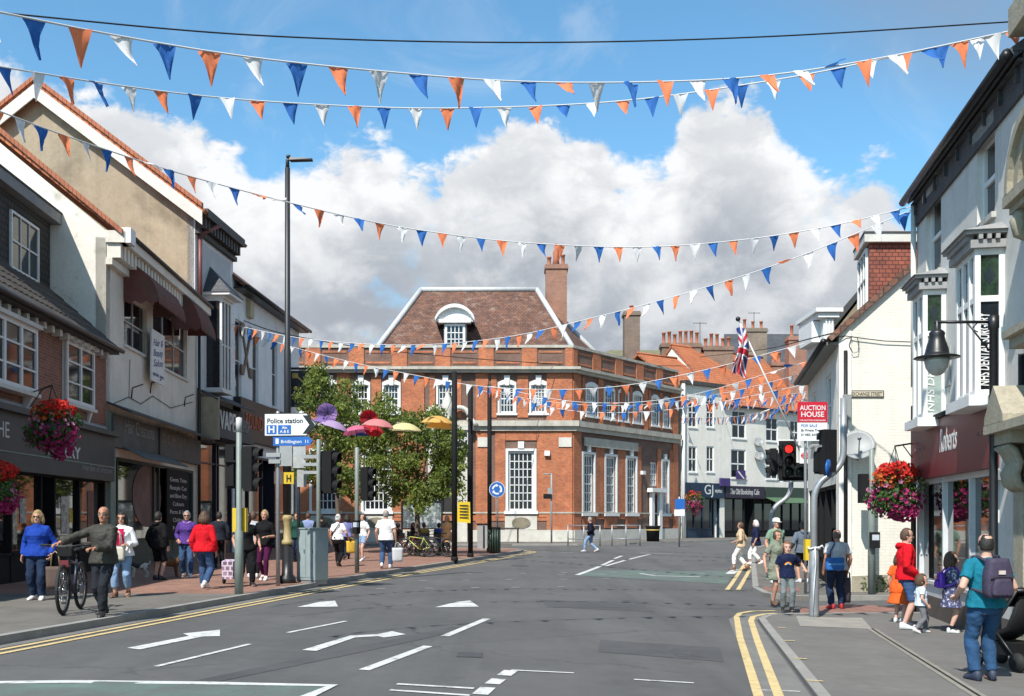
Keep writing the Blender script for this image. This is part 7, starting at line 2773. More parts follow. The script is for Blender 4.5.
# ================================================================== people
SKIN = mk('skin', (.50, .27, .185), .55, .10, 14, .1, 60, spec=.35)
SKIN_P = mk('pale_skin', (.56, .33, .25), .55, .10, 14, .1, 60, spec=.35)
SKIN_T = mk('tanned_skin', (.40, .19, .12), .55, .12, 14, .1, 60, spec=.35)
LIP = mk('lips', (.36, .12, .10), .5, .05)
EYEM = mk('eye', (.03, .022, .018), .2, .05)
EYEW = mk('eye_white', (.55, .53, .50), .3, .05)
HAIRM = {k: mk('hair_' + k, c, .6, .35, 18, .5, 70) for k, c in dict(blond=(.36, .24, .11), brown=(.085, .045, .025), dark=(.018, .014, .012), grey=(.26, .25, .24), white=(.58, .57, .55), red=(.20, .08, .035), stubble=(.12, .085, .065)).items()}
DARKLENS = mk('dark_lenses', (.01, .01, .01), .1, .1, coat=.5)


def ik(a, c, l1, l2, pole_):
 a, c = Vector(a), Vector(c)
 d = c - a
 L_ = min(d.length, (l1 + l2) * .999)
 u = d.normalized()
 x = (l1 * l1 - l2 * l2 + L_ * L_) / (2 * L_)
 h = math.sqrt(max(l1 * l1 - x * x, 0))
 p = Vector(pole_)
 p = (p - u * p.dot(u)).normalized()
 return a + u * x + p * h, a + u * L_


def remeshed(mb, voxel, smooth=4, fold=0.0, seed=0, fscale=7.0):
 me0 = mb.mesh('raw')
 o = bpy.data.objects.new('raw', me0)
 m = o.modifiers.new('r', 'REMESH')
 m.mode = 'VOXEL'
 m.voxel_size = voxel
 s = o.modifiers.new('s', 'SMOOTH')
 s.iterations = smooth
 s.factor = .5
 me = evaluated(o)
 bpy.data.objects.remove(o)
 bpy.data.meshes.remove(me0)
 me.polygons.foreach_set('use_smooth', [True] * len(me.polygons))
 if fold:
  n = len(me.vertices)
  co = np.zeros(n * 3)
  no = np.zeros(n * 3)
  me.vertices.foreach_get('co', co)
  me.vertex_normals.foreach_get('vector', no)
  co = co.reshape(-1, 3)
  no = no.reshape(-1, 3)
  k = np.array([mnoise.noise(Vector((p[0] * fscale + seed, p[1] * fscale, p[2] * fscale * .8 + p[0] * 4))) + .5 * mnoise.noise(Vector((p[0] * fscale * 2.3, p[1] * fscale * 2.3 + seed, p[2] * fscale * 2.3))) for p in co])
  co += no * (k * fold)[:, None]
  me.vertices.foreach_set('co', co.ravel())
  me.update()
 return me


def rings(mb, rs, seg=18):
 """stacked ellipses (z, half width, half depth, y)"""
 o = []
 vs, fs = [], []
 for z, a, b, y in rs:
  for k in range(seg):
   t = 2 * math.pi * k / seg
   vs.append((a * math.cos(t), y + b * math.sin(t), z))
 n = len(rs)
 for i in range(n - 1):
  for k in range(seg):
   k2 = (k + 1) % seg
   fs.append((i * seg + k, i * seg + k2, (i + 1) * seg + k2, (i + 1) * seg + k))
 fs.append(tuple(range(seg - 1, -1, -1)))
 fs.append(tuple((n - 1) * seg + k for k in range(seg)))
 mb.add(vs, fs)


def link_mesh(name, me, mats, parent):
 o = bpy.data.objects.new(name, me)
 me.materials.clear()
 for m in (mats if isinstance(mats, (list, tuple)) else [mats]):
  me.materials.append(m)
 COL.objects.link(o)
 o.parent = parent
 return o


def person(label, pos, height, face, sex='m', girth=1.0, feet=None, hands=None, lean=0.0, head_turn=0.0, nod=0.0, headk=1.0,
           top=None, bottom=None, shoes=None, hair=('short', 'brown'), skin=None, glasses=False, hood=None, detail=1, collar=None,
           second=None, fist=(0, 0), twist=0.0, seat=None, belt=None, socks=None):
 """pos: ground point; face: 0 looks away from the camera (+Y), 180 looks at it.
 feet / hands: left then right target in metres for a 1.75 m figure; top=(material, sleeve, hem z, extra); bottom=(kind, material)"""
 skin = skin or SKIN
 root = thing('person', label, 'person', (0, 0, 0))
 fem = sex == 'f'
 g = girth
 vox = .011 if detail else .017
 feet = feet or ((-.10, .02, 0), (.10, -.02, 0))
 zs = 0.0
 pelv = Vector((0, 0, .93))
 if seat is not None:
  pelv = Vector((0, 0, seat))
  zs = seat - .93
 else:
  spread = max(abs(feet[0][1]), abs(feet[1][1]))
  pelv.z -= .55 * spread * spread
  zs = pelv.z - .93
 ly = lambda z: lean * (z - .93)
 shw = (.165 if fem else .185) * (1 + (g - 1) * .4)
 hips, knees, ankles = [], [], []
 for i, sd in enumerate((-1, 1)):
  hp = Vector((sd * .088 * (1 + (g - 1) * .5), 0, .90 + zs))
  f = Vector(feet[i])
  an = Vector((f.x, f.y, f.z + .085))
  kn, an = ik(hp, an, .43, .42, (sd * .12, 1, 0))
  hips.append(hp)
  knees.append(kn)
  ankles.append(an)
 shs, els, wrs = [], [], []
 hands = hands or (None, None)
 for i, sd in enumerate((-1, 1)):
  sh = Vector((sd * shw * math.cos(twist), ly(1.41) + sd * shw * math.sin(twist), 1.385 + zs))
  tgt = hands[i] or (sd * (shw + .075 + (g - 1) * .1), .05 + ly(1.2), .87)
  tg = Vector(tgt)
  tg.z += zs
  el, wr = ik(sh, tg, .295, .265, (sd * .55, -1, -.25))
  shs.append(sh)
  els.append(el)
  wrs.append(wr)

 def torso(mb, inf, z0=.80, z1=1.47, flare=0.0, extra=0.0):
  if fem:
   base = [(.78, .150, .105), (.86, .176, .122), (.93, .180, .122), (1.02, .158, .108), (1.10, .140, .100), (1.19, .148, .108), (1.27, .160, .122), (1.34, .158, .112), (1.39, .130, .090), (1.43, .092, .075), (1.465, .064, .064), (1.50, .052, .055)]
  else:
   base = [(.78, .150, .105), (.86, .168, .118), (.93, .168, .118), (1.02, .160, .112), (1.10, .158, .110), (1.19, .168, .116), (1.28, .180, .122), (1.35, .178, .112), (1.40, .150, .094), (1.44, .105, .082), (1.475, .072, .070), (1.51, .058, .060)]
  rs = []
  for z, a, b in base:
   if z0 - .07 <= z <= z1 + .03:
    zz = max(z, z0)
    belly = (g - 1) * (1.0 if z < 1.3 else .45)
    w = max(0, (1.1 - zz)) * flare
    rs.append((zz + zs, a * (1 + belly * .8) + inf + w + extra, b * (1 + belly * 1.2) + inf + w * .8 + extra, ly(zz) + (.018 if fem and 1.2 < z < 1.36 else 0) + (belly * .05)))
  rings(mb, rs)

 def arm_(mb, i, inf, upto=1.0, cuff=0.0):
  sh, el, wr = shs[i], els[i], wrs[i]
  inner = Vector((sh.x * .5, sh.y * .8, sh.z + .012))
  pts = [inner, sh, sh.lerp(el, .35), sh.lerp(el, .8), el, el.lerp(wr, .3), wr]
  k = (.9 if fem else 1.0) * (1 + (g - 1) * .4)
  rr = [.058, .057 * k, .052 * k, .045 * k, .042 * k, .043 * k, .029 * k]
  cum = [0, .12, .25, .42, .5, .68, 1.0]
  P_, R_ = [], []
  for p, r, c in zip(pts, rr, cum):
   if c <= upto + 1e-6:
    P_.append(p)
    R_.append(r + inf)
  if upto < 1 and cum[len(P_) - 1] < upto - .01:
   j = len(P_)
   f = (upto - cum[j - 1]) / (cum[j] - cum[j - 1])
   P_.append(pts[j - 1].lerp(pts[j], f))
   R_.append(rr[j - 1] * (1 - f) + rr[j] * f + inf + cuff)
  else:
   R_[-1] += cuff
  mb.tube(P_, R_, 12)

 def leg_(mb, i, inf, upto=1.0, cuff=0.0, loose=0.0):
  hp, kn, an = hips[i], knees[i], ankles[i]
  pts = [hp + Vector((0, 0, .03)), hp.lerp(kn, .25), hp.lerp(kn, .7), kn, kn.lerp(an, .3), kn.lerp(an, .75), an]
  k = (1.02 if fem else 1.0) * (1 + (g - 1) * .45)
  rr = [.092 * k, .092 * k, .068 * k, .057 * k, .058 * k, .042 * k, .037 * k]
  ll = [0, 0, .3, .6, .7, 1, 1]
  cum = [0, .13, .36, .5, .65, .87, 1.0]
  P_, R_ = [], []
  for p, r, c, l_ in zip(pts, rr, cum, ll):
   if c <= upto + 1e-6:
    P_.append(p)
    R_.append(r + inf + loose * l_)
  if upto < 1 and cum[len(P_) - 1] < upto - .01:
   j = len(P_)
   f = (upto - cum[j - 1]) / (cum[j] - cum[j - 1])
   P_.append(pts[j - 1].lerp(pts[j], f))
   R_.append(rr[j - 1] * (1 - f) + rr[j] * f + inf + loose * ll[j] + cuff)
  else:
   R_[-1] += cuff
  mb.tube(P_, R_, 14)

 # ---- body
 mb = MB()
 torso(mb, 0)
 hy = ly(1.62)
 hz = 1.625 + zs
 hc = Vector((0, hy + .015, hz))
 neck0 = Vector((0, ly(1.45) - .005, 1.44 + zs))
 mb.tube([neck0, Vector((0, hy - .012, 1.53 + zs)), hc + Vector((0, -.015, -.03))], [.066, .055 if not fem else .047, .055], 12)
 for i in (0, 1):
  arm_(mb, i, 0)
  leg_(mb, i, 0)
  a = ankles[i]
  toe = Vector((0, 1, 0))
  mb.tube([a + Vector((0, -.05, -.045)), a + Vector((0, .05, -.05)), a + Vector((0, .15, -.062))], [.036, .036, .024], 8)
 HR = Matrix.Translation(hc) @ Matrix.Rotation(R(head_turn), 4, 'Z') @ Matrix.Rotation(R(-nod), 4, 'X') @ Matrix.Scale(headk, 4)
 hm = MB()
 rings(hm, [(-.122, .020, .022, .050), (-.112, .042, .045, .040), (-.085, .056, .068, .022), (-.045, .066, .084, .008), (0, .074, .093, 0), (.045, .078, .099, -.004), (.085, .070, .090, -.006), (.110, .050, .066, -.006), (.126, .022, .030, -.006)], 16)
 hm.tube([(0, .085, .012), (0, .101, -.012), (0, .112, -.034), (0, .092, -.042)], [.010, .012, .016, .010], 8)
 hm.tube([(-.03, .086, .030), (0, .092, .030), (.03, .086, .030)], [.012, .012, .012], 6)
 for sd in (-1, 1):
  hm.ball((sd * .077, -.006, -.008), .010, .020, .030, 8, 6)
  hm.ball((sd * .040, .062, -.030), .022, .024, .022, 8, 6)
 hm.ball((0, .078, -.072), .026, .016, .010, 8, 6)
 hm.ball((0, .070, -.102), .022, .018, .016, 8, 6)
 hm.xform(HR)
 mb.add(hm.v, hm.f)
 # palms
 fingers = MB()
 fingers.sm = True
 for i, sd in enumerate((-1, 1)):
  wr, el = wrs[i], els[i]
  d = (wr - el).normalized()
  curl = .45 if not fist[i] else 1.25
  inward = Vector((-sd, .15, 0))
  if abs(d.z) < .6:
   inward = Vector((0, 0, -1))
  nrm = (inward - d * inward.dot(d)).normalized()
  side = d.cross(nrm)
  fwd = side if side.y > 0 else -side
  pk = wr + d * .085
  mb.tube([wr - d * .02, wr + d * .03, pk], [.027, .036, .038], 10, squash=(nrm, .48))
  for k, (off, ln) in enumerate(((.028, .068), (.010, .078), (-.009, .073), (-.027, .058))):
   q0 = wr + d * .07 + fwd * off
   q1 = pk + fwd * off * 1.08 + d * .012
   a1, a2 = curl * .5, curl * 1.4
   q2 = q1 + (d * math.cos(a1) + nrm * math.sin(a1)) * ln * .5
   q3 = q2 + (d * math.cos(a2) + nrm * math.sin(a2)) * ln * .5
   fingers.tube([q0, q1, q2, q3], [.0095, .0095, .0085, .0065], 7)
  t0 = wr + d * .025 + fwd * .026
  t1 = t0 + (d * .6 + fwd * .7 + nrm * .25).normalized() * .042
  t2 = t1 + (d * .85 + fwd * .2 + nrm * (.35 + curl * .3)).normalized() * .034
  fingers.tube([t0, t1, t2], [.013, .011, .008], 7)
 me = remeshed(mb, vox, 3)
 bm = bmesh.new()
 bm.from_mesh(me)
 fm = fingers.mesh('fingers')
 bm.from_mesh(fm)
 bm.to_mesh(me)
 bm.free()
 bpy.data.meshes.remove(fm)
 me.polygons.foreach_set('use_smooth', [True] * len(me.polygons))
 inv = HR.inverted()
 body = link_mesh('body', me, [skin, LIP], root)
 if detail:
  idx = [0] * len(me.polygons)
  for p in me.polygons:
   q = inv @ p.center
   if q.y > .05 and abs(q.x) < .024 and -.082 < q.z < -.062:
    idx[p.index] = 1
  me.polygons.foreach_set('material_index', idx)
  if not glasses:
   for sd in (-1, 1):
    e = MB()
    e.ball((sd * .032, .0835, .010), .0135, .008, .007, 8, 6)
    e.xform(HR)
    w = link_mesh('eye', e.mesh('eye'), EYEW, root)
    e = MB()
    e.ball((sd * .032, .090, .010), .0062, .004, .0065, 8, 6)
    e.xform(HR)
    link_mesh('iris', e.mesh('iris'), EYEM, w)
  eb = MB()
  for sd in (-1, 1):
   eb.tube([(sd * .016, .096, .030), (sd * .034, .095, .036), (sd * .052, .080, .030)], [.004, .0055, .003], 5)
  eb.xform(HR)
  link_mesh('eyebrows', eb.mesh('eyebrows'), HAIRM[hair[1]] if hair[1] != 'white' else HAIRM['grey'], root)
 if glasses:
  e = MB()
  for sd in (-1, 1):
   e.ball((sd * .034, .094, .010), .027, .008, .019, 10, 6)
   e.tube([(sd * .058, .088, .014), (sd * .080, .04, .012), (sd * .082, -.01, .006)], .0035, 5)
  e.tube([(-.012, .102, .014), (.012, .102, .014)], .004, 5)
  e.xform(HR)
  link_mesh('sunglasses', e.mesh('sunglasses'), DARKLENS, root)
 # ---- hair
 st, hcol = hair
 if st != 'bald':
  hb = MB()
  ns, nr = 26, 18
  vs, fs = [], []
  rn = random.Random(len(label))
  vol = dict(short=.017, crop=.012, bob=.024, long=.022, pony=.016, bun=.018, cap=.014, balding=.010).get(st, .01)
  for j in range(nr + 1):
   th = math.pi * j / nr
   for k in range(ns):
    ph = 2 * math.pi * k / ns
    dx, dy, dz_ = math.sin(th) * math.cos(ph), math.sin(th) * math.sin(ph), math.cos(th)
    a, b_, c_ = .079 + vol, .099 + vol, .128 + vol
    r_ = 1.0
    line_ = .52 if st in ('short', 'crop', 'pony', 'bun', 'bob', 'long') else .40
    front = dy > .30 and dz_ < line_ + .25 * abs(dx)
    side_low = dz_ < (-.25 if st in ('bob', 'long') else -.05) and dy > -.15
    back_low = dz_ < (-.9 if st in ('bob', 'long') else -.52)
    if st == 'balding':
     front = dz_ > (.90 if dy < -.1 else .45) or (dz_ > .05 and dy > .1)
    if front or side_low or back_low:
     r_ = .80
    w = 1 + .03 * mnoise.noise(Vector((dx * 4, dy * 4, dz_ * 4 + len(label))))
    vs.append((dx * a * r_ * w, dy * b_ * r_ * w - .004, dz_ * c_ * r_ * w))
  for j in range(nr):
   for k in range(ns):
    fs.append((j * ns + k, (j + 1) * ns + k, (j + 1) * ns + (k + 1) % ns, j * ns + (k + 1) % ns))
  hb.sm = True
  hb.add(vs, fs)
  if st in ('long', 'bob'):
   bot = -.27 if st == 'long' else -.15
   for k in range(9):
    a = math.pi * (1.0 + k / 8) if True else 0
    x, y = .078 * math.cos(a), .085 * math.sin(a) - .01
    hb.tube([(x * .9, y * .9, .06), (x * 1.12, y * 1.1, -.03), (x * 1.2, y * 1.05 - .01, (bot - .03) / 2), (x * 1.05, y * .95 - .01, bot + rn.uniform(-.02, .02))], [.03, .038, .036, .014], 7)
  if st == 'pony':
   hb.tube([(0, -.10, .04), (0, -.145, .03), (0, -.15, -.06), (0, -.13, -.17)], [.022, .034, .034, .008], 8)
  if st == 'bun':
   hb.ball((0, -.10, .07), .045, .045, .045, 10, 8)
  hb.xform(HR)
  link_mesh('hair', hb.mesh('hair'), HAIRM[hcol], root)
  if st == 'cap':
   cb = MB()
   cb.lathe([(.098, .03), (.100, .06), (.085, .115), (.05, .142), (.001, .148)], 18, (0, -.004, 0), sy=1.18)
   cb.tube([(0, .10, .035), (0, .175, .028)], [.075, .055], 10, squash=((0, 0, 1), .12))
   cb.xform(HR)
   link_mesh('cap', cb.mesh('cap'), hood or cloth(30, 34, 45), root)
 # ---- clothes
 seed = len(label) * 3.1
 if bottom:
  kind, mat = bottom[:2]
  b = MB()
  if kind in ('trousers', 'crop', 'shorts', 'leggings'):
   up = {'trousers': .965, 'crop': .84, 'shorts': bottom[2] if len(bottom) > 2 else .46, 'leggings': .95}[kind]
   lo = {'trousers': .018, 'crop': .016, 'shorts': .020, 'leggings': 0.0}[kind]
   torso(b, .012, .80, 1.03)
   for i in (0, 1):
    leg_(b, i, .010 if kind != 'leggings' else .006, up, .012 if kind == 'shorts' else 0, lo)
   link_mesh('shorts' if kind == 'shorts' else 'trousers', remeshed(b, vox, 3, .012 if kind != 'leggings' else .002, seed, 10), mat, root)
  elif kind == 'skirt':
   hem = bottom[2] if len(bottom) > 2 else .50
   rs = []
   for k in range(9):
    z = 1.04 + (hem - 1.04) * k / 8
    w = .165 + (.09 * (k / 8))
    rs.append((z + zs, w, w * .78, ly(z)))
   rings(b, rs, 20)
   link_mesh('skirt', remeshed(b, vox, 3, .014, seed, 8), mat, root)
 if belt:
  b = MB()
  rings(b, [(1.0 + zs, .178 * (1 + (g - 1) * .8), .130 * (1 + (g - 1)), ly(1.0)), (1.035 + zs, .176 * (1 + (g - 1) * .8), .128 * (1 + (g - 1)), ly(1.03))], 20)
  link_mesh('belt', b.mesh('belt'), belt, root)
 if socks:
  b = MB()
  for i in (0, 1):
   a = ankles[i]
   b.tube([a + Vector((0, 0, -.02)), a.lerp(knees[i], .22)], [.046, .047], 12)
  link_mesh('socks', b.mesh('socks'), socks, root)
 if top:
  mat, sleeve, hem = top[:3]
  ex = top[3] if len(top) > 3 else 0.0
  b = MB()
  torso(b, .016 + ex, hem, 1.47, .16 if hem < .9 else 0)
  if hem < .74:
   rs = []
   for k in range(7):
    z = .84 + (hem - .84) * k / 6
    w = .19 + .11 * k / 6
    rs.append((z + zs, w, w * .8, ly(z)))
   rings(b, rs, 20)
  up = {'long': .97, 'short': .36, 'none': .14, 'elbow': .55}[sleeve]
  for i in (0, 1):
   arm_(b, i, .013 + ex * .7, up, .006 if sleeve == 'short' else .004)
  t_ = link_mesh('top' if ex < .01 else 'jacket', remeshed(b, vox, 3, .014, seed + 2, 8.5), mat, root)
  if second:   # open front or printed panel: (material, half width, z0, z1)
   b = MB()
   m2, hw, za, zb_ = second
   N_, K_ = 8, 10
   vs = []
   for j in range(K_ + 1):
    z = za + (zb_ - za) * j / K_
    for i in range(N_ + 1):
     x = hw * (i / N_ * 2 - 1)
     d = .150 * (1 + (g - 1)) + ex + (.022 if fem and 1.2 < z < 1.36 else 0)
     vs.append((x, ly(z) + d * math.sqrt(max(0, 1 - (x / .20) ** 2)) + .004, z + zs))
   b.sm = True
   b.add(vs, [(j * (N_ + 1) + i, j * (N_ + 1) + i + 1, (j + 1) * (N_ + 1) + i + 1, (j + 1) * (N_ + 1) + i) for j in range(K_) for i in range(N_)])
   link_mesh('front_panel', b.mesh('front_panel'), m2, root)
  if collar:
   b = MB()
   b.tube([Vector((.07 * math.cos(a), ly(1.48) + .068 * math.sin(a), 1.475 + zs + .018 * math.sin(a + math.pi))) for a in [2 * math.pi * i / 20 for i in range(21)]], .016, 8)
   link_mesh('collar', b.mesh('collar'), collar, root)
  if hood and st != 'cap':
   b = MB()
   b.tube([(-.10, ly(1.45) - .02, 1.47 + zs), (-.06, ly(1.45) - .10, 1.46 + zs), (0, ly(1.45) - .125, 1.44 + zs), (.06, ly(1.45) - .10, 1.46 + zs), (.10, ly(1.45) - .02, 1.47 + zs)], [.03, .05, .06, .05, .03], 10)
   b.tube([(-.10, ly(1.45) - .01, 1.47 + zs), (-.06, ly(1.45) + .07, 1.455 + zs), (0, ly(1.45) + .09, 1.43 + zs), (.06, ly(1.45) + .07, 1.455 + zs), (.10, ly(1.45) - .01, 1.47 + zs)], .022, 8)
   link_mesh('hood', b.mesh('hood'), hood, root)
 if shoes:
  for i in (0, 1):
   b = MB()
   a = ankles[i]
   lift = 0
   M = Matrix.Translation(a) @ Matrix.Rotation(R(-12 if i == 0 else 12) * -1, 4, 'Z')
   f = feet[i]
   if len(f) > 3:
    M = M @ Matrix.Rotation(R(f[3]), 4, 'X')
   rs = [(-.072, .030), (-.05, .042), (0, .046), (.06, .046), (.12, .048), (.17, .040), (.195, .018)]
   vs, fs = [], []
   sg = 10
   tops = [.02, .045, .05, .01, -.02, -.035, -.055]
   for (y, w), tz in zip(rs, tops):
    for k in range(sg):
     t = 2 * math.pi * k / sg
     zc = (tz - .083) / 2
     hh = (tz + .083) / 2
     cs, sn = math.cos(t), math.sin(t)
     vs.append((w * math.copysign(abs(cs) ** .7, cs), y, zc + hh * math.copysign(abs(sn) ** .7, sn)))
   for j in range(len(rs) - 1):
    for k in range(sg):
     fs.append((j * sg + k, j * sg + (k + 1) % sg, (j + 1) * sg + (k + 1) % sg, (j + 1) * sg + k))
   fs.append(tuple(range(sg - 1, -1, -1)))
   fs.append(tuple((len(rs) - 1) * sg + k for k in range(sg)))
   b.sm = True
   b.add(vs, fs)
   b.xform(M)
   link_mesh('shoe', b.mesh('shoe'), shoes, root)
 s = height / 1.75
 root.scale = (s, s, s)
 root.location = pos
 root.rotation_euler = (0, 0, R(face))
 root['_x'] = 0
 del root['_x']
 M = Matrix.Translation(Vector(pos)) @ Matrix.Rotation(R(face), 4, 'Z') @ Matrix.Scale(s, 4)
 return dict(root=root, M=M, wr=[M @ (w + (w - e).normalized() * .09) for w, e in zip(wrs, els)], sh=[M @ v for v in shs], pel=M @ pelv, s=s)


DENIM = mk('blue_denim', srgb(58, 82, 118), .9, .25, 4, .3, 60, spec=.2)
DENIMD = mk('dark_denim', srgb(34, 48, 72), .9, .25, 4, .3, 60, spec=.2)
DENIML = mk('light_denim', srgb(128, 152, 182), .9, .2, 4, .3, 60, spec=.2)
BLK = cloth(22, 22, 25)
WHT = cloth(225, 225, 225, .08)
SHOEW = mk('white_trainers', (.62, .62, .62), .6, .1, 8)
SHOEB = mk('black_shoes', (.018, .017, .017), .5, .2, 8)
SHOEBR = mk('brown_shoes', (.12, .06, .035), .55, .2, 8)
SHOER = mk('red_trainers', (.50, .03, .04), .6, .15, 8)
STRIPE = mk('grey_stripe_cotton', srgb(150, 150, 158), .9, .1, 5, brick=(srgb(120, 122, 134), srgb(185, 185, 188), 5.0, .035, .010, .5))
LEAFPR = mk('floral_print', srgb(60, 62, 95), .9, .2, 20, stain=(srgb(190, 190, 205), .54, .60, 16, .9))
GP = lambda px, py: G(px, py, PAVE if px < 760 or py < 592 else PAVE_E)

# --- west pavement
walk = lambda a=.20, lift=.06: ((-.10, a, 0), (.10, -a * .9, lift, -18))
walk2 = lambda a=.20, lift=.06: ((-.10, -a * .9, lift, -18), (.10, a, 0))
pb = GP(104, 616)
bikeman = person('bald man in a dark olive jacket and dark trousers wheeling a bicycle', pb, 1.69, 180 - 4, girth=1.0, feet=((-.05, .16, 0), (.07, -.16, .02)),
                 hands=((-.02, .36, 1.10), (.66, .40, 1.14)), fist=(1, 1), hair=('balding', 'stubble'), skin=SKIN_T, twist=-.25,
                 top=(mk('olive_jacket', srgb(50, 47, 40), .75, .25, 6, .5, 24), 'long', .85, .016), bottom=('trousers', cloth(36, 38, 44)), shoes=SHOEB, collar=mk('dark_olive_collar', (.02, .018, .015)), head_turn=8)
person('blonde woman in a bright blue fleece and jeans walking past the bakery', GP(38, 600), 1.64, 180 + 4, 'f', 1.18, feet=((-.10, .05, 0), (.10, -.05, 0)), hands=((-.27, .05, .90), (.27, .06, .88)),
       hair=('bob', 'blond'), glasses=True, top=(cloth(28, 62, 150), 'long', .86, .012), bottom=('trousers', DENIMD), shoes=SHOEW, fist=(1, 0), collar=cloth(28, 62, 150))
person('black haired woman in a white cardigan over a pink top, pale cropped jeans', GP(122, 597), 1.62, 180 + 6, 'f', 1.1, feet=walk2(.12, .02), hands=((-.16, .22, 1.10), (.24, .05, .9)),
       hair=('bob', 'dark'), top=(WHT, 'long', .86, .010), second=(cloth(190, 30, 80), .085, 1.08, 1.42), bottom=('crop', DENIML), shoes=SHOEBR)
person('person in black top and shorts with their back turned, holding two dogs', GP(158, 580), 1.66, -20, 'm', 1.0, hair=('short', 'dark'), top=(BLK, 'long', .82, .015), bottom=('shorts', BLK, .5), shoes=SHOEB, skin=SKIN_P, hood=BLK)
person('grey haired woman in a purple hoodie and jeans wearing sunglasses', GP(187, 577), 1.70, 180 + 10, 'f', 1.08, feet=walk(.14, .02), hair=('bun', 'grey'), glasses=True, top=(cloth(82, 56, 130), 'long', .88, .014), bottom=('trousers', DENIM), shoes=SHOEW, hood=cloth(190, 150, 190), hands=((-.12, .18, 1.02), (.20, .12, 1.0)))
person('dark haired walker in a bright red jacket and jeans seen from behind', GP(204, 589), 1.66, -4, 'f', 1.08, feet=walk(.20, .07), hair=('bob', 'brown'), top=(cloth(196, 24, 36), 'long', .86, .016), bottom=('trousers', DENIM), shoes=SHOEW)
person('woman all in black half behind the sleeved traffic light post', GP(246, 586), 1.66, 180 + 30, 'f', 1.05, feet=walk(.16, .04), hair=('bob', 'brown'), top=(BLK, 'short', .86), bottom=('trousers', BLK), shoes=SHOEB, hands=((-.3, .1, .95), (.26, .05, .9)))
person('woman with a pale shawl walking away by the vape shop window', GP(253, 578), 1.68, 10, 'f', 1.1, hair=('short', 'brown'), top=(cloth(188, 192, 200), 'elbow', .92, .03), bottom=('trousers', BLK), shoes=SHOEW, detail=0)
person('woman in a black top and plum leggings walking towards the camera', GP(265, 580), 1.72, 180 - 8, 'f', 1.03, feet=walk(.18, .03), hair=('short', 'blond'), top=(BLK, 'elbow', .88, .012), bottom=('leggings', cloth(70, 20, 58)), shoes=SHOEW, hands=((-.14, .2, 1.1), (.26, .02, .88)))
shopper = person('white haired woman in a white T-shirt and black trousers walking away', GP(338, 566.5), 1.66, -12, 'f', 1.06, feet=walk(.24, .06), hair=('bun', 'white'), top=(WHT, 'short', .92), bottom=('trousers', BLK), shoes=SHOEB, hands=((-.26, .06, .86), (.30, .14, .98)))
person('person in a black T-shirt behind the utility cabinet', GP(321, 561), 1.68, 10, 'm', 1.1, hair=('crop', 'dark'), top=(BLK, 'short', .88, .01), bottom=('trousers', DENIMD), shoes=SHOEB, detail=0)
person('person in a pale blue shirt beyond the utility cabinet', GP(308, 558), 1.72, 0, 'm', 1.0, hair=('short', 'brown'), top=(cloth(130, 145, 185), 'long', .88, .01), bottom=('trousers', DENIMD), shoes=SHOEB, detail=0)
person('dark haired woman in a lilac blue top walking behind the shopper', GP(347, 559), 1.66, 20, 'f', 1.0, feet=walk2(.2, .05), hair=('bob', 'dark'), top=(cloth(120, 125, 175), 'short', .88, .006), bottom=('trousers', DENIMD), shoes=SHOEB, detail=0)
person('young woman in a white top and denim shorts behind the crossing post', GP(363, 561), 1.68, 180 - 30, 'f', .96, feet=walk(.16, .03), hair=('pony', 'brown'), top=(WHT, 'short', .94), bottom=('shorts', DENIML, .32), shoes=SHOEW, skin=SKIN_P)
carrier = person('bald man in a white T-shirt and jeans walking away with a carrier bag', GP(386, 568.5), 1.78, -4, 'm', 1.08, feet=walk2(.16, .05), hair=('balding', 'grey'), top=(WHT, 'short', .86, .012), bottom=('trousers', DENIM), shoes=SHOEW, hands=((-.28, .06, .88), (.29, .05, .86)), fist=(0, 1))
person('man in a navy jacket and faded jeans crossing the junction alone', G(591, 552), 1.74, 75, 'm', 1.02, feet=((-.09, .30, .01), (.09, -.28, .05, -22)), lean=.06, hair=('crop', 'grey'), top=(cloth(26, 28, 44), 'long', .86, .018), bottom=('trousers', DENIML), shoes=SHOEW, hands=((-.22, .16, .98), (.20, .10, .98)))
person('person in a dark jacket close to the vape shop window', GP(219, 568), 1.7, 30, 'm', 1.05, hair=('short', 'dark'), top=(cloth(38, 42, 52), 'long', .86, .014), bottom=('trousers', BLK), shoes=SHOEB, detail=0)
person('person in a dark green top beyond the gold banded lamp base', GP(297, 562), 1.7, 160, 'f', 1.05, hair=('bob', 'brown'), top=(cloth(30, 70, 60), 'long', .86, .014), bottom=('trousers', DENIMD), shoes=SHOEB, detail=0)
# --- east side
person('woman in a beige top and white trousers stepping along the kerb', G(741, 570, .05), 1.66, 70, 'f', 1.05, feet=walk(.24, .04), hair=('short', 'brown'), top=(cloth(196, 170, 140), 'elbow', .86, .012), bottom=('crop', cloth(225, 222, 218)), shoes=SHOEBR, hands=((-.2, .22, 1.05), (.24, .0, .92)))
person('white haired woman in a long navy top and white trousers', G(756, 565, .05), 1.66, 72, 'f', 1.06, feet=walk2(.24, .05), hair=('bob', 'white'), top=(cloth(26, 32, 62), 'elbow', .78, .014), bottom=('crop', cloth(225, 222, 218)), shoes=SHOEW)
boy = person('boy in a navy T-shirt with a rainbow print touching the swan necked post', GP(787, 611), 1.38, 180 - 4, 'm', 1.0, headk=1.22, feet=((-.11, .05, 0), (.10, -.03, 0)), hands=((-.42, .12, 1.10), (.22, .04, .86)), hair=('short', 'red'), skin=SKIN_P,
             top=(cloth(24, 32, 62), 'short', .86, .012), bottom=('trousers', cloth(112, 120, 122)), shoes=SHOEB)
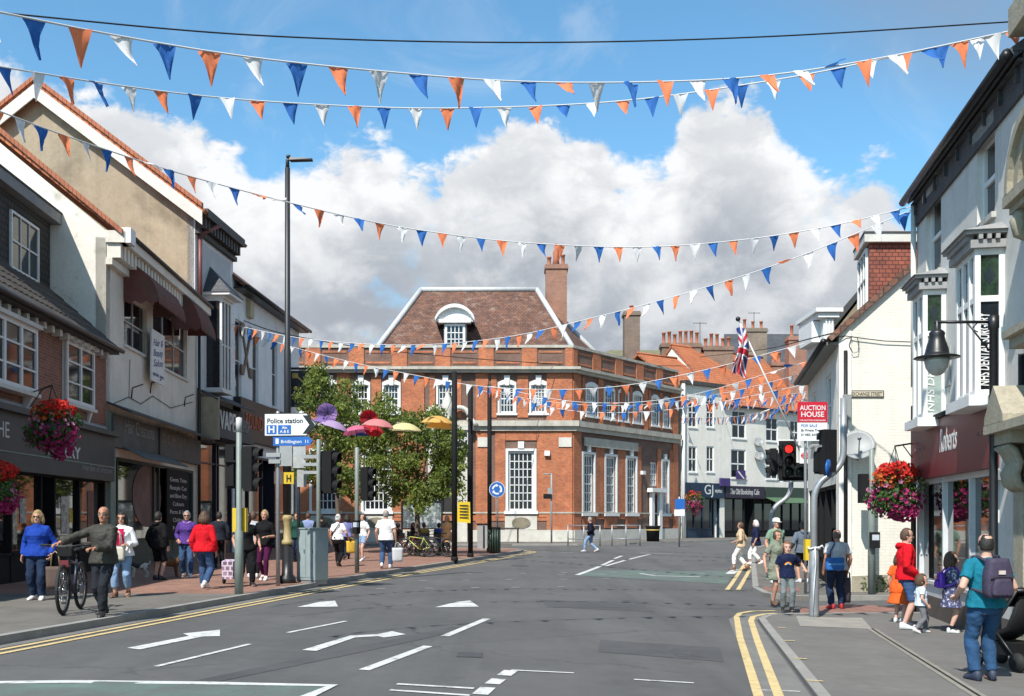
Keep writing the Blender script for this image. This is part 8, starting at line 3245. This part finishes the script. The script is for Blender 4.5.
person('woman in an olive dress standing close behind the boy', GP(777, 605), 1.62, 200, 'f', .98, hair=('bun', 'brown'), skin=SKIN, top=(cloth(120, 125, 110), 'short', .60, .01), shoes=SHOEBR, hands=((-.24, .05, .86), (.34, .03, .9)))
person('tall person in a pale green shirt and white cap behind the boy', GP(776, 584), 1.82, 205, 'm', 1.1, hair=('cap', 'grey'), hood=cloth(228, 226, 220), top=(cloth(120, 145, 125), 'short', .84, .014), bottom=('shorts', cloth(120, 110, 95), .46), shoes=SHOEW)
person('person in a grey blue hooded top and shorts behind the swan necked post', GP(803, 583), 1.72, 10, 'm', 1.05, hair=('short', 'dark'), top=(cloth(95, 105, 118), 'long', .86, .018), bottom=('shorts', BLK, .48), shoes=SHOEW, hood=cloth(95, 105, 118), hands=((-.34, .1, 1.0), (.32, .1, 1.0)))
bagman = person('man in a grey striped T-shirt and jeans seen from behind, wearing red trainers', GP(837, 609), 1.66, 8, 'm', 1.14, feet=((-.12, .0, 0), (.12, .02, 0)), hair=('balding', 'stubble'), skin=SKIN_T, top=(STRIPE, 'short', .86, .014), bottom=('trousers', DENIMD), shoes=SHOER)
father = person('man in a red hoodie, denim shorts and sunglasses looking at the shop window', GP(906, 629), 1.72, -98, 'm', 1.03, feet=((-.10, .06, 0), (.10, -.06, 0)), hands=((-.20, .16, .93), (.20, .14, .95)), hair=('crop', 'brown'), glasses=True, skin=SKIN_P, head_turn=-5,
    top=(cloth(198, 18, 32), 'long', .86, .018), bottom=('shorts', DENIM, .47), shoes=SHOEW, hood=cloth(190, 16, 30))
person('toddler in a white shirt and grey trousers stepping beside the red hoodie', GP(921, 633), .93, -95, 'm', 1.12, headk=1.75, feet=((-.13, .16, 0), (.12, -.20, .05, -20)), hair=('short', 'brown'), skin=SKIN_P, head_turn=-5, top=(mk('pale_blue_print', srgb(205, 215, 225), .9, .2, 14, stain=(srgb(110, 150, 185), .56, .62, 20, .7)), 'short', .88, .02), bottom=('trousers', cloth(112, 112, 116)), shoes=SHOEW, hands=((-.30, .12, .95), (.30, .10, .92)))
girl = person('girl in a patterned navy dress reaching out to the shop window', GP(951, 633), 1.30, -94, 'f', .98, headk=1.3, hands=((-.04, .44, 1.24), (.16, .28, 1.20)), hair=('bob', 'brown'), skin=SKIN_P, nod=-6, top=(LEAFPR, 'elbow', .58, .016), shoes=SHOEW, socks=cloth(30, 30, 45), feet=((-.09, .05, 0), (.09, -.05, 0)))
person('person in an orange dress just behind the red hoodie', GP(899, 623), 1.25, -50, 'f', 1.05, headk=1.1, hair=('bob', 'brown'), skin=SKIN_P, top=(cloth(225, 95, 40), 'short', .50, .02), shoes=SHOEW, detail=0)
packman = person('balding man in a teal T-shirt and jeans seen from behind', GP(986, 681), 1.69, 4, 'm', 1.08, feet=((-.115, .02, 0), (.105, .06, 0)), hands=((-.27, .16, 1.02), (.30, .14, .95)), hair=('balding', 'dark'), skin=SKIN_P,
                 top=(cloth(24, 108, 128), 'short', .88, .012), bottom=('trousers', mk('indigo_denim', srgb(44, 74, 108), .9, .28, 4, .3, 60, spec=.2)), shoes=mk('navy_trainers', (.03, .04, .07), .6, .2, 8), belt=SHOEB)

# rainbow on the boy's shirt
M = boy['M']
b_cols = [(.55, .03, .03), (.70, .22, .02), (.72, .55, .03), (.08, .42, .10), (.03, .20, .55), (.20, .06, .40)]
for k, c in enumerate(b_cols):
 r0 = .085 - k * .011
 bb = MB()
 for i in range(10):
  a0, a1 = math.pi * i / 10, math.pi * (i + 1) / 10
  P4 = []
  for a, r in ((a0, r0), (a1, r0), (a1, r0 - .0112), (a0, r0 - .0112)):
   x = math.cos(a) * r * 1.15
   P4.append((x, .160 + .018 * 0 - x * x * 3.2, 1.19 + math.sin(a) * r))
  bb.add(P4, [(0, 3, 2, 1)])
 o = bb.build('rainbow_stripe', mk('print_%d' % k, c, .8, .06), None)
 o.parent = [ch for ch in boy['root'].children if ch.name.startswith(('top', 'jacket'))][0]
# ================================================================== bags
def bag_box(name, label, cat, c, w, d, h, mat, ang=0.0, handle=None, grp=None, taper=.85, strap=None, hmat=None):
 t = thing(name, label, cat, c, grp)
 M = Matrix.Translation(Vector(c)) @ Matrix.Rotation(R(ang), 4, 'Z')
 b = MB()
 rs = []
 n = 6
 for i in range(n + 1):
  u = i / n
  k = taper + (1 - taper) * u if taper < 1 else 1
  bulge = 1 + .12 * math.sin(u * math.pi)
  rs.append((-h / 2 + h * u, w / 2 * k * (1 + .03 * math.sin(u * 5)), d / 2 * bulge))
 vs, fs = [], []
 sg = 16
 for z, a, e in rs:
  for k in range(sg):
   th = 2 * math.pi * k / sg
   cs, sn = math.cos(th), math.sin(th)
   vs.append((a * math.copysign(abs(cs) ** .45, cs), e * math.copysign(abs(sn) ** .45, sn), z))
 for i in range(n):
  for k in range(sg):
   fs.append((i * sg + k, i * sg + (k + 1) % sg, (i + 1) * sg + (k + 1) % sg, (i + 1) * sg + k))
 fs.append(tuple(range(sg - 1, -1, -1)))
 fs.append(tuple(n * sg + k for k in range(sg)))
 b.sm = True
 b.add(vs, fs)
 b.xform(M)
 b.build('bag_body', mat, t)
 if handle:
  b = MB()
  for sy in (-.4, .4):
   b.tube([(-w * .22, d * sy, h / 2), (-w * .16, d * sy, h / 2 + handle * .8), (0, d * sy * .5, h / 2 + handle), (w * .16, d * sy, h / 2 + handle * .8), (w * .22, d * sy, h / 2)], .008, 6)
  b.xform(M)
  b.build('handles', hmat or mat, t)
 if strap:
  b = MB()
  b.tube(strap, .014, 6)
  b.build('strap', hmat or mat, t)
 return t


lady = GP(38, 600)
bag_box('tote_bag', 'brown paper shopping bag with long handles held by the blonde woman in blue', 'bag', (lady.x + .34, lady.y - .05, lady.z + .42), .34, .16, .40, mk('brown_bag', (.10, .065, .05), .8, .2, 5), 20, .28, hmat=mk('rope_handle', (.36, .26, .13), .8, .1))
pk = GP(122, 597)
bag_box('handbag', 'cream handbag hanging at the hip of the woman in white', 'bag', (pk.x + .02, pk.y - .24, pk.z + .84), .26, .10, .26, mk('cream_leather', (.52, .48, .40), .5, .1, 4), 5, .30)
w = carrier['wr'][1]
bag_box('carrier_bag', 'white plastic carrier bag carried by the man in the white T-shirt', 'bag', (w.x + .03, w.y, w.z - .36), .34, .14, .42, mk('white_plastic', (.66, .67, .68), .45, .08, 4, transl=.2), 20, .16)
w = shopper['wr'][1]
bag_box('yellow_bag', 'yellow cloth bag beside the white haired shopper', 'bag', (w.x + .06, w.y, w.z - .24), .30, .14, .38, mk('yellow_cloth', (.62, .38, .04), .8, .15, 4), 30, .10)
s0, s1 = shopper['sh']
# crossbody strap on the shopper and a small bag at the hip
c = shopper['M'] @ Vector((-.20, .04, .98))
bag_box('shoulder_bag', 'small black shoulder bag on a thin strap across the shopper back', 'bag', c, .16, .08, .18, BLK, 0, strap=[shopper['M'] @ Vector(v) for v in ((-.20, -.06, 1.06), (-.06, -.152, 1.2), (.06, -.148, 1.36), (.10, -.08, 1.47))], hmat=BLK)
c = bagman['M'] @ Vector((-.16, -.22, 1.00))
bag_box('messenger_bag', 'bright blue messenger bag on the back of the man in stripes', 'bag', c, .40, .13, .26, mk('bright_blue_nylon', (.02, .13, .42), .6, .15, 5), 10, taper=.95,
  strap=[bagman['M'] @ Vector(v) for v in ((-.24, -.16, 1.10), (-.215, -.14, 1.28), (-.12, -.125, 1.44), (-.07, .02, 1.49))], hmat=mk('navy_strap', (.02, .035, .10), .7))
b = MB()
Mb = Matrix.Translation(c) @ Matrix.Rotation(R(10), 4, 'Z')
b.box(-.17, .17, -.082, -.076, -.02, .02)
b.xform(Mb)
o = b.build('stripe', mk('pale_blue_band', (.12, .32, .62), .6), None)
o.parent = [x for x in bpy.data.objects if x.name == 'messenger_bag'][0]
o.matrix_parent_inverse = Matrix.Translation(c).inverted()
c = bagman['wr'][1]
bag_box('carrier_bag', 'dark patterned bag for life held by the man in stripes', 'bag', (c.x + .0, c.y, c.z - .36), .20, .12, .52, mk('dark_pattern', srgb(58, 52, 62), .8, .3, 18), 60, .12)


def backpack(label, M, w, d, h, z, y, mat, smat, patch=None):
 t = thing('backpack', label, 'backpack', M @ Vector((0, y, z)))
 def part(name, x0, x1, y0, y1, z0, z1, m_, bulge=.14, pw=.5):
  b = MB()
  n, sg = 8, 18
  vs, fs = [], []
  for i in range(n + 1):
   u = i / n
   k = (1 - .30 * max(0, u - .6) / .4) * (1 - .10 * max(0, .15 - u) / .15)
   for j in range(sg):
    th = 2 * math.pi * j / sg
    cs, sn = math.cos(th), math.sin(th)
    vs.append(((x0 + x1) / 2 + (x1 - x0) / 2 * k * math.copysign(abs(cs) ** pw, cs), (y0 + y1) / 2 + (y1 - y0) / 2 * (1 - .25 * max(0, u - .5)) * math.copysign(abs(sn) ** pw, sn), z0 + (z1 - z0) * u))
  for i in range(n):
   for j in range(sg):
    fs.append((i * sg + j, i * sg + (j + 1) % sg, (i + 1) * sg + (j + 1) % sg, (i + 1) * sg + j))
  fs.append(tuple(range(sg - 1, -1, -1)))
  fs.append(tuple(n * sg + j for j in range(sg)))
  b.sm = True
  b.add(vs, fs)
  b.xform(M)
  return b.build(name, m_, t)
 part('bag_body', -w / 2, w / 2, y - d / 2, y + d / 2, z - h / 2, z + h / 2, mat)
 part('front_pocket', -w * .38, w * .38, y - d / 2 - .05, y - d / 2 + .03, z - h * .44, z - h * .02, mat)
 b = MB()
 for sd in (-1, 1):
  b.tube([(sd * w * .30, y + .02, z + h * .40), (sd * .115, -.06, 1.47), (sd * .125, .06, 1.475), (sd * .145, .135, 1.36), (sd * .175, .10, 1.20), (sd * .19, .0, 1.10), (sd * w * .42, y + .03, z - h * .38)], .020, 8)
 b.tube([(-.04, y + .04, z + h * .48), (-.03, y + .02, z + h * .56), (.03, y + .02, z + h * .56), (.04, y + .04, z + h * .48)], .010, 6)
 b.xform(M)
 b.build('straps', smat, t)
 if patch:
  b = MB()
  b.box(-.04, .04, y - d / 2 - .012, y - d / 2 - .002, z + h * .10, z + h * .20)
  b.xform(M)
  b.build('label_patch', patch, t)
 b = MB()
 b.tube([(-w * .40, y - d / 2 - .0, z - h * .02), (-w * .2, y - d / 2 - .035, z + h * .03), (w * .2, y - d / 2 - .035, z + h * .03), (w * .40, y - d / 2 - .0, z - h * .02)], .007, 5)
 b.xform(M)
 b.build('zip', BLACKM, t)


backpack('plum backpack with pale patch on the man in teal', packman['M'], .33, .18, .46, 1.24, -.25, mk('plum_nylon', srgb(58, 50, 72), .75, .35, 14, .2, 40), mk('dark_plum_nylon', srgb(48, 42, 62), .75, .2, 8), mk('pale_patch', (.52, .44, .40), .7))
backpack('small shiny purple backpack worn by the girl', girl['M'], .27, .15, .34, 1.17, -.22, mk('purple_nylon', srgb(92, 40, 168), .35, .3, 5, spec=.6), mk('purple_strap', srgb(120, 70, 190), .6))

# ================================================================== bicycles
TYRE = RUBBER


def bicycle(label, pos, heading, frame_mat, detail=True, grp=None, s=1.0, lights=False):
 t = thing('bicycle', label, 'bicycle', (0, 0, 0), grp)
 r = .345
 for yw in (.53, -.53):
  b = MB()
  N_ = 28
  ring = [Vector((0, yw + math.cos(2 * math.pi * i / N_) * r, r + .025 + math.sin(2 * math.pi * i / N_) * r)) for i in range(N_ + 1)]
  b.tube(ring, .027, 8, caps=False)
  w = b.build('wheel', TYRE, t)
  b = MB()
  b.tube([Vector((0, yw + math.cos(2 * math.pi * i / N_) * (r - .035), r + .025 + math.sin(2 * math.pi * i / N_) * (r - .035))) for i in range(N_ + 1)], .011, 6, caps=False)
  b.build('rim', mk('dark_rim', (.05, .05, .052), .4, .1), w)
  b = MB()
  for k in range(20):
   a = 2 * math.pi * k / 20
   b.tube([(.018 * (-1) ** k, yw, r + .025), (0, yw + math.cos(a) * (r - .04), r + .025 + math.sin(a) * (r - .04))], .0022, 4)
  b.tube([(-.05, yw, r + .025), (.05, yw, r + .025)], .022, 8)
  b.build('spokes', CHROME, w)
  if detail:
   b = MB()
   b.lathe([(.085, -.002), (.085, .002), (.03, .003)], 16, (.035, yw, r + .025), 'x')
   b.build('brake_disc', CHROME, w)
 hub = r + .025
 b = MB()
 bb, seat_t, head_b, head_t = Vector((0, -.12, .29)), Vector((0, -.28, .78)), Vector((0, .33, .66)), Vector((0, .30, .80))
 b.tube([bb, seat_t], .018, 8)
 b.tube([bb, head_b], .024, 8)
 b.tube([seat_t + Vector((0, .02, -.06)), head_t], .019, 8)
 b.tube([head_b, head_t], .024, 8)
 for sx in (-1, 1):
  b.tube([bb + Vector((sx * .02, 0, 0)), Vector((sx * .055, -.53, hub))], .011, 6)
  b.tube([seat_t + Vector((sx * .01, 0, -.06)), Vector((sx * .055, -.53, hub))], .009, 6)
 b.build('frame', frame_mat, t)
 b = MB()
 for sx in (-1, 1):
  b.tube([(sx * .05, .36, .74), (sx * .055, .40, .60), (sx * .055, .53, hub)], .017, 8)
 b.tube([(-.06, .36, .74), (.06, .36, .74)], .02, 8)
 b.build('fork', BLACK, t)
 b = MB()
 b.tube([head_t, head_t + Vector((0, -.01, .18)), Vector((0, .36, 1.0))], .016, 8)
 b.tube([(-.36, .28, 1.02), (-.20, .34, 1.02), (-.08, .37, 1.0), (.08, .37, 1.0), (.20, .34, 1.02), (.36, .28, 1.02)], .013, 8)
 hb = b.build('handlebar', BLACK, t)
 for sx in (-1, 1):
  b = MB()
  b.tube([(sx * .24, .325, 1.02), (sx * .37, .278, 1.02)], .018, 8)
  b.build('grip', RUBBER, hb)
  b = MB()
  b.tube([(sx * .21, .36, 1.0), (sx * .24, .41, .98), (sx * .33, .38, .97)], .006, 5)
  b.build('brake_lever', BLACK, hb)
 b = MB()
 b.tube([(-.12, .40, .97), (-.05, .46, .82), (.0, .42, .70)], .006, 5)
 b.tube([(.12, .40, .97), (.06, .47, .84), (.0, .40, .72)], .006, 5)
 b.build('cable', BLACKM, hb)
 b = MB()
 b.tube([seat_t, (0, -.305, .90)], .014, 8)
 b.tube([(0, -.44, .93), (0, -.38, .94), (0, -.28, .93), (0, -.16, .92)], [.055, .075, .045, .018], 10, squash=((0, 0, 1), .4))
 b.build('saddle', BLACKM, t)
 b = MB()
 b.lathe([(.09, -.004), (.09, .004)], 20, (.05, -.12, .29), 'x')
 b.tube([(.06, -.12, .29), (.075, -.08, .13)], .010, 6)
 b.tube([(-.06, -.12, .29), (-.075, -.16, .45)], .010, 6)
 b.box(.07, .17, -.115, -.04, .115, .14)
 b.box(-.17, -.07, -.20, -.12, .44, .465)
 b.build('crank', BLACK, t)
 if lights:
  b = MB()
  b.box(-.10, .10, .395, .46, .86, .98)
  b.build('front_bag', BLACKM, t)
  b = MB()
  b.box(-.06, .06, .46, .475, .70, .80)
  b.build('front_plate', mk('dark_red_plastic', (.16, .02, .03), .4), t)
 t.location = pos
 t.rotation_euler = (0, 0, R(heading))
 t.scale = (s, s, s)
 return t


pbk = Vector((-7.07, 16.07, gz(-7, 16) + PAVE))
bicycle('dark mountain bike with wide handlebars wheeled by the bald man', pbk, 190.5, mk('dark_blue_frame', (.03, .035, .06), .35, .15, 4), lights=True, s=1.06)
for px, py, hd, c, lab in ((417, 557, 80, (.40, .45, .10), 'parked bicycle with a lime green frame under the tree'), (428, 556, 95, (.45, .45, .45), 'parked silver bicycle under the tree'), (436, 557, 70, (.03, .03, .035), 'parked black bicycle beside the tallest black post'), (407, 556, 88, (.25, .04, .04), 'parked dark red bicycle behind the carrier bag')):
 bicycle(lab, GP(px, py), hd, mk('bike_%d' % px, c, .4, .1), False, 'bicycles parked under the trees')

# ================================================================== dogs
def dog(label, pos, face, s, mats, patch, ear='drop', tail_up=True):
 t = thing('dog', label, 'dog', (0, 0, 0))
 mb = MB()
 mb.tube([(0, -.30, .43), (0, -.22, .44), (0, -.05, .41), (0, .10, .41), (0, .22, .43), (0, .30, .46)], [.07, .095, .095, .115, .12, .08], 12)
 mb.tube([(0, .24, .46), (0, .34, .56), (0, .38, .62)], [.09, .075, .07], 10)
 mb.tube([(0, .33, .63), (0, .40, .65), (0, .47, .63), (0, .56, .605), (0, .60, .60)], [.06, .075, .062, .038, .026], 10)
 mb.tube([(0, -.30, .46), (0, -.38, .52 if tail_up else .40), (0, -.43, .64 if tail_up else .28)], [.035, .026, .012], 8)
 for sx in (-1, 1):
  mb.tube([(sx * .07, .20, .42), (sx * .08, .19, .28), (sx * .08, .20, .15), (sx * .08, .21, .03), (sx * .08, .25, .02)], [.06, .042, .03, .026, .028], 8)
  mb.tube([(sx * .07, -.24, .42), (sx * .085, -.17, .30), (sx * .085, -.29, .17), (sx * .085, -.27, .03), (sx * .085, -.22, .02)], [.075, .06, .032, .026, .028], 8)
  if ear == 'drop':
   mb.tube([(sx * .05, .38, .69), (sx * .085, .38, .66), (sx * .095, .39, .58)], [.025, .03, .012], 7)
  else:
   mb.tube([(sx * .045, .37, .68), (sx * .06, .36, .75), (sx * .065, .36, .80)], [.03, .022, .005], 7)
 me = remeshed(mb, .011, 3)
 o = link_mesh('body', me, mats, t)
 idx = []
 for p in me.polygons:
  c = p.center
  idx.append(1 if (mnoise.noise(Vector((c.x * 4 + patch, c.y * 5, c.z * 5))) > .05 and c.z > .28) else 0)
 me.polygons.foreach_set('material_index', idx if len(mats) > 1 else [0] * len(idx))
 b = MB()
 b.ball((0, .605, .612), .02, .016, .016, 8, 6)
 for sx in (-1, 1):
  b.ball((sx * .042, .455, .665), .012, .012, .012, 8, 6)
 link_mesh('nose_and_eyes', b.mesh('nose_and_eyes'), EYEM, t)
 b = MB()
 b.tube([Vector((.085 * math.cos(a), .315 + .05 * math.sin(a), .545 - .065 * math.sin(a))) for a in [2 * math.pi * i / 16 for i in range(17)]], .012, 6)
 link_mesh('collar', b.mesh('collar'), mk('dog_collar', (.05, .12, .22), .6), t)
 t.location = pos
 t.rotation_euler = (0, 0, R(face))
 t.scale = (s, s, s)


FURW, FURK, FURB = mk('white_fur', (.55, .53, .49), .9, .2, 20, .5, 80), mk('black_fur', (.02, .018, .017), .8, .2, 20, .5, 80), mk('brown_fur', (.20, .085, .035), .85, .25, 18, .5, 80)
dg1, dg2 = GP(139, 578), GP(169, 577)
dog('small white and black dog beside the person in black', dg1, 130, .72, [FURW, FURK], 2.2)
dog('brown dog standing beside the person in black', dg2, -60, .88, [FURB], 0, tail_up=False)
for a, b_, lab in ((Vector((-8.6 + .0, 0, 0)), None, 'x'),):
 pass
hand = GP(158, 580) + Vector((.22, .1, .9))
t = thing('dog_lead', 'thin blue lead running up from the brown dog', 'lead', hand)
MB().tube([hand, hand + Vector((.12, .0, -.35)), dg2 + Vector((.2, .1, .5))], .010, 5).build('strap', mk('lead_blue', (.08, .22, .32), .7), t)
# shopping trolley of the woman in black
tp_ = GP(229, 584)
t = thing('shopping_trolley', 'pink and grey patterned shopping trolley on two small wheels', 'trolley', tp_)
b = MB()
b.hexa([(tp_.x - .12, tp_.y - .13, tp_.z + .12), (tp_.x + .12, tp_.y - .13, tp_.z + .12), (tp_.x + .12, tp_.y + .13, tp_.z + .12), (tp_.x - .12, tp_.y + .13, tp_.z + .12),
  (tp_.x - .13, tp_.y - .15, tp_.z + .52), (tp_.x + .13, tp_.y - .15, tp_.z + .52), (tp_.x + .13, tp_.y + .15, tp_.z + .56), (tp_.x - .13, tp_.y + .15, tp_.z + .56)])
b.build('bag_body', mk('pink_check', srgb(170, 140, 165), .85, .2, 9, brick=(srgb(90, 80, 100), srgb(205, 190, 205), .12, .12, .02, .5)), t)
b = MB()
b.tube([(tp_.x - .15, tp_.y + .17, tp_.z + .05), (tp_.x - .15, tp_.y + .22, tp_.z + .98), (tp_.x + .15, tp_.y + .22, tp_.z + .98), (tp_.x + .15, tp_.y + .17, tp_.z + .05)], .012, 6)
b.build('handle', CHROME, t)
for sx in (-1, 1):
 b = MB()
 b.lathe([(.085, -.02), (.085, .02)], 14, (tp_.x + sx * .14, tp_.y + .1, tp_.z + .085), 'x')
 b.build('wheel', RUBBER, t)

# ================================================================== pushchair beside the stone house
pc = GP(1012, 668)
t = thing('pushchair', 'black pushchair with a hood by the stone pilaster', 'pushchair', pc)
M = Matrix.Translation(pc) @ Matrix.Rotation(R(20), 4, 'Z')
b = MB()
b.tube([(-.22, -.02, .35), (-.22, .10, .60), (-.22, .16, .80)], .016, 6)
for sx in (-1, 1):
 b.tube([(sx * .24, .35, .12), (sx * .24, .05, .52), (sx * .24, -.30, 1.0)], .016, 8)
 b.tube([(sx * .24, -.32, .12), (sx * .24, .10, .55)], .016, 8)
b.tube([(-.24, -.30, 1.0), (.24, -.30, 1.0)], .022, 8)
b.xform(M)
b.build('frame', BLACK, t)
b = MB()
b.tube([(0, .28, .42), (0, .05, .42), (0, -.12, .52), (0, -.24, .90)], [.05, .07, .07, .05], 12, squash=((0, 0, 1), 1))
b.v = [(v[0] * 3.1, v[1], v[2]) for v in b.v]
b.xform(M)
b.build('seat', BLACKM, t)
b = MB()
n = 10
vs, fs = [], []
for i in range(n + 1):
 a = math.pi * (.05 + .60 * i / n)
 for sx in (-1, 1):
  vs.append((sx * .23, -.10 + .30 * math.cos(a), .70 + .32 * math.sin(a)))
b.sm = True
b.add(vs, [(2 * i, 2 * i + 1, 2 * i + 3, 2 * i + 2) for i in range(n)])
for sx in (-1, 1):
 b.add([(sx * .23, -.10, .70)] + [vs[2 * i + (sx > 0)] for i in range(n + 1)], [(0, i + 1, i + 2) for i in range(n)])
b.xform(M)
b.build('hood', BLACKM, t)
b = MB()
b.box(-.20, .20, -.25, .18, .18, .34)
b.xform(M)
b.build('basket', BLACKM, t)
for x, y, r in ((-.25, -.32, .12), (.25, -.32, .12), (-.2, .36, .09), (.2, .36, .09)):
 b = MB()
 b.lathe([(r, -.022), (r, .022)], 16, (x, y, r), 'x')
 b.xform(M)
 b.build('wheel', RUBBER, t)

# ================================================================== cafe under the trees
for px, py, lab in ((392, 551, 'round dark cafe table behind the carrier bag man'), (428, 549, 'round dark cafe table behind the parked bicycles'), (446, 548, 'round dark cafe table beside the black posts')):
 p = GP(px, py)
 t = thing('cafe_table', lab, 'table', p, 'cafe tables on the plaza')
 MB().lathe([(.001, .71), (.38, .71), (.38, .74), (.001, .74)], 18, p).build('table_top', DKWOOD, t)
 MB().lathe([(.22, 0), (.22, .03), (.03, .05), (.03, .71)], 10, p).build('pedestal', BLACKM, t)


def chair(px, py, ang, lab):
 p = GP(px, py)
 t = thing('cafe_chair', lab, 'chair', p, 'cafe chairs on the plaza')
 M = Matrix.Translation(p) @ Matrix.Rotation(R(ang), 4, 'Z')
 b = MB().box(-.21, .21, -.21, .21, .43, .46)
 b.xform(M)
 b.build('seat', DKWOOD, t)
 b = MB().box(-.2, .2, -.23, -.20, .60, .88)
 b.xform(M)
 b.build('backrest', DKWOOD, t)
 for x, y, h in ((-.19, -.20, .86), (.19, -.20, .86), (-.19, .19, .43), (.19, .19, .43)):
  b = MB().tube([(x, y, 0), (x, y, h)], .014, 6)
  b.xform(M)
  b.build('leg', BLACKM, t)
 return p


SITF = ((-.12, .40, 0), (.12, .40, 0))
for px, py, ang, lab, sx, mt, hr in ((398, 553, 60, 'dark cafe chair and the drinker in black beside the carrier bag man', 'm', BLK, ('short', 'dark')),
                                     (413, 550, -60, 'seated drinker in a dark top under the broad tree', 'f', cloth(35, 30, 40), ('bob', 'brown')),
                                     (424, 552, 20, 'seated drinker in a mustard yellow top', 'm', cloth(190, 150, 50), ('short', 'brown')),
                                     (439, 552, -10, 'seated drinker in a mid blue shirt beside the black post', 'm', cloth(50, 80, 150), ('crop', 'dark'))):
 cp = chair(px, py, ang, 'dark cafe chair under ' + lab.replace('dark cafe chair and the ', 'the '))
 person(lab.replace('dark cafe chair and the', 'seated'), cp, 1.72, ang, sx, 1.05, feet=SITF, seat=.52, hair=hr, top=(mt, 'long', .86, .012), bottom=('trousers', BLK), shoes=SHOEB, hands=((-.16, .34, .98), (.16, .34, .98)), detail=0)
person('standing drinker in a peach top beside the tallest black post', GP(447, 556), 1.62, 150, 'f', 1.05, hair=('bob', 'blond'), top=(cloth(225, 165, 110), 'short', .62, .012), bottom=('leggings', BLK), shoes=SHOEB, detail=0)
# glazed screen behind the drinkers
p0, p1 = GP(402, 545), GP(442, 545)
t = thing('glass_screen', 'black framed glass screen behind the seated drinkers', 'screen', p0)
b = MB()
for q in (p0, p1):
 b.box(q.x - .05, q.x + .05, q.y - .05, q.y + .05, q.z, q.z + 2.55)
b.box(p0.x + .05, p1.x - .05, p0.y - .04, p0.y + .04, p0.z + 2.45, p0.z + 2.55)
b.box(p0.x + .05, p1.x - .05, p0.y - .04, p0.y + .04, p0.z + .9, p0.z + .97)
b.build('frame', BLACK, t)
MB().quad((p0.x + .05, p0.y, p0.z + .97), (p1.x - .05, p0.y, p0.z + .97), (p1.x - .05, p0.y, p0.z + 2.45), (p0.x + .05, p0.y, p0.z + 2.45)).build('pane', mk('screen_glass', (.10, .12, .13), .05, .6, 3, spec=.8, stain=((.5, .52, .54), .5, .6, 4, .8)), t)
p = GP(484, 549)
t = thing('ash_bin', 'pale waste container between the black posts', 'bin', p)
MB().hexa([(p.x - .32, p.y - .2, p.z), (p.x + .32, p.y - .2, p.z), (p.x + .32, p.y + .2, p.z), (p.x - .32, p.y + .2, p.z), (p.x - .34, p.y - .22, p.z + 1.2), (p.x + .34, p.y - .22, p.z + 1.2), (p.x + .34, p.y + .22, p.z + 1.2), (p.x - .34, p.y + .22, p.z + 1.2)]).build('body', SIGNG, t)
MB().box(p.x - .37, p.x + .37, p.y - .25, p.y + .25, p.z + 1.203, p.z + 1.27).build('lid', BLACKM, t)
MB().box(p.x - .04, p.x + .04, p.y - .227, p.y - .222, p.z + .05, p.z + 1.15).build('stripe', BLACKM, t)
bpy.data.scenes.remove(TMP)
